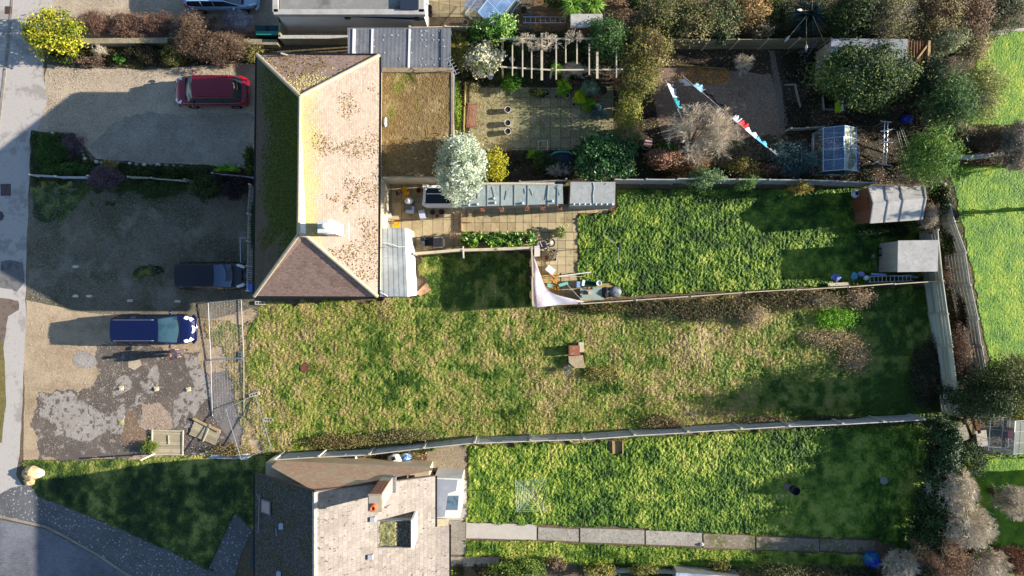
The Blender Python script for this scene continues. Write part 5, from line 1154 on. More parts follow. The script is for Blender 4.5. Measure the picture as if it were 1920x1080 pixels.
grn=L('mid_green','1c3512','2f5219','4e7a24','74a03a'); limeg=L('lime_green','3c6a12','5f9418','86b82a','a9cf4a'); conif=L('conifer_green','24401a','42642a','6f8f3e','9fb45c'); bluec=L('blue_conifer','2d4040','46605c','6b8781','8fa59c')
whitef=L('white_flowers','4a5a20','6f7d30','d8d4b0','ece8cc','f0ecd8'); ivy=L('ivy','121e10','1e3418','34502a','587044',rough=.5,spec=.35); purple=L('purple_shrub','3a2c33','564450','6d5a62','8a7a70')
for i,y in enumerate((204,229,245)): pot(952,y+1,.19,.42,pale_pot,['northernmost of the three pale rimmed planters on the mossy slabs','middle one of the three pale rimmed planters on the mossy slabs','southernmost of the three pale rimmed planters on the mossy slabs'][i],group='pale rimmed planters in a row')
# bench
t=T('bench','slatted brown garden bench beside the trellis','bench',P3(886,216,0)[:2])
for k in range(6):
    mb=MB(); x=878.5+k*2.9; mb.beam(P3(x+1,193,.46),P3(x-3.2+k*.2,239,.46),.06,.03); O('seat_slat',mb,mat('bench_wood','8a5a4c',[(5,.5,.6,'6e4238',.5),(16,.55,.65,'b58878',.3)],rough=.6),t)
mb=MB()
for y in (196,237): mb.beam(P3(876,y,.43),P3(895,y,.43),.05,.05)
O('rail',mb,wood_brown,t)
for x,y in ((877,196),(894,196),(876,237),(893,237)): mb=MB(); mb.box(*P(x,y),0,.06,.06,.42); O('leg',mb,wood_brown,t)
mb=MB(); a_=P(897,195,.8);b_=P(893,239,.8)
# pergola
t=T('pergola','pale timber pergola of narrow beams carrying bare climbing vines','pergola',P3(1060,110,0)[:2])
for x,y0,y1 in ((961,84,142),(980,76,144),(997,80,147),(1016,62,150),(1043,72,149),(1061,66,118),(1082,70,120),(1105,82,140),(1120,96,147),(1156,90,146)):
    mb=MB(); hh=2.3 if x not in (1016,1120) else 2.36; mb.beam(P3(x,y0,hh),P3(x,y1,hh),.07 if x not in (1016,1120) else .13,.1); O('beam',mb,wood_pale,t)
mb=MB(); mb.beam(P3(938,125,2.2),P3(1035,131,2.2),.08,.09); mb.beam(P3(1035,131,2.2),P3(1168,130,2.2),.08,.09); mb.beam(P3(938,72,2.2),P3(1168,72,2.2),.08,.09); O('cross_rail',mb,wood_pale,t)
for x,y in ((942,126),(1035,129),(1164,130),(942,73),(1035,73),(1164,73)): mb=MB(); mb.box(*P(x,y,2.1),0,.1,.1,2.1); O('post',mb,wood_pale,t)
# ladders
def ladder(label,a_,b_,wd,n,m,rad=.022):
    t=T('ladder',label,'ladder',((a_[0]+b_[0])/2,(a_[1]+b_[1])/2,0)); A=Vector(a_);B=Vector(b_); d=(B-A).normalized(); s_=Vector((-d.y,d.x,0)).normalized()*wd/2
    for sg in (-1,1): mb=MB(); mb.beam(A+s_*sg,B+s_*sg,.035,.06); O('side_rail',mb,m,t)
    for k in range(n): p=A+(B-A)*((k+.5)/n)+Vector((0,0,-.03)); mb=MB(); mb.tube([p-s_,p+s_],rad*.8,6); O('rung',mb,m,t)
ladder('aluminium ladder lying flat between the outbuilding and the vines',P3(981,37,.5),P3(1064,37,.5),.36,9,metalm)
ladder('aluminium ladder lying along the fence by the corner shed',P3(1628,524,.5),P3(1712,521,.5),.34,11,metalm)
ladder('dark grey stepladder leaning against the mossy northern fence',P3(1506,107,.3),P3(1526,77,1.7),.42,5,mat('ladder_slate','5a636d',rough=.5))
# rotary dryers
def dryer(label,base,hub,arms,rings,m,linem,h):
    t=T('rotary_dryer',label,'clothes dryer',(*P(*base),0)); bx,by=P(*base)
    hx,hy=P(*hub,h); mb=MB(); mb.tube([(bx,by,0),(hx,hy,h)],.025,8); O('pole',mb,metalm,t); A=[Vector(P3(*a_)) for a_ in arms]; hb=Vector((hx,hy,h-.25))
    for a_ in A: mb=MB(); mb.tube([hb,a_],.016,6); O('arm',mb,metalm,t)
    mb=MB()
    for k in range(rings):
        f=1-k*.105
        for i in range(len(A) if len(A)>2 else 1): mb.tube([hb+(A[i]-hb)*f,hb+(A[(i+1)%len(A)]-hb)*f],.0075,3,cap=False)
    O('line',mb,linem,t).__setitem__('kind','stuff')
dryer('open square rotary dryer on the southern lawn with pale green lines',(996,912),(998,928),[(966,900,1.9),(1026,898,1.9),(1027,957,1.9),(970,960,1.9)],9,metalm,mat('line_pale','a8b5a0',rough=.5),1.85)
dryer('half folded rotary dryer with bright yellow lines on the middle lawn',(1153,463),(1161,459),[(1131,442,1.75),(1160,494,1.5)],10,metalm,mat('line_yellow','b8c020',rough=.5),1.85)
mb=MB(); mb.lathe([(.13,0),(.16,.1),(.05,.16),(.05,.3)],*P(1161,459,1.9),1.7,10); tag(O('cap',mb,dark_pot,smooth=True),'dark plastic cap on top of the half folded dryer','cap')
# washing on the lines
def washing(label,a_,b_,m,drop=.5,sway=(.28,.22),z=1.75,seed=0,pegs=True):
    A=Vector(P3(*a_,z));B=Vector(P3(*b_,z)); n=16; V=[];F=[]; g=np.random.default_rng(seed)
    for i in range(n+1):
        f=i/n; 
        for j in range(7):
            q=j/6; wv=.05*math.sin(f*11+seed)*q+.025*math.sin(f*23+seed*2)*q
            p=A+(B-A)*f+Vector((sway[0]*1.5*q+wv,sway[1]*1.5*q+wv*.7,-drop*q*(1+.12*math.sin(f*7+seed)))); V.append(tuple(p))
    for i in range(n):
        for j in range(6): F.append([i*7+j,(i+1)*7+j,(i+1)*7+j+1,i*7+j+1])
    mb=MB(); mb.add(V,F); o=O('washing',mb,m,smooth=True); tag(o,label,'laundry',None); so_=o.modifiers.new('thick','SOLIDIFY'); so_.thickness=.012; return o
cl=lambda n,c,*l: mat('cloth_'+n,c,list(l),rough=.95)
for a_,b_ in (((1281,143),(1456,290)),((1248,150),(1292,252))):
    mb=MB(); A=Vector(P3(*a_,1.78));B=Vector(P3(*b_,1.78)); mb.tube([A,(A+B)/2-Vector((0,0,.08)),B],.008,4); tag(O('washing_line',mb,upvc),'long washing line running diagonally under the bare tree' if a_[0]>1270 else 'short washing line at the western side of the brown gravel','washing line')
for a_,lb in (((1278,140),'thin metal post at the northern end of the long washing line'),((1459,292),'thin metal post at the southern end of the long washing line')):
    mb=MB(); x,y=P(*a_,1.8); mb.tube([(x,y,0),(x,y,1.85)],.025,6); tag(O('line_post',mb,metalm),lb,'post')
washing('white shirt hanging at the northern end of the long washing line',(1284,148),(1299,160),cl('white','a9abb2'),.55,(-.22,.12))
washing('blue green patterned shirt hanging next to the white shirt',(1299,160),(1314,173),cl('tealpat','7fa3b5',(9,.5,.55,'2f5f78',.8)),.5,seed=2)
washing('long black garments hanging in the middle of the long washing line',(1314,173),(1350,203),cl('black','141318'),.6,(.25,.2),seed=3)
washing('grey white garment peeping out between the bare twigs',(1372,222),(1382,231),cl('grey','9fa3ad'),.45,seed=4)
washing('red cloth hanging on the long washing line',(1383,231),(1396,242),cl('red','b8262a'),.5,seed=5)
washing('white cloth hanging beside the red cloth',(1396,242),(1417,260),cl('white2','c6c9d2'),.45,(.2,.16),seed=6)
washing('blue cloth hanging beside the white cloth',(1417,260),(1438,277),cl('blue','4f9cc4',(8,.5,.58,'2f6f96',.7)),.42,(.18,.14),seed=7)
washing('small black and white socks at the southern end of the line',(1441,280),(1456,290),cl('sock','7d7f8a',(14,.48,.52,'17171c',1)),.3,(.15,.1),seed=8)
washing('white towel with a pink edge on the short washing line',(1251,156),(1262,182),cl('towel','cfcfe0',(2,.6,.62,'d89aa0',.6)),.75,(.34,.10),seed=9)
washing('teal cloth below the white towel',(1263,184),(1272,203),cl('teal','1f6f7c',(6,.5,.6,'2f8f96',.6)),.5,(.22,.08),seed=10)
washing('red and orange garment half hidden in the bare tree',(1281,222),(1289,246),cl('orange','c46a1c',(3,.5,.55,'a0281c',.8)),.5,(.16,.05),seed=11)
# patio clutter by the house
yel=mat('yellow_plastic','d9a514',[(5,.5,.6,'b8830c',.4)],rough=.4)
t=T('bucket','yellow bucket on a yellow stand against the white capped fence','bucket',P3(760,358,0)[:2])
mb=MB(); cyl(mb,759,356,.17,.34,.25); O('tub',mb,yel,t); mb=MB(); mb.box(*P(762,361,.2),0,.36,.3,.24); O('stand',mb,yel,t)
t=T('grill','round white topped barbecue on the crowded patio','barbecue',P3(766,376,0)[:2])
mb=MB(); x,y=P(766,376,.9); mb.lathe([(0,.0),(.2,.06),(.26,.16),(.26,.2),(.18,.29),(0,.33)],x,y,.6,18,sx=1,sy=.8); O('lid',mb,mat('enamel_white','cfcbc8',rough=.3),t,smooth=True)
mb=MB()
for k in range(3): a=k*2.1; mb.tube([(x+.1*math.cos(a),y+.1*math.sin(a),.65),(x+.25*math.cos(a),y+.25*math.sin(a),0)],.02,5)
O('leg',mb,black_pl,t)
mb=MB(); mb.box(*P(764,384,.6),0,.5,.62,.6); tag(O('storage_box',mb,grey_pl),'grey storage box under the round barbecue','storage box')
mb=MB(); mb.box(*P(768,393,.6),.1,.5,.4,.46); tag(O('storage_box',mb,mat('pale_blue_lid','b3bccb',rough=.4)),'pale blue lidded box south of the barbecue','storage box')
mb=MB(); mb.box(*P(791,402,.5),.1,.34,.55,.38,R(14)); tag(O('crate',mb,mat('pale_lilac','b0b4c4',rough=.4)),'lilac grey box standing tilted below the cold frame corner','box')
pot(785,357,.15,.3,clay,'terracotta pot left of the cold frame'); pot(811,398,.15,.3,dark_pot,'dark round pot under the cold frame edge'); pot(828,397,.17,.28,dark_pot,'wider dark pot beside the scooter wheels of the patio'.replace('scooter wheels of the patio','cold frame'),None)
pot(819,405,.11,.22,mat('red_pot','7a231c',rough=.4),'small red pot by the cold frame')
pot(746,362,.14,.25,mat('brown_pot','5a4030'),'brown pot with pale stems near the mossy roof',twigp,.06,60)
pot(722,362,.22,.3,mat('rust_pot','6b4032'),'rusty square looking pot tight against the house wall',brownl,.05,80)
mb=MB(); mb.lathe([(.26,0),(.28,.7),(.3,.72),(.28,.76),(0,.8)],*P(723,402,.8),0,18); tag(O('water_butt',mb,mat('butt_grey','96938f',[(4,.5,.6,'77746f',.5)]),smooth=True),'round grey water butt lid at the house corner','water butt')
mb=MB(); mb.lathe([(.2,0),(.22,.3),(.19,.32),(.18,.1)],*P(722,417,.4),0,16); tag(O('basin',mb,mat('basin_pale','a09a92')),'pale basin just south of the water butt','basin')
mb=MB(); mb.tube([P3(752,396,.05),P3(782,411,.05)],.02,5); tag(O('broom_handle',mb,wood_tan),'pale broom handle lying across the yellow slabs','broom')
t=T('chair','small yellow seated chair by the porch corner','chair',P3(744,421,0)[:2])
mb=MB(); mb.box(*P(744,422,.4),.38,.34,.34,.04); O('seat',mb,yel,t); mb=MB(); mb.box(P(744,413,.6)[0],P(744,413,.6)[1],.42,.34,.04,.36); O('backrest',mb,wood_brown,t)
for sx in (-1,1):
    for sy in (-1,1): mb=MB(); xx,yy_=P(744,422,.4); mb.box(xx+sx*.15,yy_+sy*.15,0,.03,.03,.38); O('leg',mb,wood_brown,t)
def armchair(label,px,py,rot,m,fr):
    t=T('garden_chair',label,'chair',(*P(px,py,.4),0)); x,y=P(px,py,.4); ca,sa=math.cos(rot),math.sin(rot); Q=lambda u,v,z:(x+u*ca-v*sa,y+u*sa+v*ca,z)
    mb=MB(); mb.hexa([Q(*p) for p in ((-.24,-.26,.38),(.26,-.26,.38),(.26,.26,.38),(-.24,.26,.38),(-.24,-.26,.45),(.26,-.26,.47),(.26,.26,.47),(-.24,.26,.45))]); O('seat',mb,m,t)
    mb=MB(); mb.hexa([Q(*p) for p in ((-.26,-.26,.45),(-.2,-.26,.45),(-.2,.26,.45),(-.26,.26,.45),(-.42,-.26,.95),(-.37,-.26,.95),(-.37,.26,.95),(-.42,.26,.95))]); O('backrest',mb,m,t)
    for sg in (-1,1):
        mb=MB(); mb.beam(Q(-.3,sg*.29,.66),Q(.26,sg*.29,.66),.05,.03); O('armrest',mb,fr,t)
        for u in (-.24,.24): mb=MB(); mb.tube([Q(u,sg*.28,0),Q(u,sg*.28,.64)],.02,5); O('leg',mb,fr,t)
armchair('dark cushioned garden chair on the slabs by the ribbed fence',804,452,R(0),mat('dark_cushion','23272e',rough=.8),black_pl)
armchair('grey framed garden chair right of the dark cushioned one',822,455,R(180),mat('grey_sling','6d6a68',rough=.8),metalm)
# lattice arch lying/standing over the path
t=T('garden_arch','rusty lattice garden arch standing over the slab path','garden arch',P3(853,430,0)[:2]); a0=Vector(P3(858,404,2.0)); a1=Vector(P3(851,440,2.0))
rust=mat('rust_metal','4c3a33',[(6,.5,.6,'6f5548',.5)],rough=.8)
for off in (-.28,.28):
    mb=MB(); mb.tube([(a0.x+off,a0.y+.15,0),(a0.x+off,a0.y+.1,1.7),(a0.x+off*1,a0.y-.3,2.05),(a1.x+off,a1.y+.3,2.05),(a1.x+off,a1.y-.1,1.7),(a1.x+off,a1.y-.15,0)],.016,5); O('hoop',mb,rust,t)
mb=MB()
for k in range(9):
    f=k/8; p=Vector((a0.x,a0.y-.1,2.06))*(1-f)+Vector((a1.x,a1.y+.1,2.06))*f; mb.tube([p+Vector((-.28,0,0)),p+Vector((.28,0,0))],.009,4)
for o_ in (-.1,.1): mb.tube([(a0.x+o_,a0.y,2.05),(a1.x+o_,a1.y,2.05)],.009,4)
O('lattice',mb,rust,t)
mb=MB(); branching(mb,(a1.x-.1,a1.y-.05,1.2),(.55,.4),.95,8,3,4,.014,seed=3); tag(O('climber',mb,twigr),'tangled bare climber at the southern foot of the garden arch','climbing plant')
mb=MB(); branching(mb,(a0.x,a0.y+.1,1.3),(.45,.3),.85,6,3,4,.012,seed=4); tag(O('climber',mb,twigb),'tangled bare climber at the northern foot of the garden arch','climbing plant')
t=T('planter_frame','raised timber planter frame on the slabs right of the arch','planter',P3(878,420,0)[:2]); mb=MB()
for a_,b_ in (((866,400),(866,434)),((866,434),(896,434)),((866,416),(886,417))): mb.wall(P(*a_),P(*b_),.06,0,.25)
O('frame',mb,wood_tan,t)
for i,(x,y,m_) in enumerate(((904,392,'salmon'),(940,392,'straw'),(988,391,'cream'),(1018,389,'pink'),(1051,389,'rose'))):
    t=pot(x,y,.13,.2,clay,'hanging basket with %s flowers on the side of the long green shed'%m_,L('flower_'+m_,'6a3a30','a86a58','c89a80','b0b060'),.05,90,'hanging baskets along the long green shed','hanging basket',z=1.3)
pot(1149,396,.11,.2,clay,'tiny pot with pink flowers at the corner of the grey felt shed',L('flower_tiny','7a4a48','b08a80'),.05,50)
# junk at the grey slabs: bicycle
def wheel(mb,c,rad,axis,tr=.022,n=20):
    c=Vector(c); ax=Vector(axis).normalized(); u=ax.cross(Vector((0,0,1))).normalized(); v=ax.cross(u)
    mb.tube([c+(u*math.cos(2*math.pi*i/n)+v*math.sin(2*math.pi*i/n))*rad for i in range(n+1)],tr,6)
    for i in range(8): a=math.pi*2*i/8; mb.tube([c,c+(u*math.cos(a)+v*math.sin(a))*rad],.005,3)
t=T('pushchair','three wheeled black and white pushchair lying near the mossy corner','pushchair',P3(1023,460,0)[:2])
for nm,(x,y),r_,z in (('wheel',(1033,455),.24,.22),('wheel',(1016,462),.13,.35),('wheel',(1023,466),.1,.4)):
    mb=MB(); wheel(mb,P3(x,y,z),r_,(.25,.15,1),.035); w_=O(nm,mb,tyre,t); mb=MB(); mb.lathe([(r_*.5,0),(r_*.3,.03),(0,.03)],*P(x,y,z),z,10); O('hub',mb,lampw,w_)
mb=MB(); 
for a_,b_ in (((1033,455,.3),(1016,462,.45)),((1016,462,.45),(1023,468,.42)),((1012,452,.8),(1018,466,.5)),((1010,462,.6),(1033,455,.3)),((1020,452,.5),(1026,470,.35))): mb.tube([P3(*a_),P3(*b_)],.022,5)
O('frame',mb,metalm,t); mb=MB(); mb.hexa([P3(1010,455,.55),P3(1022,452,.55),P3(1026,464,.5),P3(1014,468,.5),P3(1010,455,.62),P3(1022,452,.62),P3(1026,464,.58),P3(1014,468,.58)]); O('seat',mb,mat('pram_black','1b1c22',rough=.7),t)
pot(1037,476,.28,.35,mat('tub_grey','77756f'),'tub of dead flowers with pale seed heads beside the pushchair',L('dead_heads','4a4032','8a7c60','c0b49a','d8d0bc'),.07,420)
pot(1025,484,.13,.25,mat('pink_pot','a86a68'),'small pink pot south of the tub of dead flowers',brownl,.05,60)
pot(1040,486,.12,.24,pale_pot,'little white pot at the edge of the dead flower tub',None)
pot(1051,436,.3,.36,mat('green_tub','2c6e58',rough=.5),'green tub with leafy plant and pale dead leaves on the slabs',L('tub_plant','2f5a18','5a8a24','b59a7a','7a9a34','c0a890'),.12,330)
mb=MB(); 
for i in range(6): a_=P3(1002,463+i*3.4,.62); b_=P3(1012,462+i*3.4,.62); mb.beam(a_,b_,.09,.03)
mb.box(*P(1007,471,.3),0,.34,.6,.56); tag(O('stool',mb,mat('slat_white','b8b6b6',rough=.6)),'white slatted box at the inside corner of the tall fence','storage box')
mb=MB(); mb.box(*P(1032,506,.6),0,.5,.34,.62,R(-38)); mb.box(*P(1032,506,.6),.62,.54,.38,.05,R(-38)); tag(O('storage_box',mb,mat('white_box','c9ccd4',rough=.4)),'white lidded box standing turned on the bare earth','storage box')
mb=MB(); mb.tube([P3(1048,518,.5),P3(1078,514,.45),P3(1109,510,.4)],.03,6); tag(O('pole',mb,upvc),'long white pole reaching from the clutter onto the lawn','pole')
mb=MB(); mb.tube([P3(1050,519,.5),P3(1095,518.5,.35)],.015,5); tag(O('pole',mb,wood_pale),'thinner pale pole just below the long white one','pole')
t=T('clothes_horse','orange metal folding frame with turquoise ends','folding frame',P3(1041,530,0)[:2]); orm=mat('orange_metal','b07428',[(6,.5,.6,'8a5218',.6)])
mb=MB()
for a_,b_ in (((1030,512,.7),(1044,530,.3)),((1045,512,.7),(1034,532,.3)),((1037,526,.5),(1040,545,.1)),((1041,528,.6),(1047,542,.1)),((1034,516,.7),(1048,526,.4)),((1036,535,.4),(1046,537,.4)),((1034,540,.3),(1047,532,.3)),((1031,520,.5),(1043,545,.2))): mb.tube([P3(*a_),P3(*b_)],.028,5)
O('frame',mb,orm,t); tq=mat('turquoise','6fb5ad',[(7,.5,.6,'4a938c',.5)],rough=.6)
mb=MB(); mb.hexa([P3(1047,533,.4),P3(1064,528,.4),P3(1066,533,.4),P3(1049,538,.4),P3(1047,533,.5),P3(1064,528,.5),P3(1066,533,.5),P3(1049,538,.5)]); O('end_panel',mb,tq,t)
mb=MB(); mb.hexa([P3(1026,532,.3),P3(1036,530,.3),P3(1036,537,.3),P3(1027,538,.3),P3(1026,532,.4),P3(1036,530,.4),P3(1036,537,.4),P3(1027,538,.4)]); O('end_panel',mb,tq,t)
mb=MB(); mb.tube([P3(1063,533,.5),P3(1090,562,.9)],.012,5); tag(O('rope',mb,upvc),'taut thin rope from the folding frame to the fence','rope')
# fabric awning in the fence corner
pA=[(1001,577,1.9),(1096,566,1.8),(1000,478,1.9)]; n=14; V=[];F=[]; A_,B_,C_=[np.array(P3(*p)) for p in pA]
idx={};
for i in range(n+1):
    for j in range(n+1-i):
        u=i/n;v=j/n; p=A_+(B_-A_)*u+(C_-A_)*v; pull=u*v*1.55; p=p+(A_-p)*min(pull*1.1,.75); p[2]+= .10*math.sin(u*9+v*5)*(1-u-v+.2)-.5*u*v; idx[i,j]=len(V); V.append(tuple(p))
for i in range(n):
    for j in range(n-i):
        F.append([idx[i,j],idx[i+1,j],idx[i,j+1]])
        if j<n-i-1: F.append([idx[i+1,j],idx[i+1,j+1],idx[i,j+1]])
mb=MB(); mb.add(V,F); o=O('shade_sail',mb,mat('awning_cloth','b5b0b8',[(.9,.5,.56,'a08a90',.7),(3,.52,.6,'c5c0c8',.4)],rough=.8),smooth=True); tag(o,'white and pinkish cloth sail stretched in the fence corner','awning'); o.modifiers.new('thick','SOLIDIFY').thickness=.01
# green bin, table, motor cover
t=T('compost_bin','open dark green crate with a white end on the lawn edge','crate',P3(1105,530,0)[:2])
gm=mat('bin_green','1f5142',rough=.45); q=[Vector(P3(1096,525,.45)),Vector(P3(1118,529,.45)),Vector(P3(1118,537,.45)),Vector(P3(1094,536,.45))]
mb=MB(); mb.prism([(p.x,p.y) for p in q],0,.06)
for i in range(4): mb.wall(q[i][:2],q[(i+1)%4][:2],.04,.06,.5)
O('shell',mb,gm,t); mb=MB(); mb.wall((q[0].x-.04,q[0].y),(q[3].x-.04,q[3].y),.16,0,.54); O('end_wall',mb,upvc,t)
mb=MB(); mb.lathe([(.14,0),(.17,.3),(.15,.31),(0,.2)],*P(1123,531,.3),0,14); tag(O('bucket',mb,mat('pail','c3c9d2',rough=.4)),'small white bucket right of the open green crate','bucket')
mb=MB(); mb.box(*P(1085,534,.5),0,.22,.4,.5); tag(O('storage_box',mb,mat('bluebox','7f9bc0',rough=.4)),'narrow blue box left of the open green crate','storage box')
t=T('table','grey green rectangular table covered with small things against the fence','table',P3(1107,550,0)[:2])
q=[P(1088,541,.75),P(1128,539,.75),P(1132,562,.75),P(1088,563,.75)]; mb=MB(); mb.prism(q,.7,.75); O('tabletop',mb,mat('table_greygreen','8d9b92',[(3,.5,.6,'78867d',.5)],rough=.6),t)
for x,y in ((1091,544),(1126,543),(1128,559),(1091,560)): mb=MB(); mb.box(*P(x,y,.35),0,.05,.05,.7); O('leg',mb,metalm,t)
for i,(x,y,m_,lb) in enumerate(((1103,540,'9a4a3c','small red jar on the grey green table'),(1110,540,'3a3f44','small black tin on the grey green table'),(1098,547,'20262a','dark box on the grey green table'),(1105,549,'b8a488','tan carton on the grey green table'),(1090,556,'4f5a56','ring shaped trivet on the grey green table'))):
    mb=MB(); 
    if i in (0,1,4): mb.lathe([(.08,0),(.08,.1),(.05,.12),(0,.12)],*P(x,y,.8),.75,12)
    else: mb.box(*P(x,y,.8),.75,.14,.18,.12)
    tag(O(('jar','tin','box','carton','trivet')[i],mb,mat('small_'+str(i),m_,rough=.5)),lb,('jar','tin','box','carton','trivet')[i])
t=T('barbecue','dark barbecue under a grey cover at the end of the table','barbecue',P3(1150,548,0)[:2])
mb=MB(); V=[]; x,y=P(1148,548,.5); mb.blob((x+.12,y+.02,.72),(.42,.33,.25),14,9,jit=.07,seed=5); mb.lathe([(.38,0),(.4,.5),(.42,.75)],x+.12,y+.02,0,14,sy=.8); O('cover',mb,mat('grey_cover','73777e',[(4,.48,.55,'3b3f47',.8)],rough=.6),t,smooth=True)
mb=MB(); mb.blob((x-.42,y-.02,.6),(.3,.33,.32),12,8,jit=.15,seed=6); mb.lathe([(.25,0),(.28,.6)],x-.42,y-.02,0,12); O('lid',mb,mat('cover_black','23242a',[(6,.5,.6,'3d3d42',.6)],rough=.7),t,smooth=True)
# clutter beside the corner shed
for i,(x,y,w_,d_,hh,rt,c_,lb) in enumerate(((1568,520,.55,.42,.4,R(-6),'6f82c8','crumpled blue sheeting at the western end of the heap by the fence'),(1604,518,.4,.45,.35,.3,'5aa5c8','turquoise bag in the heap by the fence'),(1616,514,.35,.3,.4,.5,'8fa0d8','lilac blue bag in the heap beside the turquoise bag'),(1624,521,.25,.3,.5,0,'dfe8ea','small white bag at the end of the ladder'))):
    mb=MB(); mb.blob((*P(x,y,.3),hh*.5),(w_*.55,d_*.5,hh*.55),12,8,jit=.22,seed=i+20); tag(O('sheeting' if i==0 else 'bag',mb,mat('heap_%d'%i,c_,[(5,.5,.6,'e8eef4' if i!=2 else '5a6ab0',.6)],rough=.5)),lb,'sheeting' if i==0 else 'bag')
mb=MB(); mb.beam(P3(1553,534,.3),P3(1592,532,.3),.2,.12); tag(O('board',mb,mat('cream_board','b5ac94',[(4,.5,.6,'8d846c',.5)])),'cream board lying against the thin topped fence','board')
mb=MB(); mb.beam(P3(1634,514,.4),P3(1662,515,.4),.12,.05); mb.beam(P3(1675,517,.4),P3(1722,520,.4),.1,.05); tag(O('plastic_pipe',mb,mat('pale_blue_pipe','8fa5dc',rough=.4)),'pale blue lengths of guttering behind the ladder','guttering')
mb=MB(); wheel(mb,P3(1650,472,.4),.22,(.3,.1,1),.04); tag(O('tyre',mb,tyre),'black wheel leaning on the front of the corner shed','wheel')
mb=MB(); 
for a_,b_ in (((1643,490,.1),(1643,508,.9)),((1645,500,.9),(1650,510,.1))): mb.tube([P3(*a_),P3(*b_)],.012,5)
mb.lathe([(.1,0),(.15,.2),(.1,.35)],*P(1640,480,.3),.1,8); tag(O('garden_tool',mb,metalm),'thin metal garden tool by the wheel of the corner shed','tool')
mb=MB(); mb.lathe([(0,.02),(.2,.0),(.24,.06),(.22,.25),(.1,.3)],*P(1602,364,.5),.5,14); tag(O('basin',mb,mat('white_basin','b9c4d2',rough=.4)),'pale round basin on the deck of the gabled shed','basin')
# vacant plot: brick chamber, manhole and stones
t=T('brick_chamber','brick and concrete inspection chamber standing in the rough grass','inspection chamber',P3(1080,668,0)[:2])
mb=MB(); mb.prism([P(1066,668,.45),P(1093,666,.45),P(1097,690,.45),P(1078,690,.45),P(1067,680,.45)],0,.45); O('concrete_top',mb,mat('chamber_top','a08f72',[(4,.45,.6,'87775c',.6),(14,.5,.6,'b5a78c',.4)],bump=(18,.4,.01)),t)
mb=MB(); mb.box(*P(1077,657,.6),0,.62,.52,.62); O('brick_base',mb,brickmat,t)
mb=MB(); x,y=P(1077,657,.66); mb.box(x,y,.62,.66,.56,.03); [mb.box(x,y+(-.21+.085*k),.65,.54,.06,.012) for k in range(6)]; O('lid',mb,mat('red_lid','8a5640',[(6,.5,.6,'b5907a',.4)]),t)
mb=MB(); mb.box(*P(1090,651,.3),0,.32,.6,.32); O('step',mb,wood_pale,t)
mb=MB(); branching(mb,(*P(1065,692),0),(.55,.5),.7,9,3,5,.012,seed=8); tag(O('dead_stems',mb,L('silver_stems','6a7a70','95a598','b5c0b0')),'pale silvery dead stems beside the inspection chamber','plant')
mb=MB(); mb.lathe([(0,.06),(.28,.06),(.3,.05),(.34,.0)],*P(572,689),.03,8); tag(O('manhole_cover',mb,mat('rust_cover','6b4436',[(8,.5,.6,'4d3028',.6)],bump=(20,.5,.01))),'small rusty manhole cover in the rough grass','manhole cover')
for x,y,w_,h_ in ((11,356,.62,.72),): mb=MB(); mb.box(*P(x,y),.0,w_,h_,.022,.02); mb.box(*P(x,y),.02,w_-.12,h_-.12,.008,.02); tag(O('manhole_cover',mb,mat('cover_rust2','5c4a4a',[(14,.5,.55,'40383a',.6)],bump=(30,.5,.01))),'square manhole cover in the shaded road surface','manhole cover')
mb=MB(); mb.lathe([(0,.03),(.3,.03),(.33,.0)],*P(-2,405),.01,8); tag(O('manhole_cover',mb,mat('cover_dark','4c484c')),'round dark manhole cover cut by the left edge','manhole cover')
t=T('drain_grate','iron drain grate in the pale gutter at the top left','drain',P3(17,19,0)[:2]); x,y=P(17,19); mb=MB(); mb.box(x,y,.0,.42,.46,.02); O('recess',mb,black_pl,t); mb=MB(); [mb.box(x-.18+.06*k,y,.02,.03,.42,.012) for k in range(7)]; O('bar',mb,rust,t).__setitem__('kind','stuff')
for i,(x,y) in enumerate(((228,728),(294,729),(354,730))):
    mb=MB(); mb.box(*P(x,y),.0,.27,.27,.07,.1*i); mb.box(*P(x,y+1),.07,.13,.12,.05); tag(O('concrete_block',mb,mat('block_cream','b5ab8f',[(8,.5,.6,'94896d',.5)])),['leftmost small cream block on the dark tarmac','middle small cream block on the dark tarmac','rightmost small cream block on the dark tarmac near the mesh panels'][i],'block','small cream blocks in a row')
mb=MB(); mb.box(*P(228,791),.0,.3,.3,.06,.1); mb.box(*P(228,791),.06,.15,.15,.02); tag(O('concrete_block',mb,mat('block_moss','8d8a55',[(8,.5,.6,'b5ab8f',.6)])),'mossy square block on the pale worn tarmac','block')
def rock(px,py,r,m,label,seed,group=None,cat='stone',sy=.8,hz=.7):
    mb=MB(); mb.blob((*P(px,py,r*.5),r*hz*.4),(r,r*sy,r*hz),9,6,jit=.16,seed=seed); return tag(O('stone',mb,m),label,cat,group)
stm=mat('pale_stone','c5bdb0',[(4,.5,.6,'a0978a',.5)],bump=(14,.4,.02)); stm2=mat('sand_stone','b59d75',[(5,.45,.6,'8f7a58',.6),(12,.5,.62,'c9b48c',.5)],bump=(14,.6,.03)); stm3=mat('grey_stone','8d8a86',[(5,.5,.6,'6d6a66',.5)],bump=(14,.4,.02))
for i,(x,y,lb) in enumerate(((141,500,'pale stone in the shaded yard left of the black car'),(141,555,'left stone of the close pair at the yard edge'),(167,555,'right stone of the close pair at the yard edge'),(243,564,'pale stone at the yard edge above the blue people carrier'),(332,565,'small pale stone below the black car'))): rock(x,y,.19,stm,lb,i,'pale stones edging the shaded yard',sy=.5)
rock(57,888,.55,stm2,'large tawny boulder at the corner of the verge',31); rock(72,887,.35,stm,'paler boulder leaning against the large tawny one',32); rock(54,903,.33,stm2,'small yellow boulder in front of the large tawny one',33)
g=np.random.default_rng(4)
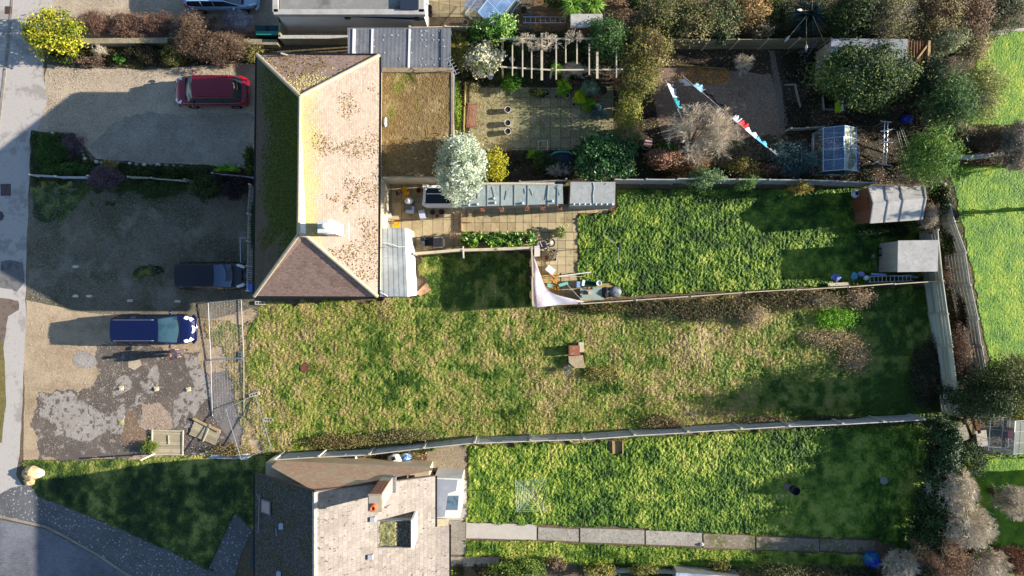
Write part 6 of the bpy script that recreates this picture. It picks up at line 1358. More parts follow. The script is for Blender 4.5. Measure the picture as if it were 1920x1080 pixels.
edge=[(132,255),(138,262),(144,270),(148,277),(150,283),(156,290),(159,297),(158,303),(180,303),(190,305),(198,303),(220,305),(243,306),(256,308),(270,309),(282,308),(296,309),(312,310),(325,311),(340,312),(428,312),(440,309),(448,311),(122,251),(98,250)]
for i,(x,y) in enumerate(edge): rock(x,y,.09+.06*g.random(),(stm,stm3)[i%2],'small stone edging the planting bed of the shaded gravel drive',50+i,'small stones edging the front bed')
# chest, box and statue in the north garden
x,y=P(1214,268,.5); t=T('chiminea','round green grey pot with a pink square lid by the camellia','garden pot',(x,y,0)); mb=MB(); mb.lathe([(.25,0),(.36,.35),(.34,.5),(.3,.55)],x-.05,y-.05,0,16); O('pot',mb,mat('pot_moss','7d8468',[(6,.5,.6,'5f664e',.5)]),t,smooth=True)
mb=MB(); mb.box(x,y,.55,.5,.5,.07,R(-15)); O('lid',mb,mat('lid_cream','b0a184'),t); mb=MB(); mb.box(x,y,.62,.36,.38,.03,R(-15)); O('tray',mb,mat('tray_pink','c98a7c',[(5,.5,.6,'e0b0a0',.6)]),t)
mb=MB(); x,y=P(1577,198,.8); mb.box(x-.06,y,.3,.16,.62,.5); o=O('recycling_crate',mb,mat('lime_paint','8fb81c')); tag(o,'lime green and white narrow board standing in the dark garden','board'); mb=MB(); mb.box(x+.09,y,.3,.13,.6,.5); O('white_face',mb,upvc,o)
mb=MB(); mb.blob((*P(1702,222,.5),.4),(.32,.28,.4),12,8,jit=.1,seed=3); tag(O('tarpaulin',mb,mat('blue_tarp','1c2f8a',rough=.45)),'dark blue tarpaulin bundle under the conifer','tarpaulin')
mb=MB(); mb.blob((*P(1636,1050,.6),.5),(.52,.5,.55),14,9,jit=.12,seed=4); tag(O('tarpaulin',mb,mat('blue_tarp2','1f3a9a',[(3,.5,.56,'2c8a3c',.5)],rough=.45)),'large blue tarpaulin bundle by the bare tree at the bottom','tarpaulin')
# timber frame with curved braces
t=T('garden_swing','pale narrow swing frame with curved white braces in the dark garden','frame',P3(1661,270,0)[:2]); mb=MB()
for x in (1658,1664): mb.tube([P3(x+1,229,1.7),P3(x-2,309,1.7)],.025,5)
O('beam',mb,metalm,t)
for y in (228,309): mb=MB(); mb.tube([P3(1651,y-1,1.7),P3(1672,y+1,1.7)],.03,5); O('cross_bar',mb,wood_pale,t)
for y,k in ((245,-1),(265,0)): mb=MB(); mb.tube([P3(1651,y+4+k*3,1.75),P3(1662,y,1.85),P3(1674,y-3 if k else y+3,1.75)],.035,6); O('brace',mb,upvc,t)
for x,y in ((1655,230),(1668,230),(1652,308),(1665,308)): mb=MB(); mb.tube([P3(x,y,1.7),(*P(x,y,1.2),0)],.02,5); O('leg',mb,metalm,t)
mb=MB(); mb.tube([P3(1634,308,.5),P3(1645,303,.7),P3(1651,296,.9)],.03,5); tag(O('hoop',mb,upvc),'curved white hose end left of the swing frame','hose')
for a_,b_,lb in (((1681,245,1.2),(1700,318,.3),'left of two leaning canes beside the conifer'),((1688,240,1.2),(1706,290,.3),'right of two leaning canes beside the conifer'),((1524,250,.9),(1521,290,.7),'pair of thin canes by the blue conifer')): mb=MB(); mb.tube([P3(*a_),P3(*b_)],.025,5); mb.tube([P3(a_[0]+4,a_[1],a_[2]),P3(b_[0]+4,b_[1],b_[2])],.015,5); tag(O('cane',mb,wood_grey),lb,'cane')
# raised beds
t=T('raised_bed','timber edged raised bed frame in the dark north garden','raised bed',P3(1520,182,0)[:2]); mb=MB()
for a_,b_ in (((1489,160),(1499,202)),((1540,180),(1543,206)),((1543,206),(1572,207)),((1489,160),(1470,160))): mb=MB(); mb.wall(P(*a_),P(*b_),.05,0,.22); O('board',mb,wood_grey,t)
# pots along the northern patio
for i,(x,y,r_,hh,m_,pl,lb) in enumerate(((1026,152,.22,.35,dark_pot,None,'large dark pot with a pale rim under the pergola'),(1064,179,.14,.3,pale_pot,None,'white rimmed round pot by the yellow green plant'),(1131,169,.24,.35,dark_pot,None,'large dark pot at the eastern end of the pergola'),(1027,176,.12,.2,blue_pot,None,'small pale blue pot left of the white rimmed one'),(1043,181,.1,.2,blue_pot,None,'tiny blue pot between the larger pots'),(1120,183,.14,.2,clay,L('coral','a04a34','c07a5a'),'pot with coral red plant on the shaded slabs'),(1128,198,.15,.25,blue_pot,L('bluegrey','4a6a68','7d9894'),'blue glazed pot with a blue grey plant'),(1076,196,.1,.2,blue_pot,None,'slender blue pot at the slab edge'),
   (953,288,.16,.3,clay,None,'brown pot right of the golden shrub'),(987,286,.15,.32,dark_pot,None,'upright dark pot with a pale rim by the lower slabs'),(964,297,.18,.2,dark_pot,None,'empty ring shaped dark pot, left one of two'),(977,297,.19,.2,dark_pot,None,'empty ring shaped dark pot, right one of two'),(1223,214,.24,.3,dark_pot,None,'dark tub in the shade east of the hedge'),(872,42,.16,.3,grey_pl,None,'grey round pot north of the pale fence line'),(805,14,.16,.5,dark_pot,None,'dark upright pot beside the white flat roofed house'),(805,24,.17,.4,dark_pot,None,'second dark pot beside the white flat roofed house'),(982,17,.17,.3,dark_pot,None,'dark pot at the top right of the angled greenhouse'))):
    pot(x,y,r_,hh,m_,lb,pl,.07,90)
t=T('plant_stand','small square metal frame stand on the lower mossy slabs','stand',P3(1018,272,0)[:2]); mb=MB(); q=[P3(1009,264,.6),P3(1027,264,.6),P3(1027,281,.6),P3(1009,281,.6)]
for i in range(4): mb.tube([q[i],q[(i+1)%4]],.016,5); mb.tube([q[i],(q[i][0],q[i][1],0)],.014,5)
O('frame',mb,metalm,t)
t=T('pond_net','dark netted pond cover with a turquoise edge','pond cover',P3(1052,298,0)[:2]); mb=MB(); mb.blob((*P(1054,300,.3),.1),(.75,.6,.32),18,8,jit=.03); O('net',mb,mat('net_dark','26323a',[(20,.5,.6,'3d4a52',.5)]),t); mb=MB(); mb.tube([P3(1033,291,.35),P3(1040,286,.42),P3(1052,284,.45),P3(1066,285,.42),P3(1073,289,.35)],.05,6); O('edge',mb,mat('turq_edge','3f9490'),t)
# bins and hedge bottom left of the flat roof house
t=T('wheelie_bin','dark green wheeled bin lying beside the white flat roofed house','bin',P3(500,55,0)[:2]); mb=MB(); q=[P(478,47,1),P(523,47,1),P(523,66,1),P(478,66,1)]; mb.prism(q,.1,.95); O('body',mb,mat('bin_teal','123c3c',rough=.4),t)
mb=MB(); q=[P(478,58,1.05),P(522,58,1.05),P(521,65,1.05),P(480,65,1.05)]; mb.prism(q,.95,1.03); O('lid',mb,mat('bin_teal2','2f7a6c',rough=.35),t); mb=MB(); mb.lathe([(.12,0),(.12,.05),(0,.05)],*P(500,53,1),.95,10); O('cap',mb,black_pl,t)
# things south of the slatted fence
t=T('pedal_kart','white and blue ride on toy lying between the fence and the southern house','ride on toy',P3(750,860,0)[:2]); mb=MB(); x,y=P(741,860,.4); mb.blob((x,y,.3),(.5,.3,.22),14,8,jit=.1,seed=8); O('body',mb,upvc,t,smooth=True)
mb=MB(); mb.blob((x+.62,y+.08,.32),(.36,.24,.2),12,8,jit=.12,seed=9); O('seat',mb,mat('toy_blue','2f6fb0',[(3,.5,.54,'dfe5ea',.8)],rough=.4),t,smooth=True); mb=MB(); mb.box(x-.08,y+.02,.48,.24,.2,.05,.4); O('panel',mb,black_pl,t)
for u,v in ((-.3,.24),(-.3,-.24),(.62,.26),(.62,-.16)): mb=MB(); wheel(mb,(x+u,y+v,.14),.13,(0,1,.01),.04,12); O('wheel',mb,tyre,t)
mb=MB(); wheel(mb,P3(653,862,.3),.19,(.2,.2,1),.05); tag(O('tyre',mb,tyre),'black tyre beside the southern house wall','tyre')
mb=MB(); mb.blob((*P(666,859,.3),.2),(.1,.1,.1),8,6,jit=.05); tag(O('ball',mb,upvc,smooth=True),'small white ball right of the black tyre','ball')
mb=MB(); mb.tube([P3(592,860,.3),P3(612,860,.3),P3(617,862,.3)],.03,5); tag(O('pipe',mb,yel),'short yellow pipe at the foot of the slatted fence','pipe')
t=T('fire_pit','dark drum with a pale rim on the southern lawn','drum',P3(1484,918,0)[:2]); x,y=P(1494,921,.6); mb=MB(); mb.lathe([(.2,0),(.27,.6),(.27,.72),(.23,.72),(.2,.5),(0,.48)],x-.1,y+.03,0,18); O('drum',mb,mat('drum_black','17191c',rough=.5),t); mb=MB(); mb.box(x-.35,y+.12,0,.5,.35,.3,-.15); O('base',mb,mat('drum_base','77706a'),t)
mb=MB(); mb.tube([(P(1459,929)[0]+.17*math.cos(a/10*6.283),P(1459,929)[1]+.17*math.sin(a/10*6.283),.16) for a in range(11)],.02,5); tag(O('ring',mb,mat('ring_green','7d9a80')),'pale green ring on the grass beside the drum','ring')
mb=MB(); mb.lathe([(0,.08),(.2,.08),(.25,.03),(.25,0)],*P(1656,900),.1,12); tag(O('drain_cover',mb,stm3),'round grey cover in the shaded part of the southern lawn','drain cover')
mb=MB(); mb.blob((*P(1316,1021,.1),.08),(.13,.1,.1),8,6,jit=.2); tag(O('stone',mb,stm),'white stone on the joint of the slab path','stone')
t=T('plant_trough','small wooden trough half sunk at the fence in the southern lawn','trough',P3(1154,836,0)[:2]); mb=MB(); mb.prism([P(1142,826),P(1168,826),P(1168,849),P(1142,851)],0,.05); O('soil',mb,mat('trough_earth','8d7c55',[(5,.5,.6,'5a4c30',.6)]),t); mb=MB(); mb.wall(P(1148,826),P(1149,850),.05,0,.14); mb.wall(P(1167,826),P(1167,850),.06,0,.2); O('edge_board',mb,wood_tan,t)
for i,(x,y,rx,ry,hh,rt) in enumerate(((1808,812,.5,.9,.5,.35),(1822,800,.25,1.0,.55,.4),(1833,798,.2,1.0,.5,.3),(1842,822,.62,.95,.5,.12),(1798,796,.4,.35,.6,.2))):
    mb=MB(); mb.box(*P(x,y,hh),hh-.12,rx,ry,.09,rt); mb.box(*P(x,y,hh),0,rx*.6,ry*.6,hh-.12,rt); tag(O('board',mb,(wood_pale,wood_tan,wood_brown,stm,wood_tan)[i]),['pale board in the timber stack left of the clear greenhouse','narrow tan board in the timber stack','dark brown board in the timber stack','broad white slab lying against the clear greenhouse','yellowish plank end at the top of the timber stack'][i],'board')
mb=MB(); mb.prism([P(780,549,.1),P(800,530,.1),P(809,543,.1),P(788,556,.1)],0,.1); tag(O('paving_slab',mb,mat('terra_slab','b08a6c',[(3,.5,.6,'957050',.5)],bump=(18,.3,.01))),'reddish slab lying at the corner of the white porch','slab')
mb=MB(); mb.beam(P3(461,446,.6),P3(450,446,.6),.04,.04); mb.beam(P3(450,445,.6),P3(451,492,.6),.05,.05); tag(O('rail',mb,metalm),'thin metal rail in front of the black car bonnet','rail')
mb=MB(); mb.box(*P(469,539,.6),.2,.28,.5,.5); tag(O('crate',mb,mat('blue_crate','4f78d8',rough=.5)),'bright blue box at the southern end of the white picket fence','box')
mb=MB(); mb.tube([P3(868,462,1.7),P3(869,484,1.75)],.05,6); tag(O('fence_prop',mb,concp),'pale prop sticking out across the ribbed fence','prop')
mb=MB(); mb.blob((*P(721,227,3),2.75),(.1,.28,.05),8,6,jit=.2,seed=2); tag(O('plastic_scrap',mb,mat('scrap','b9c3c8',rough=.4)),'pale plastic scrap lying on the mossy flat roof','scrap')
mb=MB(); mb.blob((*P(919,141,.4),.3),(.2,.24,.3),10,7,jit=.06); tag(O('urn',mb,mat('urn_grey','8d95a5',rough=.5)),'grey blue urn below the white flowering shrub','urn')
mb=MB(); mb.box(*P(960,112,.5),.4,.25,.28,.25,.7); mb.box(*P(960,112,.5),.0,.08,.08,.4); tag(O('bird_box',mb,wood_pale),'pale square bird table west of the pergola','bird table')
# ================================================================ PLANTS
def shrub(label, px,py,rx,ry,h, m, n=900, leaf=.1, K=60, twigs=None, tw=(7,3,5,.02), name='shrub', cat='shrub', asp=.5, spread=.16, low=-.2, up=.4, shell=.7, fill=.25, seed=None, base=0, trunk=True, blobs=None, wild=.55):
    """crown centred at photo pixel px,py with radii rx,ry pixels, top at h metres"""
    zc=h*.55; k=(H-zc*1.2)/H; x,y=P(px,py,zc*1.2); rx*=S*k; ry*=S*k; seed=seed or int(px*3+py)
    t=T(name,label,cat,(x,y,base))
    if m is not None:
        area=math.pi*rx*ry*2.2*(2.8 if twigs is None else (1.9 if n>400 else .5)); leaf*=1.25; n=int(min(14000,max(n,area/(leaf*leaf*asp*.5*1.1))))
        mb=MB(); crown(mb,(x,y,base+zc),(rx,ry,max(.25,(h-base)*.5)),n,leaf,K,seed,spread,up,shell,asp,low,fill); O('foliage' if name!='tree' else 'crown',mb,m,t)
    if twigs is not None:
        mb=MB(); wd=MB(); branching(mb,(x,y,base+.02),(rx*1.12,ry*1.12),(h-base),*tw,seed=seed,wild=wild,wood=wd,fine=.014 if name=='tree' else .007)
        O('twigs' if m is not None else ('crown' if name=='tree' else 'twigs'),mb,twigs,t); O('trunk' if name=='tree' else 'stem',wd,barkm if name=='tree' else twigs,t)
    elif trunk:
        wd=MB(); g=np.random.default_rng(seed)
        for i in range(3 if name!='tree' else 1):
            a=g.random()*6.28; q=.3 if name!='tree' else .05; wd.tube([(x,y,base),(x+math.cos(a)*rx*q*.5,y+math.sin(a)*ry*q*.5,base+zc*.6),(x+math.cos(a)*rx*q,y+math.sin(a)*ry*q,base+zc*1.3)],[.03+.02*h,.02+.014*h,.012],6)
        O('trunk' if name=='tree' else 'stem',wd,barkm,t)
    return t
# front gardens
shrub('round bright yellow green bush beside the pavement',98,60,54,39,2.0,gold,5200,.13,90,shell=.8,spread=.13)
for i,(x,y,rx,ry,lb) in enumerate(((185,44,32,22,'reddish brown heathery bush right of the yellow bush'),(235,43,36,22,'middle reddish brown bush of the low driveway hedge'),(290,47,34,22,'reddish brown bush at the eastern end of the low hedge'))):
    shrub(lb,x,y,rx,ry,1.1,redheath,1500,.07,60,twigr,(12,3,6,.014),asp=.3,shell=.6)
shrub('low pinkish brown twiggy bush spilling over the garden wall',246,66,30,12,.9,redheath,300,.06,30,twigr,(12,3,6,.012),asp=.3)
shrub('large tan brown twiggy bush with long pale shoots',362,62,46,38,1.7,brownl,1500,.07,60,twigb,(22,4,5,.02),asp=.35,wild=.6)
shrub('tan brown twiggy bush spreading towards the large house',420,88,52,30,1.5,brownl,1500,.07,60,twigb,(20,4,5,.018),asp=.35)
shrub('yellow green tinged end of the twiggy hedge by the house corner',473,98,18,18,1.2,olive,700,.08,30,twigb,(8,3,4,.014))
shrub('dark olive bush under the large tan twiggy bush',326,98,24,20,1.0,olive,1100,.08,40)
shrub('white grey heather bush by the teal bin',446,38,27,20,.8,L('white_heather','6a6064','9a9094','c4bcc0','dcd6d6'),1100,.07,60,asp=.4)
shrub('peach coloured heather bush in front of the grey one',452,57,30,10,.6,L('peach_heather','8a6450','c49a80','e0bda4'),700,.06,40,asp=.4)
shrub('pale bare branched shrub in the wall bed',190,94,22,18,.9,None,twigs=twigp,tw=(9,3,5,.016))
shrub('small bright green plant in the wall bed',224,108,12,10,.5,grn,350,.08,20)
shrub('dark leafed shrub at the foot of the yellow bush',120,103,28,14,.7,everg,700,.09,30)
shrub('brownish ground shrub in the western wall bed',165,112,26,12,.5,brownl,600,.07,30,twigb,(8,3,4,.01))
shrub('dark low shrub behind the garden wall bed middle',275,100,32,16,.7,L('dark_brown_leaf','2a2318','3f3a22','54492e'),900,.08,40)
shrub('green mounding plant at the pavement corner of the shaded drive',92,282,30,30,.5,L('shade_green','1f3314','35521d','557a2c'),1500,.08,60,shell=.4)
shrub('purplish low plant edging the shaded front bed',132,272,22,22,.35,purple,700,.06,40,shell=.4)
shrub('dark purple brown bush across the picket fence',196,334,30,24,1.0,purple,1300,.07,50,twigb,(10,3,5,.014))
shrub('tawny tufted plant on the edge of the shaded gravel drive',206,310,15,9,.6,L('tawny','6a5a2a','8f7a3e','a88c5c'),350,.07,20)
shrub('low green bush along the western picket fence',120,318,40,12,.6,L('shade_green2','20361a','3a5a22','5a7a34'),1100,.08,50)
shrub('low dark green bush between the two picket fences',300,322,44,12,.5,everg,1200,.08,50)
shrub('dark evergreen bush beside the southern picket rail',290,352,48,18,.55,L('shade_green3','26381f','3d5226','56683a'),1300,.08,60)
shrub('dark round evergreen in the shaded yard corner',385,350,32,24,1.0,everg,1500,.08,60)
shrub('dark purplish bush next to the large house wall',430,346,36,24,.9,L('dark_purple','1f1a1c','38282a','4a3d34'),1300,.08,50)
shrub('bright green tuft at the gate end of the picket fence',425,317,22,8,.8,limeg,500,.08,30)
shrub('dark climbing shrub against the west wall of the large house',468,300,12,24,1.6,everg,900,.08,40)
shrub('low weeds between the picket fence and the house wall',474,420,6,50,.4,grn,600,.07,40)
# silver tree and north garden
t=shrub('tall silver leaved conical tree leaning over the cold frame',864,314,41,60,5.4,silver,15000,.13,150,name='tree',cat='tree',shell=.78,spread=.1,asp=.42,up=.2,fill=.15)
shrub('golden green rounded shrub right of the silver tree',928,309,25,28,1.4,L('golden_olive','5a6a14','8a901e','b0a828','c8b83a'),2000,.09,50,shell=.75)
t=shrub('white flowering rounded shrub near the lean-to',908,112,33,32,1.7,whitef,2600,.11,60,shell=.75,spread=.14)
shrub('glossy green laurel behind the white flowering shrub',932,56,36,24,2.0,laurel,1600,.15,45,asp=.45)
shrub('dark green shrub between the laurel and the lean-to',895,62,22,20,1.7,grn,900,.1,35)
shrub('tall feathery yellow green grass clump beside the lean-to',862,92,18,36,1.3,L('bamboo','5a6420','8a8a34','b5a458','6f7a2a'),1300,.22,40,asp=.12,shell=.4)
shrub('low yellow green plants along the mossy flat roof wall',858,200,7,55,.8,L('wall_green','3d5a18','6a8a28','a0a83a'),1100,.08,60)
shrub('small twiggy plant at the northern end of the bench',888,166,12,12,.8,olive,150,.06,12,twigp,(7,3,4,.012))
shrub('small round green box bush on the northern slab edge',958,153,18,14,.7,L('box_green','274a10','487a1c','6fa030'),1000,.07,40)
for i,(x,y,rx,ry,sd,lb) in enumerate(((988,78,30,22,1,'bare wisteria branches over the western end of the pergola'),(1026,84,34,26,2,'bare wisteria branches over the middle of the pergola'),(1075,72,26,20,3,'bare climbing branches over the pergola rail by the outbuilding'))):
    k=(H-2.3)/H; x_,y_=P(x,y,2.4); t=T('climber',lb,'climbing plant',(x_,y_,2.0)); mb=MB(); wd=MB(); branching(mb,(x_,y_,2.15),(rx*S*k,ry*S*k),.5,16,3,5,.022,seed=sd,wild=.7,wood=wd,splay=1.5); O('twigs',mb,twigp,t); O('stem',wd,twigp,t)
shrub('grey bare shrub growing through the pergola beams',1076,131,30,18,1.4,None,twigs=twigp,tw=(18,3,6,.014))
shrub('dense dark green rounded shrub at the eastern end of the pergola',1140,72,37,35,2.8,L('dense_green','1c3218','2f5026','4e7238','8a9a5a'),4200,.09,90,shell=.75)
shrub('tall olive and brown mixed shrub east of the pergola',1212,92,46,46,2.9,olive,3000,.1,80,twigb,(12,4,5,.02))
shrub('yellow olive shrub south of the tall mixed shrub',1196,150,34,38,2.4,L('yellow_olive','3f4a1c','626a2e','857f44','756046'),2200,.1,60,twigb,(10,3,5,.018))
shrub('sunlit yellow green bamboo like shrub left of the brown gravel',1180,205,24,36,2.0,L('bright_olive','4a5a1c','727c2e','97943e','5c5c2a'),1700,.1,50,twigp,(8,3,4,.014))
shrub('thin olive shrub with a visible stem above the camellia',1175,250,26,24,1.5,L('thin_olive','5a5a2a','8a844a','a89c68'),900,.08,40,twigp,(7,3,4,.014))
shrub('glossy dark camellia with bright leaf glints',1133,294,58,44,2.3,camel,5200,.13,100,shell=.8,spread=.13,asp=.5)
for i,(x,y,rx,ry,h,m_,lb) in enumerate(((1057,165,13,16,.7,limeg,'bright green spiky plant by the white rimmed pot'),(1087,182,12,14,.6,L('acid','7a9a14','b5c81c','d4d83a'),'acid yellow plant at the northern slab edge'),(1108,166,16,15,.7,L('greygreen','4a6a4a','7a9678','a0b49a'),'grey green fine leaved plant right of the acid yellow one'),(1075,158,14,9,.6,brownl,'brown dead grass tuft among the pergola pots'),(1103,195,12,12,.4,limeg,'yellow green leafy plant on the shaded slabs'),(1043,130,10,10,1.6,limeg,'bright green sprig between two pergola beams'),(1122,210,14,12,.4,bluec,'blue grey plant at the dark end of the slabs'),(1003,288,13,8,.5,limeg,'bright green plant by the small metal stand'),(1010,174,18,8,.4,everg,'dark fringe of plants shading the slabs'),(1160,150,12,16,1.2,twigr,'reddish twiggy plant at the pergola corner'))):
    shrub(lb,x,y,rx,ry,h,m_,420,.1,25,asp=.25)
shrub('bare grey shrub behind the netted pond cover',1050,318,36,16,1.1,None,twigs=twigp,tw=(12,3,5,.014))
shrub('dark leafy shrub left of the camellia by the felt shed',1020,310,26,20,.8,everg,800,.09,35)
# brown gravel garden
t=shrub('broad bare tree over the washing line',1315,256,92,72,4.2,None,twigs=twigp,tw=(12,4,5,.10),name='tree',cat='tree',wild=.42)
shrub('pale dry branched shrub at the northern edge of the brown gravel',1393,118,28,22,1.3,None,twigs=twigp,tw=(14,3,6,.014))
for i,(x,y,rx,ry,h,m_,lb) in enumerate(((1243,298,34,22,1.1,twigr,'reddish brown bramble patch right of the camellia'),(1290,312,38,20,1.1,L('red_bramble','3d3a1c','5f4a2c','8a5c40','6a7238'),'reddish and green bramble patch under the bare tree'),(1250,278,20,12,.8,grn,'small green shrub by the pink lidded pot'),(1322,336,36,18,2.0,L('ivy_pale','2d4a2a','547248','8a9c6c'),'ivy hump sitting on the northern boundary fence'),(1398,318,38,18,1.0,olive,'olive scrub along the fence below the bare tree'),(1400,343,18,12,2.0,L('fence_green','3a5a28','6a8a44'),'small ivy clump on the fence top in the middle'),(1500,352,22,10,1.9,L('fence_tuft','5a6a2a','8a8438','c09048'),'olive and orange tuft hanging over the fence'),(1455,318,36,16,.9,brownl,'brown scrub along the fence near the blue conifer'))):
    shrub(lb,x,y,rx,ry,h,m_,1100,.08,40,twigb if i not in(2,3,5) else None,(10,3,5,.012))
shrub('blue grey spreading conifer beside the blue greenhouse',1488,296,34,30,1.3,bluec,1900,.14,60,asp=.2)
shrub('red twigged bush between the canes and the blue greenhouse',1524,308,16,22,1.2,None,twigs=twigr,tw=(10,3,5,.012))
for i,(x,y,rx,ry,h,m_,lb) in enumerate(((1245,30,44,38,2.4,L('mix1','2f3d1c','4f5a2c','7a7a48','8f7a58'),'olive brown hedge mass west along the top northern boundary'),(1300,40,40,36,2.3,L('mix2','38401e','5f6232','8a8452','a08a68'),'speckled olive shrub second along the northern boundary'),(1352,30,42,40,2.4,L('mix3','2a3a20','4a5a30','7d8056','987f62'),'grey green shrub third along the northern boundary'),(1405,22,36,32,2.2,L('mix4','6a5a3a','957a4c','b5925c','8a8a4a'),'straw coloured shrub near the spiky dark palm'),(1422,58,26,18,1.8,L('mix5','4a4430','75684a','978668'),'brown shrub below the straw coloured one at the fence'))):
    shrub(lb,x,y,rx,ry,h,m_,2300,.1,70,twigb,(10,3,5,.016))
shrub('pinkish dry flower stems above the dense green shrub',1167,38,18,24,2.0,brownl,200,.08,15,twigr,(9,3,4,.01))
shrub('dark ivy hump growing over the old mossy fence',1350,72,14,14,1.9,ivy,600,.1,25)
def spiky(label,px,py,rad,h,m,n=160,stalks=0,cat='palm',seed=1):
    x,y=P(px,py,h*.8); t=T('spiky_palm',label,cat,(x,y,0)); g=np.random.default_rng(seed); mb=MB(); c=np.array([x,y,h*.7])
    d=norm(g.normal(size=(n,3))+np.array([0,0,.35])); L_=rad*(.6+.5*g.random(n)); tip=c+d*L_[:,None]; tip[:,2]-=.25*L_; mid=c+d*L_[:,None]*.55+np.array([0,0,.06])
    sd_=norm(np.cross(d,np.array([0,0,1.])))*.03; v=np.stack([c+d*.08-sd_*.6,c+d*.08+sd_*.6,mid+sd_,tip,mid-sd_],1).reshape(-1,3)
    mb.add(v,(np.arange(n)*5)[:,None]+np.array([[0,1,2,4]]),np.repeat(g.random(n),5)); mb.add(v,(np.arange(n)*5)[:,None]+np.array([[4,2,3]]),np.repeat(g.random(n),5)); O('leaves',mb,m,t)
    mb=MB(); mb.tube([(x,y,0),(x,y,h*.72)],[.12,.09],8); O('trunk',mb,barkm,t)
    return t
spiky('dark blue green spiky palm with white seed plumes',1518,30,1.3,2.6,L('spiky_dark','10201c','1c3430','35504c'),420,seed=3)
for i,(a_,b_) in enumerate((((1512,30,2.6),(1480,68,1.9)),((1512,35,2.6),(1512,84,1.9)),((1524,30,2.8),(1548,84,1.8)),((1522,20,2.6),(1524,-2,2.9)),((1515,20,2.7),(1503,19,3.0)))):
    t=T('seed_plume',['white seed plume pointing lower left from the spiky palm','white seed plume hanging over the fence below the spiky palm','white seed plume leaning right towards the blue grey roof','white seed plume at the top edge above the spiky palm','short white seed plume left of the palm centre'][i],'flower plume',P3(*b_)); mb=MB(); mb.tube([P3(*a_),P3(*b_)],.012,4); O('stalk',mb,wood_tan,t); mb=MB(); A=Vector(P3(*b_)); d=(A-Vector(P3(*a_))).normalized(); mb.tube([A-d*.02,A+d*.15,A+d*.4],[.03,.09,.015],7); O('plume',mb,L('plume','b5b0a4','d5d0c6'),t)
spiky('bright green spiky cordyline at the top edge left',1075,6,.95,2.3,L('cordy','3f6a1c','6f9a2e','a8c060'),300,seed=5)
spiky('bright green spiky cordyline at the top edge right',1112,6,.9,2.2,L('cordy','3f6a1c','6f9a2e','a8c060'),300,seed=6)
shrub('dark leafed shrub at the top edge between the two greens',1040,2,22,14,1.6,everg,600,.1,30,None)
shrub('dark evergreen mass at the top right of the dense shrub',1195,-4,26,22,1.8,everg,900,.1,35)
shrub('dark green tree mass behind the outhouse at the top',1590,28,44,42,3.4,L('top_dark','101c0c','1c3012','34481e','6a7a34'),3200,.11,80,name='tree',cat='tree')
shrub('dark green shrub right of the spiky palm',1452,16,22,36,1.6,everg,900,.1,40)
for i,(x,y,rx,ry,h,m_,tw_,lb) in enumerate(((1672,30,52,42,3.4,L('ol1','4a4a2c','75704a','9a8f66'),twigp,'sprawling olive grey bare tree north of the slatted canopy'),(1745,22,52,40,3.3,L('ol2','5a5232','867a50','b0a070'),twigr,'straw brown bare tree at the top right'),(1810,28,46,42,3.0,L('ol3','5a4a3a','86705a','a58c70'),twigr,'pinkish brown bare tree at the top right corner'),(1876,22,46,34,2.6,L('ol4','2f3a22','566040','85806a'),twigb,'dark mottled shrub at the far top right'),(1770,72,40,30,2.6,L('ol5','4a5a38','7a8a5c','a5a884'),twigp,'pale grey green shrub right of the slatted canopy'),(1822,88,32,26,1.8,L('ol6','6a6440','958c60','b0a67c'),twigp,'pale straw shrub at the corner of the lime lawn'))):
    shrub(lb,x,y,rx,ry,h,m_,1500,.09,60,tw_,(14,4,5,.03),name='tree' if i<3 else 'shrub',cat='tree' if i<3 else 'shrub')
shrub('big dense evergreen with yellow tinged crown in front of the outhouse',1622,142,84,60,3.8,L('ever_yellow','141f10','20341a','344e28','566c30','868838'),9500,.12,130,name='tree',cat='tree',shell=.78,spread=.12)
shrub('feathery bright green conifer above the gabled shed',1738,292,42,52,3.9,conif,5200,.2,80,name='tree',cat='tree',asp=.16,shell=.55,up=.1,spread=.22)
shrub('feathery green conifer north of the bright one',1778,190,40,52,3.9,L('conifer_b','1c3420','345032','5a7a44','86985a'),5200,.2,80,name='tree',cat='tree',asp=.16,shell=.55,up=.1,spread=.22)
shrub('dark conifer between the big evergreen and the feathery one',1738,150,26,34,3.2,L('conifer_d','0f1a14','1e3020','34502e'),2200,.18,60,name='tree',cat='tree',asp=.2)
shrub('pale olive bare shrub spreading onto the top right lawn',1838,180,46,56,2.4,L('olv','6a7a34','8f9a4a','a89f70'),1500,.08,60,twigp,(16,4,5,.02))
shrub('brown bramble shrub at the southern edge of the top right lawn',1858,262,40,20,1.0,brownl,900,.07,40,twigb,(12,3,5,.014))
shrub('grey twiggy shrub at the right edge above the lime lawn',1908,268,30,44,2.0,L('gry','4f4a44','7a7268','968c80'),900,.07,40,twigp,(14,4,5,.018))
shrub('dark bramble heap by the low concrete edging',1800,258,28,22,1.0,L('drk','2c2820','4a4234','6a5c4a'),900,.07,40,twigb,(10,3,5,.014))
shrub('grey leafless shrub at the lime lawn edge',1905,308,26,22,1.3,None,twigs=twigp,tw=(14,3,6,.014))
shrub('bare tangled climber over the ridge of the gabled shed',1690,346,36,12,2.7,None,twigs=twigb,tw=(12,3,5,.012),base=2.1) 
shrub('dead twiggy climber at the corner of the gabled shed',1738,405,20,30,2.1,brownl,300,.07,20,twigp,(14,4,5,.014))
shrub('dark shrub behind the gabled shed by the conifer',1762,372,18,36,1.8,everg,1200,.1,40)
shrub('dark ivy shrub in the gap between the two eastern fences',1783,430,12,40,1.2,everg,900,.1,40)
shrub('dark leafy plants south of the gabled shed',1660,432,48,12,.6,L('shade_pl','16240e','28401a','3f5c26'),900,.1,40)
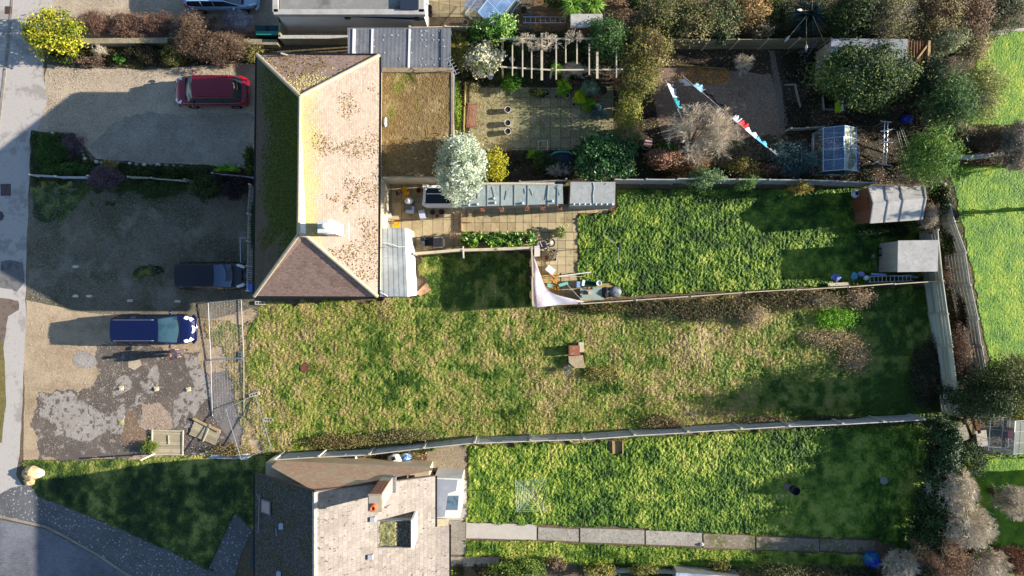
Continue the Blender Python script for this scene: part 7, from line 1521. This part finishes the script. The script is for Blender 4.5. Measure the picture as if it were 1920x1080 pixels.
shrub('brown creeper over the top of the boarded eastern fence',1797,655,12,44,2.2,brownl,700,.07,40,twigr,(10,3,5,.012))
shrub('small dry creeper where the two fences meet',1775,520,7,26,2.1,brownl,250,.06,20,twigr,(6,3,4,.01))
shrub('dark bramble filling the gap between the eastern fences',1805,600,12,60,.8,L('gap','1e1a14','342c20','4a3c2c'),1100,.08,50,twigb,(8,3,4,.01))
shrub('large dark shrub at the bottom of the curved eastern fence',1884,722,50,46,5.0,L('mixr','141f0e','283a18','4c5a28','8a8a48'),4200,.1,90,shell=.7)
shrub('dark ivy clad tree between the boarded fence and the right edge',1846,752,42,38,5.0,L('ivy_tree','18200f','2a3a1c','42542a'),9000,.11,70,name='tree',cat='tree',shell=.6,low=-.8)
shrub('bare grey tree over the timber stack',1848,762,56,36,3.0,None,twigs=twigp,tw=(9,4,4,.05),name='tree',cat='tree')
shrub('olive twiggy shrub at the right edge below the lime lawn',1915,690,34,24,1.8,olive,900,.08,40,twigb,(10,3,5,.014))
shrub('yellow green small shrub above the clear greenhouse',1912,775,20,16,1.4,L('yg','4a5a1c','8a8a38','b0a458'),500,.09,25)
shrub('round dark clipped bush left of the clear greenhouse',1810,862,36,32,1.7,L('box_dark','0f1c0c','1e3414','344e20','567030'),3600,.08,90,shell=.8)
shrub('mossy ivy hump at the end of the slatted fence',1765,795,30,12,1.9,ivy,900,.1,35)
shrub('leafless dark thicket in the shaded corner of the vacant plot',1740,700,30,62,.6,L('thick','20241a','3a3c26','5a563c'),2200,.09,80,twigb,(14,4,5,.014))
# ivy hedge along the east side of the southern garden
hx=[(1772,822),(1766,860),(1758,898),(1748,936),(1742,974),(1736,1012),(1732,1050),(1728,1085)]
t=T('ivy_hedge','long ivy covered hedge closing the eastern side of the southern garden','hedge',P3(1750,940,0)[:2])
mb=MB()
for i,(x,y) in enumerate(hx):
    x_,y_=P(x,y,1.3); crown(mb,(x_,y_,1.2),(.62,.85,1.22),6500,.13,60,100+i,.16,.4,.75,.6,-.6,.3)
O('foliage',mb,ivy,t); mb=MB()
for i,(x,y) in enumerate(hx): x_,y_=P(x,y,1.0); mb.tube([(x_,y_,0),(x_+.1,y_,1.0),(x_,y_+.15,1.7)],[.06,.04,.02],6)
O('trunk',mb,barkm,t)
for i,(x,y,rx,ry,h,tw_,lb) in enumerate(((1790,920,44,52,3.6,twigp,'pinkish bare tree leaning over the ivy hedge'),(1815,985,56,50,4.0,twigp,'grey bare tree right of the ivy hedge'),(1770,1048,56,44,3.6,twigr,'reddish bare tree in the bottom right corner'),(1690,1062,44,34,2.6,twigp,'bare spreading branches behind the blue tarpaulin'),(1850,1058,50,38,3.4,twigp,'pale brown bare tree at the bottom edge right'),(1902,940,36,40,3.2,twigp,'small bare tree on the corner lawn'),(1905,1050,36,36,3.0,twigr,'bare reddish shrub in the extreme bottom right corner'))):
    shrub(lb,x,y,rx,ry,h,L('bl','6a5a48','8a745c','a08c70') if i in (2,) else None,300,.05,30,tw_,(11,4,5,.06),name='tree',cat='tree')
shrub('dark ivy clad stump in the bottom right thicket',1800,1060,16,36,1.8,everg,900,.1,35)
# middle garden laurels
for i,(x,y,rx,ry,lb) in enumerate(((882,448,20,14,'bright laurel bush by the climbing arch'),(925,449,24,14,'middle laurel bush along the ribbed fence'),(965,450,24,15,'laurel bush nearest the tall fence corner'),(995,446,9,9,'small olive sprig at the end of the laurels'))):
    shrub(lb,x,y,rx,ry,1.0,laurel,900,.14,32,asp=.45)
# bottom edge planting
for i,(x,y,rx,ry,h,m_,lb) in enumerate(((808,1074,30,16,1.1,limeg,'bright green shrub at the foot of the southern house'),(975,1066,46,17,1.3,L('bot1','33501a','5f7a2a','93a04a'),'leafy green shrub on the bottom edge right of the slabs'),(930,1080,26,14,.9,olive,'olive shrub at the bottom edge by the house'),(1040,1058,18,12,.9,brownl,'straw brown shrub on the bottom edge'),(1128,1072,30,12,1.2,L('bot2','5a5a24','8f883c','a8a058'),'yellow olive shrub before the pale board fence'),(1204,1068,26,8,1.0,L('bot3','4a5220','7a7a38','9a9450'),'small olive shrub by the fence posts at the bottom'),(1452,1070,60,14,1.3,L('bot4','26321a','4a5428','6f6c40'),'dark olive hedge piece at the bottom edge'),(1540,1072,50,14,1.3,L('bot5','2a3018','4f4c2c','74684a'),'brownish hedge piece at the bottom edge'),(1612,1078,36,14,1.2,L('bot6','1e2614','3a3e24'),'dark hedge piece beside the blue tarpaulin'),(1350,1062,18,8,.8,olive,'small tuft before the pale roof at the bottom'))):
    shrub(lb,x,y,rx,ry,h,m_,1300,.09,50,twigb if i in (3,4,6,7) else None,(8,3,4,.012))
# vacant plot
for i,(x,y,rx,ry,h,m_,tw_,lb) in enumerate(((1140,577,46,9,.7,L('br1','3d4a20','6a6a34','8a7a50'),twigb,'low bramble band at the western end of the thin topped fence'),(1225,580,44,18,.55,L('br2','2e3820','4c5034','70694c'),twigb,'dark bramble mound along the thin topped fence'),(1305,583,46,22,.55,L('br3','343a22','585838','82785a'),twigb,'brown green bramble mound beside the dark one'),(1385,578,46,20,.55,L('br4','3a4226','66603e','94876a'),twigb,'bramble mound in the middle of the thin topped fence'),(1415,592,22,18,.7,L('br5','8a7a56','b09c74','cbb894'),twigp,'straw pink dead bramble clump in the rough grass'),(1470,566,44,18,.55,L('br6','404228','68603f','918260'),twigb,'dull bramble mound right of the straw pink clump'),(1540,562,40,16,.8,L('br7','50502e','807250','a8987a'),twigp,'tawny bramble mound near the heap of bags'),(1612,556,26,18,.8,L('br8','6a5c44','9a8464','bca68a'),twigp,'pinkish dead bramble fan at the shadow edge'),(1566,596,34,18,.5,L('br9','3c6a14','63981e','8fc034'),None,'vivid green nettle patch in the rough grass'),(1555,636,36,16,.4,L('br10','7a6e48','a08e66','bfac84'),twigp,'flattened straw bramble below the green nettles'),(1604,668,30,30,.5,L('br11','6e6444','9a8862','bda984'),twigp,'large tangle of flattened straw stems at the shadow edge'),(760,818,60,12,.6,L('br12','4a5628','7a7848','a0946c'),twigb,'brambles along the slatted fence north of the southern house'),(640,828,60,14,.5,L('br13','4c5628','837a48','a5905f'),twigb,'low weeds along the western end of the slatted fence'),(1250,792,40,12,.5,L('br14','5a5632','86784e','a8976e'),twigb,'brownish weed patch by the slatted fence'),(1440,790,40,12,.5,L('br15','4a452c','776a48','9a8866'),twigb,'mottled weed patch at the start of the deep shadow'),(440,846,40,10,.4,L('br16','6a6030','94824c','b09a70'),twigp,'straw weeds below the tilted broken fence panel'),(280,838,14,12,.4,L('br17','4a5a22','748a34'),None,'small green weed clump left of the fallen panel'),(1580,790,60,10,.5,L('br18','222a16','3c3e24'),twigb,'dark weeds along the shaded end of the slatted fence'),(1130,700,30,12,.35,L('br19','5a6028','8f8a48','b0a068'),None,'tall tufts right of the inspection chamber'))):
    shrub(lb,x,y,rx,ry,h,m_,1000,.075,60,tw_,(26,3,5,.014),shell=.35,low=0,spread=.3)
for a_ in ((885,495),(900,500),(915,497),(940,503)): pass
# slim tree beyond the right edge that throws the long pointed shadow on the lime lawn
shrub('slim pointed tree just outside the right edge',2058,375,10,10,5.4,L('slim','26381a','4a5c2a'),2600,.12,50,name='tree',cat='tree')
# wide bare tree and shrub mass outside the frame east of the vacant plot
mb=MB()
# leaf litter, dead stems: countless
g=np.random.default_rng(77)
def litter(label,pts,n,m,size=(.02,.06),z=.03,seed=0,name='leaf_litter'):
    g=np.random.default_rng(seed); pp=poly(pts); xs=[p[0] for p in pp]; ys=[p[1] for p in pp]
    x=min(xs)+g.random(n)*(max(xs)-min(xs)); y=min(ys)+g.random(n)*(max(ys)-min(ys)); k=inpoly(x,y,pp)&(g.random(n)<1.6*fbm(x,y,.8,seed,3)-.2); x,y=x[k],y[k]; n=len(x)
    mb=MB(); s_=size[0]+(size[1]-size[0])*g.random(n)
    leaf_quads(mb,np.stack([x,y,z+.04*g.random(n)],1),norm(g.normal(size=(n,3))*.45+np.array([0,0,1])),s_*1.6,s_,g.random(n),g); O(name,mb,m,label=label,kind='stuff')
lt1=L('litter_brown','4a3826','7a5f42','a5845c','c0a27a',trans=0); lt2=L('gravel_stones','5a5045','8a7c6c','b0a392','d0c6b8',trans=0)
litter('brown leaf litter on the beds of the north gardens',[(850,50),(1780,60),(1780,345),(850,345)],16000,lt1,(.03,.07),seed=1)
litter('orange brown leaves in the sunlit corner of the brown gravel',[(1290,124),(1365,130),(1366,158),(1320,160),(1262,146)],2600,L('orange_litter','8a5a24','b57c38','cc9a58','a08460',trans=0),(.04,.09),seed=2)
litter('loose pebbles of the upper gravel drive',[(90,122),(480,110),(480,312),(160,305),(90,240)],30000,lt2,(.015,.035),.01,seed=3,name='gravel')
litter('loose pebbles over the forecourt',[(50,570),(400,598),(470,700),(390,850),(60,850)],26000,lt2,(.015,.035),.02,seed=4,name='gravel')
litter('loose pebbles of the shaded yard',[(58,360),(470,360),(470,590),(60,570)],26000,L('yard_stones','5a584c','85827a','a5a29a',trans=0),(.02,.045),.02,seed=5,name='gravel')
litter('dead brown stalks beside the southern house wall',[(500,855),(800,838),(800,878),(505,872)],2500,lt1,(.03,.08),seed=6)
litter('grit and leaves in the gap between the eastern fences',[(1745,430),(1800,430),(1850,700),(1790,780)],4000,lt1,(.03,.07),seed=7)
litter('pebbles of the top gravel drive',[(110,0),(510,0),(510,66),(120,66)],12000,lt2,(.015,.035),.01,seed=8,name='gravel')

gc=L('undergrowth','10180a','1e2c12','32461c','4e6228','6a6a34')
def cover(label,pts,n,m,seed,size=(.06,.16),zt=.25):
    g=np.random.default_rng(seed); pp=poly(pts); xs=[p[0] for p in pp]; ys=[p[1] for p in pp]
    x=min(xs)+g.random(n)*(max(xs)-min(xs)); y=min(ys)+g.random(n)*(max(ys)-min(ys)); q=fbm(x,y,.9,seed,4); k=inpoly(x,y,pp)&(q>.40); x,y,q=x[k],y[k],q[k]; n=len(x)
    mb=MB(); s_=size[0]+(size[1]-size[0])*g.random(n); leaf_quads(mb,np.stack([x,y,.02+zt*g.random(n)*(q-.35)*3],1),norm(g.normal(size=(n,3))*.6+np.array([0,0,.8])),s_,s_*.5,np.clip(q*1.2-.3+.3*g.random(n),0,1),g); O('ground_cover',mb,m,label=label,kind='stuff')
cover('undergrowth along the top right boundary',[(1225,-30),(1850,-30),(1880,60),(1830,110),(1750,80),(1225,72)],26000,gc,1)
cover('undergrowth in the dark beds of the north garden',[(850,58),(1230,60),(1230,160),(1160,160),(870,160)],14000,gc,2)
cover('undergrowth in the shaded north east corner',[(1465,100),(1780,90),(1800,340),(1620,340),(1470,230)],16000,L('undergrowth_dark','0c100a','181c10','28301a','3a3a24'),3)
cover('undergrowth along the northern boundary fence',[(880,290),(1480,250),(1640,330),(1640,343),(1150,334),(890,340)],15000,gc,4)
cover('undergrowth along the eastern boundary',[(1740,340),(1775,340),(1850,700),(1930,720),(1960,860),(1790,860),(1770,700)],14000,gc,5)
cover('undergrowth in the bottom right thicket',[(1740,840),(1800,860),(1830,1000),(1990,1040),(1990,1120),(1600,1120),(1640,1050),(1730,1040)],18000,L('undergrowth_brown','2a2014','4a3826','6a523a','3c4a20','7c7a3a'),6)
cover('green growth round the low concrete edging',[(1778,232),(1960,236),(1960,330),(1880,312),(1780,312)],9000,L('ug_brown','30281c','54442e','7a6448','4c5a28'),7)
cover('ivy and weeds in the shaded front beds',[(58,250),(140,250),(170,302),(478,318),(480,345),(60,345)],16000,L('ug_front','1a2810','2a3d18','44592a','6a7038'),8,zt=.15)
cover('weeds under the wall shrubs between the driveways',[(95,86),(520,86),(520,112),(395,122),(250,128),(130,118)],9000,L('ug_wall','2a2a14','46421f','6f6238','3a4a1c'),9,zt=.15)
cover('weeds by the bottom edge of the picture',[(850,1056),(1640,1062),(1640,1110),(850,1110)],12000,gc,10)
cover('moss and weeds between the fence and the southern house',[(516,858),(800,840),(800,870),(520,872)],5000,L('ug_side','3c3a18','5f5826','8a7a40'),11,zt=.12)
